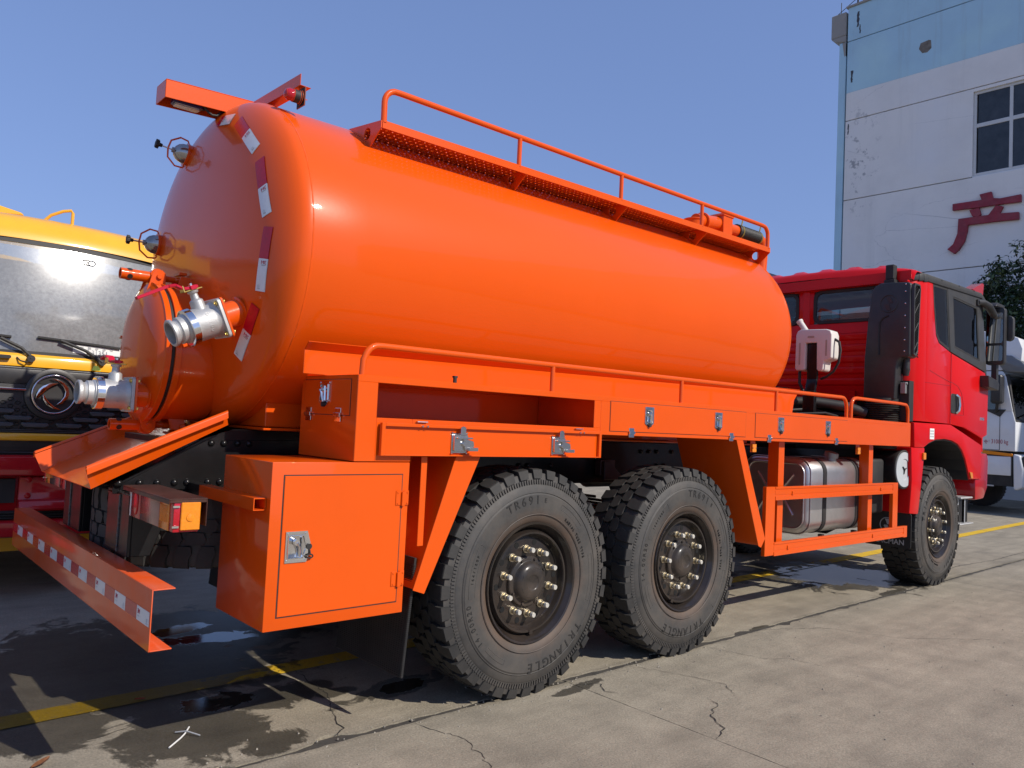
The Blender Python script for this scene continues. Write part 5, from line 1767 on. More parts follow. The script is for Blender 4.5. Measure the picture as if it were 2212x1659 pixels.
# roof with lengthways ribs
rf = MB()
ribs = [-.90, -.58, -.27, .04, .35, .66, .95]
def roof_fn(u, v):
    x = 5.06 + (7.08 - 5.06) * u
    y = -1.245 + 2.49 * v
    e = abs(y) / 1.245
    z = 3.185 + .115 * (1 - e ** 2.2) ** .55 if e < 1 else 3.185
    edge = min(1.0, (x - 5.06) / .10)
    z -= .10 * (1 - edge) ** 2
    for rb in ribs:
        d = abs(y - rb)
        if d < .10 and .10 < (x - 5.06):
            z += .034 * min(1, (1 - d / .10) * 2.0) * min(1, ((x - 5.16) / .05)) * (1 if x < 6.7 else max(0, 1 - (x - 6.7) / .1))
    fr = max(0, (x - 6.85) / .23)
    z -= .10 * fr ** 2
    return V((x, y, z))
rf.grid(roof_fn, 56, 100)
rf.prism([(5.062, 3.085), (5.062, 3.10), (5.13, 3.10), (5.13, 3.085)], 'y', -1.18, 1.18)
rf.prism([(5.060, 3.10), (5.060, 3.19), (5.066, 3.19), (5.066, 3.10)], 'y', -1.22, 1.22)
rf.build('cab_roof', M['red'], cab, angle=50, recalc=True)
for s_ in (-1, 1):
    b_ = MB()
    b_.prism([(5.38, 3.120), (6.98, 3.175), (7.10, 3.14), (7.13, 3.17), (6.98, 3.235), (5.38, 3.195)], 'y', s_ * 1.225, s_ * 1.262)
    pl = []
    for a in range(0, 7):
        t = R(a * 15); pl.append((5.08 + .30 - .30 * math.cos(t), s_ * (1.05 + .212 * math.sin(t))))
    for a, b2 in zip(pl, pl[1:]):
        b_.solid([(a[0], a[1], 3.195), (b2[0], b2[1], 3.195), (b2[0] + .02, b2[1] - s_ * .03, 3.195), (a[0] + .02, a[1] - s_ * .03, 3.195)],
                 [(a[0], a[1], 3.105), (b2[0], b2[1], 3.115), (b2[0] + .02, b2[1] - s_ * .03, 3.115), (a[0] + .02, a[1] - s_ * .03, 3.105)])
    st = b_.build('drip_strip', M['grey_plastic'], cab, bevel=.008, seg=2)
    for x in (5.75, 6.25, 6.72):
        q = MB(); q.cyl((x, s_ * 1.260, 3.175 + (x - 5.38) * .034), (x, s_ * 1.266, 3.175 + (x - 5.38) * .034), .009, n=8); q.build('strip_screw', M['black_flat'], cab)
    # A-pillar
    q = MB(); q.prism([(6.99, 3.175), (7.185, 2.33), (7.29, 2.28), (7.10, 3.17)], 'y', s_ * 1.235, s_ * 1.20); q.build('a_pillar', M['grey_plastic'], cab, bevel=.01)
# side windows
def poly_glass(name, poly, y0, y1, m, parent): 
    q = MB(); q.prism(poly, 'y', y0, y1); return q.build(name, m, parent)
quarter = [(5.552, 3.132), (5.955, 3.148), (6.055, 2.472), (5.75, 2.535), (5.665, 2.61), (5.60, 2.87)]
fo = [(5.965, 3.150), (6.985, 3.185), (7.18, 2.335), (6.072, 2.468)]
fi = [(6.115, 3.075), (6.885, 3.055), (6.985, 2.445), (6.195, 2.522)]
for s_ in (-1, 1):
    poly_glass('quarter_window', quarter, s_ * 1.244, s_ * 1.238, M['glass_dark'], cab)
    q = MB()
    qi = [(5.575, 3.10), (5.93, 3.115), (6.025, 2.505), (5.765, 2.56), (5.69, 2.625), (5.625, 2.87)]
    ring_frame(q, quarter, qi, 'y', s_ * 1.247, s_ * 1.2445); q.build('window_band', M['black_flat'], cab)
    # door
    d_ = MB()
    d_.prism([(6.100, 1.690), (6.53, 1.665), (7.10, 1.56), (7.27, 1.60), (7.295, 2.18), (7.175, 2.322), (6.100, 2.452)], 'y', s_ * 1.25, s_ * 1.225)
    door = d_.build('cab_door', M['red'], truck, bevel=.006, seg=2)
    f_ = MB()
    def sub(p, n_=5):
        out = []
        for i in range(len(p)):
            a, b2 = V(p[i]), V(p[(i + 1) % len(p)])
            out += [tuple(a.lerp(b2, k / n_)) for k in range(n_)]
        return out
    ring_frame(f_, sub(fo), sub(fi), 'y', s_ * 1.248, s_ * 1.225); f_.build('window_frame', M['grey_plastic'], door, bevel=.003)
    f_ = MB(); ring_frame(f_, sub(fi), sub([(6.135, 3.055), (6.862, 3.035), (6.955, 2.468), (6.215, 2.545)]), 'y', s_ * 1.246, s_ * 1.236); f_.build('window_seal', M['black_flat'], door, bevel=.002)
    poly_glass('window', [(6.125, 3.065), (6.875, 3.045), (6.97, 2.455), (6.205, 2.532)], s_ * 1.239, s_ * 1.233, M['glass_dark'], door)
    # handle in its recess
    h_ = MB(); h_.prism(rrect(6.10, 6.335, 1.805, 2.02, .04), 'y', s_ * 1.249, s_ * 1.256); h_.build('handle_recess', M['black_flat'], door, bevel=.003)
    h_ = MB(); h_.tube([(6.235, s_ * 1.258, 2.01), (6.25, s_ * 1.282, 1.985), (6.265, s_ * 1.285, 1.90), (6.25, s_ * 1.282, 1.84), (6.24, s_ * 1.258, 1.815)], .017, 10); h_.build('door_handle', M['chrome'], door)
    h_ = MB()
    h_.tube([(5.50, s_ * 1.2505, 2.22), (5.80, s_ * 1.2505, 2.175), (6.09, s_ * 1.2505, 2.135)], .004, 6)
    h_.tube([(5.14, s_ * 1.105, 2.085), (5.20, s_ * 1.19, 2.087), (5.40, s_ * 1.2505, 2.09), (6.09, s_ * 1.2505, 2.10)], .0035, 6)
    h_.tube([(6.096, s_ * 1.2505, 2.45), (6.096, s_ * 1.2505, 1.69)], .0035, 6)
    h_.tube([(6.10, s_ * 1.2505, 2.145), (6.30, s_ * 1.2505, 2.11), (6.42, s_ * 1.2505, 2.04), (6.47, s_ * 1.2505, 1.93), (6.49, s_ * 1.2505, 1.80), (6.10, s_ * 1.2505, 1.79)], .0035, 6)
    h_.build('panel_gap', M['dark_red'], cab)
    q = MB()
    for k in range(3): q.box(7.03 + k * .05, 7.065 + k * .05, s_ * 1.2505 - .002, s_ * 1.2505 + .002, 1.765, 1.80)
    q.build('badge', M['chrome'], door, bevel=.002)
# rear windows
for (a, b2) in ((RW0, RW1), (LW0, LW1)):
    q = MB(); ring_frame(q, rrect(a - .025, b2 + .025, RZ0 - .025, RZ1 + .025, .085, 6), rrect(a + .012, b2 - .012, RZ0 + .012, RZ1 - .012, .065, 6), 'x', XR - .012, XR + .012); q.build('window_seal', M['black_flat'], cab, bevel=.005)
    q = MB(); q.prism(rrect(a + .005, b2 - .005, RZ0 + .005, RZ1 - .005, .07, 6), 'x', XR - .001, XR + .004); q.build('rear_window', M['glass_dark'], cab)
# screen and front
q = MB(); q.solid([(7.27, -1.17, 2.28), (7.27, 1.17, 2.28), (7.09, 1.15, 3.13), (7.09, -1.15, 3.13)], [(7.265, -1.17, 2.28), (7.265, 1.17, 2.28), (7.085, 1.15, 3.13), (7.085, -1.15, 3.13)]); q.build('windscreen', M['glass'], cab)
q = MB()
q.box(7.30, 7.33, -.95, .95, 1.45, 2.1)
for z in (1.55, 1.68, 1.81, 1.94): q.box(7.33, 7.345, -.9, .9, z, z + .05)
q.build('grille', M['black_flat'], cab, bevel=.004)
# front visor horns
for s_ in (-1, 1):
    q = MB(); q.prism([(6.92, 3.28), (7.05, 3.33), (7.24, 3.40), (7.28, 3.39), (7.24, 3.20), (7.05, 3.14)], 'y', s_ * 1.06, s_ * 1.19); q.build('visor_end', M['dark_red'], cab, bevel=.006)
q = MB(); q.prism([(7.10, 3.30), (7.27, 3.36), (7.28, 3.34), (7.12, 3.24)], 'y', -1.05, 1.05); q.build('sun_visor', M['dark_red'], cab, bevel=.006)
# inside
q = MB()
q.box(5.2, 7.2, -1.18, 1.18, 1.73, 1.76); q.box(6.75, 7.2, -1.15, 1.15, 1.8, 2.28)
q.box(5.2, 5.75, -1.15, 1.15, 1.8, 2.15)
q.tube([(6.62 + .05 * math.sin(t * .3927), .55 + .2 * math.cos(t * .3927), 2.25 + .19 * math.sin(t * .3927)) for t in range(16)], .014, 8, closed=True)
q.build('cab_interior', M['interior'], cab)
for y in (-.62, .58):
    q = MB()
    q.prism(rrect(y - .25, y + .25, 2.02, 2.62, .09), 'x', 5.98, 6.10)
    q.prism(rrect(y - .14, y + .14, 2.66, 2.86, .06), 'x', 6.0, 6.09)
    q.box(6.0, 6.5, y - .25, y + .25, 1.95, 2.08)
    q.build('seat', M['seat'], cab, bevel=.03, seg=2)
# front mudguards
for s_ in (-1, 1):
    q = MB()
    arch = [(6.69, 1.09), (6.63, 1.20), (6.545, 1.32), (6.44, 1.415), (6.32, 1.475), (6.15, 1.51), (5.92, 1.525), (5.68, 1.512), (5.50, 1.475), (5.36, 1.425), (5.13, 1.425)]
    q.prism([(5.105, 1.672), (6.09, 1.682), (6.43, 1.612), (7.06, 1.478), (7.05, 1.09)] + arch, 'y', s_ * 1.262, s_ * .85)
    fd = q.build('mudguard', M['red'], truck, bevel=.010, seg=2)
    q = MB()
    for a, b2 in zip(arch[:-1], arch[1:]):
        q.solid([(a[0], s_ * 1.245, a[1] - .004), (b2[0], s_ * 1.245, b2[1] - .004), (b2[0], s_ * .70, b2[1] - .004), (a[0], s_ * .70, a[1] - .004)],
                [(a[0], s_ * 1.245, a[1] - .012), (b2[0], s_ * 1.245, b2[1] - .012), (b2[0], s_ * .70, b2[1] - .012), (a[0], s_ * .70, a[1] - .012)])
    q.box(6.2, 7.0, s_ * .70, s_ * .66, .75, 1.5)
    q.build('arch_liner', M['black_flat'], fd)
    q = MB()
    q.prism([(5.07, 1.425), (5.41, 1.425), (5.375, 1.20), (5.275, .76), (5.055, .775), (5.10, 1.1)], 'y', s_ * 1.255, s_ * .97)
    q.build('mudguard_leg', M['red'], fd, bevel=.012, seg=2)
    q = MB(); q.prism(rrect(5.335, 5.395, 1.305, 1.375, .01), 'y', s_ * 1.256, s_ * 1.275); q.build('side_lamp', M['lens_amber'], fd, bevel=.004)
    q = MB(); q.prism([(6.66, 1.175), (6.74, 1.17), (6.765, 1.10), (6.70, 1.10)], 'y', s_ * 1.263, s_ * 1.275); q.build('side_lamp', M['lens_amber'], fd, bevel=.004)
    if s_ < 0:
        q = MB(); q.box(5.505, 5.62, -1.2645, -1.263, 1.515, 1.625)
        q.cur = 1
        for r_ in range(3):
            for k in range(4): q.box(5.515 + k * .026, 5.532 + k * .026, -1.2652, -1.2646, 1.535 + r_ * .028, 1.550 + r_ * .028)
        q.build('sticker', [M['paper'], M['grey_print']], fd)
    # flap with the maker's sign
    q = MB(); q.prism(rrect(min(s_ * 1.255, s_ * .80), max(s_ * 1.255, s_ * .80), .425, .775, .025), 'x', 5.10, 5.112)
    flp = q.build('mud_flap', M['black_flat'], fd)
    if s_ < 0:
        T_ = frame((5.099, -1.028, .478), (0, -1, 0), (0, 0, 1))
        tm = text_mesh('SHACMAN', .070, T_, .002, offset=.0012); tm.build('flap_lettering', M['grey_print'], flp)
        lg = MB()
        c_ = (-1.028, .64)
        lg.tube([(5.0985, c_[0] + .070 * math.cos(t * .2618), c_[1] + .070 * math.sin(t * .2618)) for t in range(24)], .005, 6, closed=True)
        for pts in ([(.012, .058), (-.022, .058), (.0, .004), (.030, .004), (.034, .012)], [(-.034, -.010), (-.030, -.003), (.002, -.003), (.020, -.058), (-.012, -.058)]):
            lg.prism([(c_[0] - p[0], c_[1] + p[1]) for p in pts], 'x', 5.0975, 5.0995)
        lg.build('flap_emblem', M['grey_print'], flp)
    # boarding step
    q = MB()
    y1, y2 = sorted((s_ * 1.245, s_ * 1.0))
    q.box(6.50, 6.86, y1, y2, .872, .892); q.box(6.49, 6.90, y1, y2, .585, .600)
    q.cur = 1
    q.box(6.54, 6.66, s_ * 1.20, s_ * 1.18, .60, .872); q.box(6.72, 6.80, s_ * 1.21, s_ * 1.16, .60, .872); q.box(6.3, 6.9, s_ * 1.0, s_ * .7, .85, .95)
    q.build('boarding_step', [M['alu'], M['black_paint']], truck, bevel=.008)
q = MB()
q.prism([(6.935, 1.085), (7.07, 1.385), (7.32, 1.385), (7.36, 1.30), (7.34, .98), (7.22, .86), (6.94, .85)], 'y', -1.245, 1.245)
q.build('front_bumper', M['dark_red'], truck, bevel=.02, seg=2)

# mirrors
for s_ in (-1, 1):
    q = MB()
    q.prism(rrect(min(s_ * 1.205, s_ * 1.405), max(s_ * 1.205, s_ * 1.405), 2.43, 3.105, .035), 'x', 7.305, 7.40)
    mi = q.build('mirror', M['plastic'], truck, bevel=.012, seg=2)
    for z0, z1 in ((2.685, 3.045), (2.475, 2.655)):
        q = MB(); q.prism(rrect(min(s_ * 1.222, s_ * 1.388), max(s_ * 1.222, s_ * 1.388), z0, z1, .022), 'x', 7.301, 7.306); q.build('mirror_glass', M['mirror'], mi)
    q = MB()
    q.tube([(6.86, s_ * 1.25, 3.115), (6.98, s_ * 1.275, 3.125), (7.10, s_ * 1.30, 3.09), (7.22, s_ * 1.31, 3.02), (7.32, s_ * 1.31, 2.99)], [.034, .038, .045, .042, .03], 10)
    q.box(6.84, 6.90, s_ * 1.25, s_ * 1.27, 3.075, 3.145)
    q.build('mirror_arm', M['plastic'], mi, bevel=.005); q = MB()
    q.prism([(7.00, 2.28), (7.34, 2.24), (7.38, 2.20), (7.36, 2.13), (7.02, 2.15)], 'y', min(s_ * 1.245, s_ * 1.34), max(s_ * 1.245, s_ * 1.34))
    q.box(7.31, 7.38, min(s_ * 1.27, s_ * 1.33), max(s_ * 1.27, s_ * 1.33), 2.2, 2.45)
    q.prism([(7.15, 3.10), (7.46, 3.12), (7.46, 3.145), (7.2, 3.15)], 'y', min(s_ * 1.10, s_ * 1.36), max(s_ * 1.10, s_ * 1.36))
    q.build('mirror_arm', M['plastic'], mi, bevel=.005)
    q = MB()
    q.prism(rrect(min(s_ * 1.36, s_ * 1.46), max(s_ * 1.36, s_ * 1.46), 2.72, 3.02, .05), 'x', 7.42, 7.50); q.build('wide_mirror', M['grey_plastic'], mi, bevel=.02, seg=2)

# ------------------------------------------------------------------ air intake behind the cab
ai = MB()
outl = [(-.905, 2.98), (-.94, 3.03), (-1.0, 3.055), (-1.255, 3.042), (-1.282, 3.02), (-1.285, 2.32), (-1.265, 2.300), (-1.20, 2.300), (-1.172, 2.27), (-1.16, 2.20), (-1.15, 1.885), (-.842, 1.885), (-.845, 2.30), (-.872, 2.70)]
ai.prism(outl, 'x', 4.90, 5.085)
intake = ai.build('air_intake', M['plastic'], truck, bevel=.022, seg=3, angle=50)
g_ = MB()
gp = [(4.915, 2.99), (4.945, 3.03), (5.055, 3.03), (5.075, 2.99), (5.03, 2.36), (4.985, 2.31), (4.925, 2.33)]
gi = [(4.932, 2.985), (4.952, 3.012), (5.045, 3.012), (5.058, 2.985), (5.015, 2.37), (4.982, 2.335), (4.94, 2.345)]
ring_frame(g_, gp, gi, 'y', -1.312, -1.284)
g_.cur = 1
g_.prism(gi, 'y', -1.292, -1.2855)
g_.cur = 0
z = 2.34
k = 0
while z < 3.0:
    g_.solid([(4.93, -1.306, z + .035), (5.06, -1.306, z - .035), (5.06, -1.306, z - .029), (4.93, -1.306, z + .041)], [(4.93, -1.293, z + .035), (5.06, -1.293, z - .035), (5.06, -1.293, z - .029), (4.93, -1.293, z + .041)])
    z += .026; k += 1
for z in (2.42, 2.60, 2.78, 2.92):
    g_.solid([(4.93, -1.309, z - .07), (5.05, -1.309, z + .06), (5.05, -1.309, z + .07), (4.93, -1.309, z - .06)], [(4.93, -1.293, z - .07), (5.05, -1.293, z + .06), (5.05, -1.293, z + .07), (4.93, -1.293, z - .06)])
g_.build('intake_grille', [M['grey_plastic'], M['black_flat']], intake, bevel=.0015)
for z in (2.36, 2.47, 2.59, 2.71, 2.83, 2.95, 3.02):
    q = MB(); q.lathe([(0, .0085), (.004, .007), (.006, 0)], (4.8995, -1.235, z), (-1, 0, 0), 8); q.build('intake_screw', M['steel'], intake)
q = MB()
q.tube([(4.8985, -.99, 2.33), (4.8985, -.985, 2.55), (4.8985, -.99, 2.66), (4.8985, -1.02, 2.70), (4.8985, -1.075, 2.72)], .010, 8)
q.build('pressed_groove', M['black_flat'], intake)
lg = MB()
c_ = (-1.075, 2.84)
lg.tube([(4.899, c_[0] + .085 * math.cos(t * .2618), c_[1] + .085 * math.sin(t * .2618)) for t in range(24)], .0055, 6, closed=True)
for pts in ([(.014, .066), (-.026, .066), (.0, .006), (.034, .006), (.040, .016)], [(-.040, -.014), (-.034, -.004), (.002, -.004), (.024, -.066), (-.014, -.066)]):
    lg.prism([(c_[0] - p[0], c_[1] + p[1]) for p in pts], 'x', 4.8955, 4.901)
lg.build('embossed_emblem', M['plastic'], intake)
q = MB()
q.box(4.97, 5.08, -1.10, -.99, 3.05, 3.10); q.box(4.98, 5.06, -1.085, -1.0, 3.10, 3.25); q.box(4.95, 5.09, -1.12, -.96, 3.045, 3.062)
q.build('intake_bracket', M['black_flat'], intake, bevel=.008)
q = MB()
prof_ = []
for i in range(9): prof_ += [(i * .021, .168), (i * .021 + .010, .150)]
q.lathe(prof_, (4.99, -.997, 1.672), (0, 0, 1), 32); q.cyl((4.99, -.997, 1.86), (4.99, -.997, 1.90), .155, n=28)
q.cyl((4.99, -.997, 1.40), (4.99, -.997, 1.672), .14, n=24)
q.build('bellows', M['hose'], intake, angle=60)
q = MB(); q.cyl((5.06, -1.19, 2.20), (5.06, -1.19, 2.30), .036, n=14); q.cyl((5.06, -1.19, 2.13), (5.06, -1.19, 2.20), .026, .04, n=14); q.build('drain_valve', M['plastic'], intake)
q = MB(); q.box(4.98, 5.10, -1.22, -1.17, 1.95, 2.06); q.cyl((5.0, -1.23, 2.05), (5.0, -1.19, 2.05), .014, n=10); q.build('clamp_bracket', M['alu_dark'], intake, bevel=.003)
q = MB(); q.box(5.02, 5.13, -1.24, -1.05, 1.68, 2.08); q.build('duct_shield', M['black_flat'], intake)

# ------------------------------------------------------------------ coolant bottle on its bracket
bt = MB()
op = [(-.385, 2.50), (-.40, 2.54), (-.435, 2.556), (-.70, 2.546), (-.742, 2.53), (-.757, 2.49), (-.757, 2.265), (-.735, 2.245), (-.682, 2.232), (-.676, 2.15), (-.66, 2.132), (-.625, 2.132), (-.610, 2.15), (-.605, 2.415), (-.488, 2.418), (-.486, 2.16), (-.475, 2.142), (-.40, 2.142), (-.382, 2.16)]
bt.prism(op, 'x', 4.37, 4.53)
bottle = bt.build('coolant_bottle', M['bottle'], truck, bevel=.018, seg=3, angle=60)
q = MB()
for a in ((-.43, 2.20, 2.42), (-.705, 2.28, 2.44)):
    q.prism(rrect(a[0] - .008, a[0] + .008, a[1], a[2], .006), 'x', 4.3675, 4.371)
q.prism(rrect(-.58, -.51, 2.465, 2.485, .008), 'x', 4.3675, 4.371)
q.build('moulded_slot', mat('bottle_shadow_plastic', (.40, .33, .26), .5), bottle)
q = MB(); q.cyl((4.45, -.455, 2.54), (4.45, -.385, 2.64), .028, n=16); q.cyl((4.45, -.387, 2.637), (4.45, -.372, 2.658), .034, n=16); q.build('filler_neck', M['bottle'], bottle, bevel=.003)
q = MB()
q.box(4.40, 4.44, -.602, -.492, 2.05, 2.42); q.prism([(4.40, 2.06), (4.44, 2.06), (4.40, 1.93), (4.36, 1.93)], 'y', -.602, -.492); q.box(4.34, 4.40, -.61, -.485, 1.70, 1.94)
q.build('bottle_bracket', M['black_paint'], truck, bevel=.012, seg=2)
q = MB()
q.tube([(4.44, -.755, 2.45), (4.44, -.80, 2.42), (4.44, -.815, 2.34), (4.44, -.80, 2.22), (4.44, -.75, 2.13), (4.44, -.68, 2.08), (4.45, -.62, 2.06)], .013, 8)
q.tube([(4.44, -.40, 2.14), (4.43, -.405, 2.02), (4.45, -.44, 1.93), (4.5, -.5, 1.86)], .015, 8)
q.tube([(4.3, -.3, 1.82), (4.55, -.5, 1.84), (4.75, -.75, 1.80), (4.85, -.9, 1.74)], .05, 12)
q.tube([(4.2, -.2, 1.72), (4.5, -.45, 1.76), (4.8, -.55, 1.72), (5.1, -.5, 1.70)], .022, 8)
q.tube([(4.2, -.5, 1.70), (4.4, -.7, 1.72), (4.7, -.68, 1.70)], .012, 8)
q.tube([(4.1, 0, 1.8), (4.6, .1, 1.95), (5.1, .1, 1.95)], .07, 12)
q.box(3.9, 4.9, -.45, .6, 1.40, 1.66); q.box(4.3, 5.0, -.2, .5, 1.66, 1.80)
q.build('engine_hoses', M['black_flat'], truck)

# ================================================================== YELLOW TRUCK, nose towards the camera side
yt = thing('yellow_truck', 'yellow truck with a black grille and red bumper facing out behind the tank', 'truck', (-1.62, 2.5, 0))
# local: x along the truck's width, -y is its front
q = MB()
W = 1.25
q.box(-W, W, .06, 2.2, 1.08, 1.82)
for s_ in (-1, 1):
    q.prism([(.03, 1.82), (.03, 1.84), (.20, 2.70), (.34, 2.88), (2.2, 2.95), (2.2, 1.82)] , 'x', s_ * W - (.02 if s_ > 0 else 0), s_ * W + (.02 if s_ < 0 else 0))
def yroof(u, v):
    x = -W + 2 * W * u
    y = [.16, .17, .20, .25, .33, .45, .65, 1.0, 1.5, 2.2][int(round(v * 9))]
    z = [2.72, 2.765, 2.825, 2.885, 2.93, 2.955, 2.97, 2.985, 2.995, 3.0][int(round(v * 9))]
    e = abs(x) / W
    return V((x, y + .05 * e ** 2, z - .10 * e ** 2.4))
q.grid(yroof, 40, 9)
q.box(-W, W, 2.19, 2.2, 1.1, 2.85)
ycab = q.build('truck_cab', M['yellow'], yt, bevel=.0, angle=50, recalc=True)
# cowl strip below the screen
def cowl(u, v):
    x = -W + 2 * W * u
    y = -.03 + .10 * (x / W) ** 2
    return V((x, y + (0, 0.0, .012, .05)[int(round(v * 3))], (1.725, 1.80, 1.815, 1.835)[int(round(v * 3))]))
q = MB(); q.grid(cowl, 40, 3); q.build('cowl_panel', M['yellow'], yt, angle=60)
# screen: curved glass with black rubber
def scr(u, v, off=0.0):
    x = -W * .985 + 2 * W * .985 * u
    b = (x / W) ** 2
    z0, z1 = 1.845 - .03 * b, 2.722 - .06 * b ** 1.3
    z = z0 + (z1 - z0) * v
    y = .00 + .09 * v + .08 * v * v + .13 * b + off
    return V((x, y, z))
q = MB(); q.grid(lambda u, v: scr(u, v), 40, 14); q.build('windscreen', M['windscreen'], yt, angle=80)
q = MB(); q.grid(lambda u, v: scr(u, .955 + .055 * v, -.006), 40, 2); q.grid(lambda u, v: scr(u, -.045 + .045 * v, -.004), 40, 2)
q.build('screen_rubber', M['black_flat'], yt, angle=80)
q = MB(); q.box(-W + .05, W - .05, .5, 2.1, 1.2, 1.5); q.box(-W + .05, W - .05, .22, .75, 1.5, 1.84); q.box(-W + .03, W - .03, 2.15, 2.18, 1.2, 2.8)
q.tube([(.55 + .20 * math.cos(t * .3927), .75 + .08 * math.sin(t * .3927), 1.98 + .14 * math.sin(t * .3927)) for t in range(16)], .016, 8, closed=True)
q.build('dashboard', M['interior'], yt)
for x in (-.6, .55):
    q = MB(); q.prism(rrect(x - .25, x + .25, 1.75, 2.35, .08), 'y', 1.3, 1.42); q.prism(rrect(x - .13, x + .13, 2.38, 2.55, .05), 'y', 1.32, 1.41); q.build('seat', M['seat'], yt, bevel=.03)
# paper plate in the corner of the screen: characters drawn with strokes, number below
pl = MB()
px0, px1, pz0, pz1 = .115, .47, 1.858, 1.922
def onscr(x, z, off):
    b = (x / W) ** 2
    v = (z - 1.845 + .03 * b) / (.877)
    return (x, .09 * v + .08 * v * v + .13 * b + off, z)
pl.solid([onscr(px0, pz0, -.004), onscr(px1, pz0, -.004), onscr(px1, pz1, -.004), onscr(px0, pz1, -.004)], [onscr(px0, pz0, -.002), onscr(px1, pz0, -.002), onscr(px1, pz1, -.002), onscr(px0, pz1, -.002)])
plate = pl.build('paper_permit', M['paper'], yt)
tm = text_mesh('S 31351', .050, frame((.292, onscr(.29, 1.872, 0)[1] - .0055, 1.873), (1, 0, 0), (0, .19, 1)), .001)
GL = {  # 5x5 stroke maps of the small heading characters
 'a': ['#.#.#', '####.', '#.#.#', '#####', '#.#.#'], 'b': ['###.#', '#.###', '###.#', '#.#.#', '###.#'], 'c': ['.#.##', '###.#', '.#.##', '##.#.', '.##..'], 'd': ['##.#.', '..###', '##.##', '#.#.#', '####.'], 'e': ['#.###', '...#.', '##.##', '.#.#.', '.####']}
for i, ch_ in enumerate('abcde'):
    for r_, row in enumerate(GL[ch_]):
        for k, c_ in enumerate(row):
            if c_ == '#':
                x = .168 + i * .054 + k * .0045; z = 1.915 - r_ * .004
                tm.add([onscr(x, z, -.0052), onscr(x + .0045, z, -.0052), onscr(x + .0045, z - .003, -.0052), onscr(x, z - .003, -.0052)], [(0, 1, 2, 3)])
tm.build('permit_print', M['grey_print'], plate)
ic = MB()
for cx, rr in ((.185, .020), (.235, .026)):
    c_ = [onscr(cx + rr * math.cos(t * .314), 2.603 + rr * .8 * math.sin(t * .314), -.004) for t in range(20)]
    ic.tube(c_, .004, 6, closed=True)
ic.tube([onscr(.16 + .006, 2.603 + .017, -.004), onscr(.21, 2.6255, -.004), onscr(.245, 2.624, -.004)], .004, 6)
ic.tube([onscr(.16 + .006, 2.588, -.004), onscr(.21, 2.581, -.004), onscr(.245, 2.582, -.004)], .004, 6)
ic.build('screen_sticker', M['ink'], yt)
# wipers
for pts, arm in (([(-.13, 1.955), (.10, 1.945), (.46, 1.925)], [(.02, 1.945), (.2, 1.88), (.32, 1.80)]), ([(-.9, 1.93), (-.6, 1.955), (-.30, 1.94)], [(-.37, 1.925), (-.235, 1.862), (-.175, 1.805), (-.17, 1.785)])):
    w_ = MB()
    w_.tube([onscr(x, z, -.018) for x, z in pts], .010, 6)
    w_.tube([onscr(x, z, -.038) for x, z in arm], [.012] * (len(arm) - 1) + [.022], 8)
    e = arm[-1]; w_.cyl(onscr(e[0], e[1], -.055), onscr(e[0], e[1], .03), .027, n=14)
    w_.build('wiper', M['black_flat'], yt)
w_ = MB(); w_.tube([(-.175, -.05, 1.775), (-.20, -.06, 1.755), (-.24, -.05, 1.765), (-.26, -.03, 1.79)], .006, 6); w_.prism(rrect(-.40, -.30, 1.775, 1.80, .012), 'y', -.06, -.03); w_.build('washer_hose', M['black_flat'], yt)
# black nose panel with grille
q = MB()
q.box(-W * .98, W * .98, -.02, .06, 1.08, 1.722)
nose = q.build('nose_panel', M['plastic'], yt, bevel=.012, seg=2)
q = MB(); q.prism([(-.035, 1.60), (-.035, 1.70), (-.02, 1.715), (-.02, 1.59)], 'x', -W * .96, W * .96); q.build('nose_moulding', M['plastic'], yt, bevel=.004)
em = MB()
em.lathe([(0, .20), (.022, .195), (.028, .18), (.028, .162), (.012, .155), (.008, 0)], (0, -.02, 1.525), (0, -1, 0), 56)
emb = em.build('emblem_boss', M['plastic'], yt)
em = MB()
em.tube([(.146 * math.cos(t * .1309), -.050, 1.525 + .146 * math.sin(t * .1309)) for t in range(48)], .0075, 8, closed=True)
def swoop(pts, y0, y1):
    em.prism([((px - 490) * .00083, 1.525 + (365 - pz) * .00083) for px, pz in pts], 'y', y0, y1)
swoop([(341, 414), (346, 370), (362, 325), (392, 292), (440, 268), (524, 257), (470, 288), (428, 325), (398, 362), (366, 392)], -.060, -.046)
swoop([(452, 219), (512, 226), (566, 254), (602, 300), (613, 356), (602, 402), (560, 445), (498, 470), (545, 425), (572, 380), (578, 332), (558, 288), (515, 246)], -.060, -.046)
swoop([(399, 360), (402, 415), (432, 464), (486, 498), (560, 508), (500, 478), (452, 438), (424, 398)], -.058, -.046)
em.build('emblem', M['chrome'], emb, bevel=.006, seg=2, angle=40)
for z, h in ((1.535, .028), ):
    for s_ in (-1, 1):
        q = MB(); x0, x1 = sorted((s_ * .185, s_ * 1.15)); q.prism([(-.03, z), (-.05, z + .006), (-.05, z + .022), (-.03, z + h)], 'x', x0, x1); q.build('chrome_bar', M['chrome'], nose, bevel=.003)
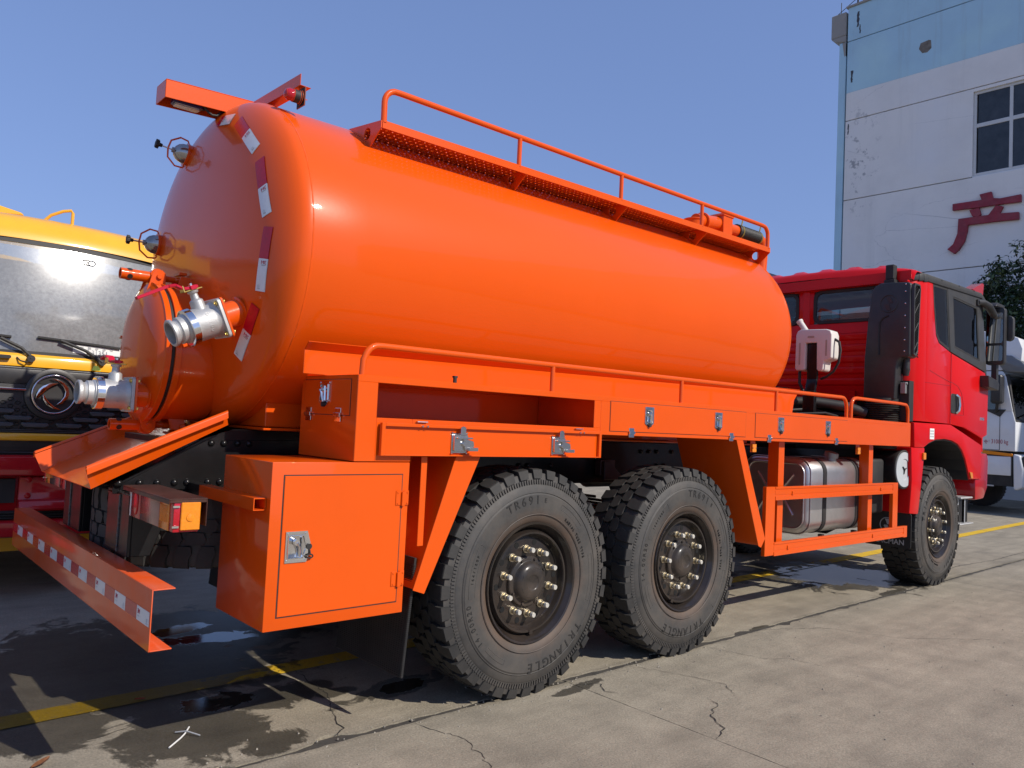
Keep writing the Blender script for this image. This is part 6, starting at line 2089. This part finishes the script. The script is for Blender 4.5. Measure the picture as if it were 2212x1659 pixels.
# rows of trapezoid slats on a hexagon mesh
row = 0
for z in (1.435, 1.385, 1.335, 1.285):
    off = 0.0 if row % 2 == 0 else .115
    k = -5
    while k < 6:
        cx = k * .23 + off
        if math.hypot(cx, z - 1.525) > .215 or abs(cx) > .2:
            wd = .088
            if -.24 + .0 < cx < .24 and z > 1.36: k += 1; continue
            s_ = MB()
            s_.prism([(cx - wd, z + .018), (cx + wd, z + .018), (cx + wd + .012, z), (cx + wd - .012, z - .016), (cx - wd + .02, z - .016), (cx - wd + .008, z)], 'y', -.048, -.021)
            s_.build('grille_slat', M['slat'], nose, bevel=.006)
        k += 1
    row += 1
hx_ = MB()
for i in range(-24, 25):
    for j in range(9):
        cx = i * .046; cz_ = 1.265 + j * .0265
        if math.hypot(cx, cz_ - 1.525) < .2: continue
        if (i + j) % 2: continue
        hx_.tube([(cx + .018 * math.cos(a * 1.0472), -.026, cz_ + .013 * math.sin(a * 1.0472)) for a in range(6)], .0028, 4, closed=True)
o = hx_.build('grille_mesh', M['black_flat'], nose, angle=80); o['kind'] = 'stuff'
q = MB(); q.prism([(-.035, 1.165), (-.045, 1.175), (-.045, 1.21), (-.03, 1.225)], 'x', -W * .97, W * .97); q.build('yellow_trim', M['yellow'], yt, bevel=.003)
q = MB()
for z in (1.245, 1.232): q.box(-W * .95, W * .95, -.032, -.019, z, z + .006)
q.build('nose_strip', M['slat'], nose, bevel=.002)
q = MB(); q.box(-W * .97, W * .97, .0, .05, 1.06, 1.13); q.build('lower_grille', M['black_flat'], yt)
for z in (1.075, 1.092, 1.109):
    q = MB(); q.box(-W * .9, W * .9, -.02, .0, z, z + .006); q.build('lower_slat', M['slat'], yt, bevel=.002)
# bumper
q = MB()
q.prism([(-.06, 1.06), (-.085, 1.045), (-.09, .915), (-.06, .90), (-.055, .90), (.2, .90), (.2, 1.06)], 'x', -W, W)
q.prism([(-.06, .895), (-.03, .89), (-.03, .725), (-.07, .715), (-.085, .66), (-.06, .64), (.2, .64), (.2, .895)], 'x', -.18, W)
q.prism([(-.06, .895), (-.03, .89), (-.03, .725), (-.07, .715), (-.085, .66), (-.06, .64), (.2, .64), (.2, .895)], 'x', -W, -.80)
q.box(-.80, -.18, .02, .2, .64, .90)
q.prism([(-.06, .575), (-.085, .56), (-.08, .46), (-.02, .44), (.2, .44), (.2, .575)], 'x', -W, W)
bmp = q.build('front_bumper', M['dark_red'], yt, bevel=.008, seg=2)
q = MB()
for z in (.585, .605, .625): q.box(-W * .97, W * .97, -.03, .1, z, z + .008)
q.box(-.78, -.20, -.01, .03, .70, .88); q.box(-W * .97, W * .97, .0, .1, .575, .64)
q.build('bumper_grille', M['black_flat'], yt, bevel=.002)
for x, z in ((-.125, .875), (-.125, .755), (.35, .875), (.35, .755)):
    q = MB(); q.lathe([(0, .022), (.004, .022), (.006, .010), (.012, .010), (.013, 0)], (x, -.055 if z > .8 else -.045, z), (0, -1, 0), 16); q.build('bumper_bolt', M['dark_red'], bmp)
# roof gear
q = MB(); q.tube([(.13, .42, 2.93), (.13, .42, 3.04), (.115, .42, 3.06), (.06, .43, 3.045), (-.02, .46, 3.0), (-.06, .48, 2.95)], .013, 10); q.build('roof_rail', M['yellow'], yt)
q = MB(); q.prism([(-1.0, 2.90), (-1.0, 3.035), (-.50, 3.035), (-.22, 2.985), (-.20, 2.965)], 'y', .5, 1.2); q.box(-.50, -.44, .485, .5, 3.0, 3.045); q.build('roof_hatch', M['yellow'], yt, bevel=.006)
# body behind the cab
q = MB()
q.lathe([(0, .2), (.05, .8), (.18, 1.0), (4.8, 1.0), (4.95, .8), (5.0, .1)], (0, 2.6, 1.98), (0, 1, 0), 40)
q.box(-.45, .45, .5, 7.6, .85, 1.1); q.box(-1.1, 1.1, .25, 7.5, .30, .84)
q.build('truck_tank', M['yellow'], yt)
def simple_wheel(parent, x, y, s_, r=.50, w=.30):
    q = MB()
    q.lathe([(0, r * .55), (-.0, r * .60), (-.01, r * .85), (.0, r * .93), (.03, r), (w - .03, r), (w, r * .9), (w, r * .5)], (x, y, r), (-s_, 0, 0), 48)
    for k in range(40):
        a = 2 * math.pi * k / 40
        for t in (.03, .17):
            p = [(x - s_ * (t + dt), y + (r + .012) * math.sin(a + da), r + (r + .012) * math.cos(a + da)) for dt, da in ((0, 0), (.10, .02), (.10, .10), (0, .08))]
            b_ = [(x - s_ * (t + dt), y + (r - .01) * math.sin(a + da), r + (r - .01) * math.cos(a + da)) for dt, da in ((0, 0), (.10, .02), (.10, .10), (0, .08))]
            q.solid(p, b_)
    t_ = q.build('wheel', M['rubber'], parent, angle=40)
    q = MB(); q.lathe([(0, r * .56), (.02, r * .53), (.06, r * .48), (.07, r * .30), (.02, r * .26), (.01, 0)], (x, y, r), (-s_, 0, 0), 36)
    q.build('rim', M['alu_dark'], t_, angle=40)
for y in (1.25, 5.3, 6.6):
    for s_ in (-1, 1): simple_wheel(yt, s_ * 1.22, y, s_)

# ================================================================== WHITE TRUCK beyond the red cab
wt = thing('white_truck', 'white truck with red weight lettering on its door parked beyond the red cab', 'truck', (16.3, .92, 0))
# local: x = across (0 is its side facing the camera), y = 0 front, + towards its tail
q = MB()
Wd = 2.5
side = [(.0, 1.38), (.0, 2.00), (.06, 2.25), (.20, 3.02), (.26, 3.12), (2.2, 3.16), (2.2, 1.38)]
hole_f = [(.36, 2.24), (.42, 2.95), (1.30, 2.98), (1.34, 2.24)]
def sk(x):
    # skin with the window left out
    q.prism([(0, 1.38), (0, 2.0), (.06, 2.25), (.36, 2.24), (1.34, 2.24), (2.2, 2.24), (2.2, 1.38)], 'x', x, x + .03)
    q.prism([(.06, 2.25), (.20, 3.02), (.42, 2.95), (.36, 2.24)], 'x', x, x + .03)
    q.prism([(.20, 3.02), (.26, 3.12), (2.2, 3.16), (2.2, 2.98), (1.30, 2.98), (.42, 2.95)], 'x', x, x + .03)
    q.prism([(1.34, 2.24), (1.30, 2.98), (2.2, 2.98), (2.2, 2.24)], 'x', x, x + .03)
sk(0); sk(Wd - .03)
q.box(.03, Wd - .03, 2.17, 2.2, 1.38, 3.16)
q.box(.03, Wd - .03, .0, .03, 1.38, 2.02)
q.box(.03, Wd - .03, .05, 2.2, 1.38, 1.42)
# high roof, sloped at the front
q.prism([(-.08, 3.34), (-.10, 3.60), (-.02, 3.84), (.25, 3.97), (1.2, 4.10), (2.2, 4.12), (2.2, 3.17), (.30, 3.14)], 'x', .03, Wd - .03)
wcab = q.build('truck_cab', M['white'], wt, bevel=.045, seg=3, angle=50)
q = MB(); q.prism([(-.20, 3.08), (-.20, 3.20), (-.09, 3.335), (.10, 3.46), (.42, 3.49), (.44, 3.40), (.22, 3.10)], 'x', -.02, Wd + .02); q.build('sun_visor', M['grey_paint'] if False else mat('visor_grey', (.16, .17, .18), .35, coat=.6), wt, bevel=.03, seg=2)
q = MB(); q.prism([(.38, 2.26), (.44, 2.93), (1.29, 2.96), (1.32, 2.26)], 'x', .012, .018); q.build('window', M['glass_dark'], wt)
q = MB(); q.solid([(.10, .055, 2.06), (Wd - .10, .055, 2.06), (Wd - .16, .215, 3.02), (.16, .215, 3.02)], [(.10, .06, 2.06), (Wd - .10, .06, 2.06), (Wd - .16, .22, 3.02), (.16, .22, 3.02)]); q.build('windscreen', M['glass_dark'], wt)
q = MB()
for (a, b2) in (((.05, .048, 2.02), (.10, .205, 3.05)), ((Wd - .05, .048, 2.02), (Wd - .10, .205, 3.05))):
    q.tube([a, b2], .05, 8)
q.tube([(.05, .045, 2.03), (Wd - .05, .045, 2.03)], .035, 8)
q.tube([(.3, .02, 2.10), (1.1, .05, 2.24)], .016, 6); q.tube([(1.3, .02, 2.10), (2.1, .05, 2.24)], .016, 6)
q.build('screen_rubber', M['black_flat'], wt)
q = MB(); q.box(.06, Wd - .06, .25, 2.1, 1.43, 1.6); q.box(.06, Wd - .06, .15, .6, 1.6, 2.1); q.build('cab_interior', M['interior'], wt)
# door seams, lettering, lamp, lower panels
q = MB()
q.tube([(-.002, .33, 3.0), (-.002, .30, 2.25), (-.002, .30, 1.40)], .006, 6); q.tube([(-.002, .30, 1.395), (-.002, 1.4, 1.41)], .006, 6); q.tube([(-.002, 1.42, 1.40), (-.002, 1.40, 2.98)], .006, 6)
q.build('panel_gap', M['ink'], wt)
tm = text_mesh('31000 kg', .115, frame((-.003, .30, 1.575), (0, -1, 0), (0, 0, 1)) @ Matrix.Diagonal((.78, 1.15, 1, 1)), .002)
for i, rows in enumerate((['.###.', '#.#.#', '#####', '..#..', '.#.#.'], ['#....', '.....', '#....'])):
    for r_, row_ in enumerate(rows):
        for k, c_ in enumerate(row_):
            if c_ == '#':
                y = .60 - i * .09 - k * .014; z = 1.605 - r_ * .017
                tm.add([(-.004, y, z), (-.004, y - .012, z), (-.004, y - .012, z - .014), (-.004, y, z - .014)], [(0, 1, 2, 3)])
tm.build('door_lettering', M['decal_red'], wt)
q = MB(); q.prism([(.70, 1.37), (.68, 1.385), (.05, 1.33), (.05, 1.27), (.60, 1.30)], 'x', -.015, .02); q.build('side_lamp', M['lens_amber'], wt, bevel=.005)
q = MB(); q.box(.0, .05, .08, 1.5, .85, 1.265); q.build('step_panel', M['white'], wt, bevel=.02, seg=2)
q = MB(); q.box(2.45, 2.5, .08, 1.5, .85, 1.375); q.build('step_panel', M['white'], wt, bevel=.02, seg=2)
q = MB(); q.box(.02, .06, .64, 1.5, 1.267, 1.375); q.build('sill_panel', M['white'], wt, bevel=.01, seg=2)
q = MB(); q.prism([(-.10, 1.30), (-.16, 1.0), (-.14, .62), (-.05, .55), (.02, .56), (.035, 1.33)], 'x', -.03, Wd + .03); bq = q.build('front_bumper', M['white'], wt, bevel=.05, seg=3, angle=50)
q = MB(); q.box(.02, .5, -.175, -.12, 1.05, 1.28); q.box(2.0, 2.48, -.175, -.12, 1.05, 1.28); q.box(.6, 1.9, -.172, -.14, .75, 1.2); q.build('headlamp', M['black_flat'], wt, bevel=.03)
q = MB(); q.box(.03, 2.45, .05, 2.2, .62, 1.3); q.box(.9, 1.6, .4, 8.0, .8, 1.1); q.build('chassis', M['black_flat'], wt)
q = MB(); q.box(-.01, .02, .40, 1.3, .60, .63); q.build('step', M['alu'], wt)
q = MB(); q.prism(rrect(-.27, -.06, 2.40, 3.03, .06), 'y', .20, .42); q.build('mirror', M['plastic'], wt, bevel=.03)
q = MB(); q.prism([(.62, 2.28), (.18, 2.28), (.30, 2.12)], 'x', -.02, .0); q.tube([(-.16, .31, 2.42), (-.08, .34, 2.28), (-.01, .38, 2.24)], .035, 8); q.build('mirror_arm', M['plastic'], wt, bevel=.005)
q = MB(); q.box(.05, 2.45, 2.6, 8.6, 1.15, 3.3); q.build('cargo_body', M['white'], wt, bevel=.02)
for y in (1.35, 5.2, 6.5):
    for x, s_ in ((.02, -1), (2.48, 1)): simple_wheel(wt, x, y, s_)

# ================================================================== FACTORY BUILDING with painted wall
fb = thing('factory_building', 'tall weathered factory wall painted white with a pale blue band at the top', 'building', (22, 0, 0))
def plaster(name, rgb, crackle=True, streak=.25):
    m, n, b = _new(name)
    L = n.links.new
    ge = nd(n, 'ShaderNodeNewGeometry')
    pos = ge.outputs['Position']
    def nz(sc, det, ro, vec=None, dist=0.0):
        x = nd(n, 'ShaderNodeTexNoise', Scale=sc, Detail=float(det), Roughness=ro, Distortion=dist)
        L(vec or pos, x.inputs['Vector']); return x.outputs['Fac']
    def rm(v, a, b2, c, d):
        mr = nd(n, 'ShaderNodeMapRange')
        for k, q in zip(('From Min', 'From Max', 'To Min', 'To Max'), (a, b2, c, d)): mr.inputs[k].default_value = q
        L(v, mr.inputs['Value']); return mr.outputs['Result']
    def bl(c, rgb2, f):
        x = nd(n, 'ShaderNodeMix', data_type='RGBA'); L(f, x.inputs['Factor']); L(c, x.inputs['A']); x.inputs['B'].default_value = (*rgb2, 1); return x.outputs['Result']
    base = nd(n, 'ShaderNodeRGB'); base.outputs[0].default_value = (*rgb, 1)
    mp = nd(n, 'ShaderNodeMapping'); mp.inputs['Scale'].default_value = (1, 1.6, .12); L(pos, mp.inputs['Vector'])
    c = base.outputs[0]
    c = bl(c, tuple(v * .78 for v in rgb), rm(nz(.9, 6, .62), .45, .78, 0, .45))
    c = bl(c, (.30, .31, .30), rm(nz(1.0, 7, .66, mp.outputs[0]), .55, .80, 0, streak))
    c = bl(c, tuple(min(.8, v * 1.12 + .03) for v in rgb), rm(nz(.5, 4, .5), .5, .7, 0, .6))
    if crackle:
        # hairline cracks and flaked paint near the corner
        mp2 = nd(n, 'ShaderNodeMapping', vector_type='TEXTURE'); mp2.inputs['Location'].default_value = (22, 7.1, 10.6); mp2.inputs['Scale'].default_value = (9, .75, 2.2); L(pos, mp2.inputs['Vector'])
        ln = nd(n, 'ShaderNodeVectorMath', operation='LENGTH'); L(mp2.outputs[0], ln.inputs[0])
        near = rm(ln.outputs['Value'], 1.1, .3, 0, 1)
        fl = rm(nz(2.6, 9, .75), .55, .60, 0, .75)
        mu = nd(n, 'ShaderNodeMath', operation='MULTIPLY'); L(near, mu.inputs[0]); L(fl, mu.inputs[1])
        c = bl(c, (.25, .25, .26), mu.outputs[0])
        mp3 = nd(n, 'ShaderNodeMapping'); mp3.inputs['Scale'].default_value = (1, .45, 1.3); L(pos, mp3.inputs['Vector'])
        nn = nz(2.5, 5, .6, mp3.outputs[0])
        mixv = nd(n, 'ShaderNodeMix', data_type='VECTOR'); mixv.inputs['Factor'].default_value = .25; L(mp3.outputs[0], mixv.inputs['A'])
        cmb = nd(n, 'ShaderNodeCombineXYZ'); L(nn, cmb.inputs[1]); L(nn, cmb.inputs[2]); L(cmb.outputs[0], mixv.inputs['B'])
        vo = nd(n, 'ShaderNodeTexVoronoi', feature='DISTANCE_TO_EDGE', Scale=1.1); L(mixv.outputs['Result'], vo.inputs['Vector'])
        ck = rm(vo.outputs['Distance'], .006, .0, 0, .55)
        ma = nd(n, 'ShaderNodeMath', operation='MULTIPLY'); L(ck, ma.inputs[0]); L(rm(nz(.55, 3, .5), .5, .62, 0, 1), ma.inputs[1])
        c = bl(c, (.22, .22, .23), ma.outputs[0])
    L(c, b.inputs['Base Color'])
    b.inputs['Roughness'].default_value = .85
    bp = nd(n, 'ShaderNodeBump', Strength=.5, Distance=.01); L(nz(9, 6, .65), bp.inputs['Height']); L(bp.outputs[0], b.inputs['Normal'])
    return m
P_W = plaster('white_plaster', (.84, .81, .76))
P_B = plaster('pale_blue_plaster', (.44, .66, .78), False, .5)
P_C = plaster('bare_concrete', (.33, .31, .28), False, .6)
# local x: 0 = face; y, z as world
gp_ = .028
def panel(y0, y1, z0, z1, m, d=.30, x0=0.0):
    q = MB(); q.box(x0, x0 + d, y0, y1, z0, z1)
    return q.build('wall_panel', m, fb, bevel=.006)
WY0, WY1, WZ0, WZ1 = -1.0, 3.70, 9.36, 11.95
right = -48.0
panel(right, 7.56, 12.05 + gp_, 13.02, P_W)
panel(right, 7.56, 13.0205, 14.77, P_B)
panel(right, 7.56, 14.77 + gp_, 15.95, P_B)
panel(WY1, 7.56, 9.36 + gp_, 12.05, P_W)
panel(right, WY0, 9.36 + gp_, 12.05, P_W)
panel(WY0, WY1, WZ1, 12.05, P_W)
panel(right, 7.56, 6.70, 9.36, P_W)
panel(right, 7.56, 4.0, 6.70 - gp_, P_W)
panel(right, 7.56, 0, 4.0 - gp_, P_W)
q = MB(); q.box(.30, 11, right, 7.5, 0, 15.8); q.build('building_core', mat('dark_joint', (.10, .10, .10), .9), fb)
q = MB(); q.box(.012, .30, right, 7.6, 6.6, 15.9) if False else q.box(.10, .30, 7.56, 7.60, 0, 15.9); q.build('corner_joint', M['ink'], fb)
q = MB(); q.box(-.02, .5, 7.60, 7.83, 0, 14.8); q.build('corner_pilaster', P_B, fb, bevel=.01)
q = MB()
q.box(-.02, .6, 7.62, 8.13, 15.05, 15.86); q.prism([(7.62, 14.80), (8.02, 14.93), (8.13, 15.05), (7.62, 15.05)], 'x', -.02, .6); q.prism([(7.6, 14.3), (7.66, 14.3), (7.74, 14.8), (7.6, 14.8)], 'x', -.03, .5)
q.build('cornice_stub', P_C, fb, bevel=.02)
q = MB(); q.box(-.05, 11, right, 7.62, 15.95, 16.02); q.build('parapet_cap', P_C, fb, bevel=.01)
q = MB()
q.tube([(.2, 8.05, 15.95), (.2, 7.3, 16.35), (.2, 6.6, 16.62), (.2, 0, 18.0)], .012, 5)
for y, z in ((7.9, 15.9), (7.0, 16.0), (5.5, 16.0)): q.tube([(.2, y, z), (.2, y, z + .45)], .014, 5)
q.tube([(.15, 7.32, 16.0), (.15, 7.30, 16.35), (.15, 7.14, 16.35), (.15, 7.10, 16.0)], .03, 6)
q.build('lightning_wire', M['black_flat'], fb)
# broken render: black streaks by the corner and a chipped hole
q = MB()
for (y, z0, z1, w) in ((7.22, 15.2, 15.72, .05), (7.38, 13.35, 13.75, .05), (7.46, 11.6, 11.95, .03), (7.15, 14.95, 15.25, .035)):
    rn = random.Random(int(z0 * 10))
    pts = []
    for k in range(9): pts.append((y + w * rn.uniform(.3, 1), z0 + (z1 - z0) * k / 8))
    for k in range(9): pts.append((y - w * rn.uniform(.2, 1), z1 - (z1 - z0) * k / 8))
    q.prism(pts, 'x', -.004, .002)
q.build('render_crack', M['ink'], fb)
q = MB(); q.prism([(4.98, 13.98), (5.22, 13.95), (5.27, 13.78), (5.17, 13.62), (5.02, 13.60), (4.90, 13.70), (4.92, 13.95)], 'x', -.006, .002)
q.build('chipped_patch', mat('bare_render', (.20, .17, .14), .9, var=.4), fb)
# window
q = MB()
q.box(.02, .28, WY0, WY1, WZ0 - .02, WZ0 + .03)
q.build('window_sill', P_W, fb, bevel=.01)
fr = MB()
ys = [WY1 - .10 - i * 1.0 for i in range(5)]
fw = .055
fr.box(.06, .13, WY0, WY1, WZ0 + .03, WZ0 + .13); fr.box(.06, .13, WY0, WY1, WZ1 - .08, WZ1)
fr.box(.06, .13, WY1 - .08, WY1, WZ0 + .13, WZ1 - .08); fr.box(.06, .13, WY0, WY0 + .08, WZ0 + .13, WZ1 - .08)
ym = [2.72, 1.74, .76, -.22]
for y in ym: fr.box(.055, .13, y - .045, y + .045, WZ0 + .13, WZ1 - .08)
fr.box(.058, .128, WY0 + .08, WY1 - .08, 10.86, 10.98)
win = fr.build('window', mat('window_frame_white', (.62, .62, .60), .5, var=.05), fb, bevel=.008)
yy = [WY1 - .08] + ym + [WY0 + .08]
gm = mat('dusty_pane', (.030, .036, .042), .16, var=.35, vscale=2.5, dust=.28, dust_rgb=(.10, .11, .12))
for a, b2 in zip(yy, yy[1:]):
    for z0, z1 in ((WZ0 + .13, 10.86), (10.98, WZ1 - .08)):
        q = MB(); q.box(.085, .095, b2 + .04, a - .04, z0, z1); q.build('window_pane', gm, win)
# the red wall character, built of raised strokes
sg_ = MB()
def st(poly): sg_.prism([(22.0 * 0 + y, z) for y, z in poly], 'x', -.10, -.012)
def sc(px, py):   # from the drawing on its own grid to metres on the wall
    return (4.30 - (px - 1105) / 445 * 1.88, 8.735 - (py - 1162) / 380 * 1.745 + (px - 1105) / 445 * .215 * -0.0)
def shear(pts):
    out = []
    for px, py in pts:
        # the strokes are level on the wall
        py2 = py + (px - 1105) * .155
        y = 4.30 - (px - 1105) / 435 * 1.90
        z = 8.86 - (py2 - 1195) / 400 * 1.80
        out.append((y, z))
    return out
st(shear([(1132, 1240), (1310, 1215), (1296, 1180), (1368, 1162), (1378, 1205), (1420, 1208), (1540, 1184), (1540, 1234), (1420, 1248), (1330, 1262), (1132, 1285)]))
st(shear([(1236, 1282), (1296, 1266), (1310, 1312), (1290, 1330), (1256, 1325)]))
st(shear([(1395, 1252), (1440, 1262), (1420, 1305), (1528, 1297), (1530, 1345), (1410, 1358), (1230, 1382), (1228, 1420), (1212, 1490), (1180, 1545), (1150, 1575), (1104, 1545), (1140, 1510), (1165, 1440), (1170, 1340), (1280, 1325), (1352, 1315)]))
sg_.build('wall_character', mat('faded_red_sign', (.27, .012, .028), .5, var=.3, vscale=3, dust=.25, dust_rgb=(.34, .16, .16)), fb, bevel=.012)

# ================================================================== BLUE SHED far behind
bs = thing('blue_shed', 'light blue corrugated shed roof showing between the tank and the red cab', 'building', (24.0, 12.0, 0))
q = MB(); q.box(-4, 14, .06, 8, 0, 8.0); q.build('shed_wall', M['grey_paint'], bs)
sh = MB()
# roof slope facing the yard, ribs run level along it
N = 26
pts = []
for i in range(N):
    t0 = i / N
    z = 6.2 + 2.3 * t0; y = -.6 + 2.6 * t0
    pts += [(y, z), (y + .05, z + .10), (y + .07, z + .045)]
top = pts + [(2.0, 8.50)]
bot = [(p[0] + .06, p[1] - .12) for p in top][::-1]
sh.prism(top + bot, 'x', -4, 3.55)
sh.build('shed_roof', mat('blue_sheet', (.30, .52, .66), .42, var=.08), bs, angle=20)

# ================================================================== BACKDROP BUILDING, unseen, added to give the tank's rear reflection a dark skyline
wh = thing('backdrop', 'unseen brown warehouse across the yard, mirrored darkly in the rear end of the tank', 'building', (-34.0, 40.0, 0))
q = MB(); q.box(-36, 30, 0, 14, 0, 9.6); q.build('backdrop_wall', mat('backdrop_wall_brown', (.17, .12, .09), .8, var=.3, vscale=.4), wh)
q = MB(); q.prism([(-.6, 9.6), (7, 11.6), (14.6, 9.6)], 'x', -36.5, 30.5); q.build('backdrop_roof', mat('backdrop_roof_brown', (.13, .06, .045), .7, var=.3, vscale=.6), wh)

# ================================================================== TREE
tree = thing('broadleaf_tree', 'dense dark green broadleaf tree against the factory wall behind the white truck', 'tree', (20.0, 1.35, 0))
t_ = MB()
rn = random.Random(11)
t_.tube([(0, 0, 0), (.03, .02, 1.2), (-.02, .05, 2.4), (.05, 0, 3.6)], [.20, .16, .13, .09], 10)
limbs = []
for k in range(9):
    a = k * 2.4; l = rn.uniform(.9, 1.5); z0 = 2.0 + k * .22
    e = (l * math.cos(a), l * math.sin(a), z0 + rn.uniform(1.0, 1.8))
    t_.tube([(0, 0, z0), (e[0] * .5, e[1] * .5, z0 + (e[2] - z0) * .6), e], [.07, .045, .02], 7)
    limbs.append(e)
t_.build('trunk', mat('bark', (.09, .07, .05), .9, var=.3, vscale=10, bump=.01, bscale=20), tree)
cr = MB()
clumps = []
for k in range(150):
    u = rn.uniform(-1, 1); a = rn.uniform(0, 6.283); r_ = rn.uniform(.50, 1.0) ** .6
    s_ = math.sqrt(1 - u * u)
    c_ = V((1.35 * r_ * s_ * math.cos(a), 1.75 * r_ * s_ * math.sin(a), 4.55 + 2.05 * r_ * u))
    c_ += V((rn.gauss(0, .12), rn.gauss(0, .15), rn.gauss(0, .15)))
    clumps.append((c_, rn.uniform(.22, .46)))
for c_, R_ in clumps:
    for k in range(150):
        d = V((rn.gauss(0, 1), rn.gauss(0, 1), rn.gauss(0, 1))); d.normalize()
        p = c_ + d * R_ * rn.uniform(.35, 1.05)
        nrm = (d + V((rn.gauss(0, .5), rn.gauss(0, .5), .6 + rn.gauss(0, .5)))).normalized()
        t1 = nrm.orthogonal().normalized(); t2 = nrm.cross(t1)
        a = rn.uniform(0, 6.283)
        ax_, bx2 = t1 * math.cos(a) + t2 * math.sin(a), t2 * math.cos(a) - t1 * math.sin(a)
        L_ = rn.uniform(.045, .085); w_ = L_ * .38
        cr.cur = 0 if rn.random() < .78 else 1
        tipd = -nrm * L_ * .25
        cr.add([p - ax_ * L_, p + bx2 * w_, p + ax_ * L_ + tipd, p - bx2 * w_], [(0, 1, 2, 3)])
def leaf_mat(name, rgb):
    m = mat(name, rgb, .38, var=.35, vscale=3.0, spec=.5)
    b = m.node_tree.nodes['Principled BSDF']
    return m
o = cr.build('crown', [leaf_mat('leaf_dark', (.022, .045, .014)), leaf_mat('leaf_light', (.075, .11, .028))], tree, recalc=False, angle=180)
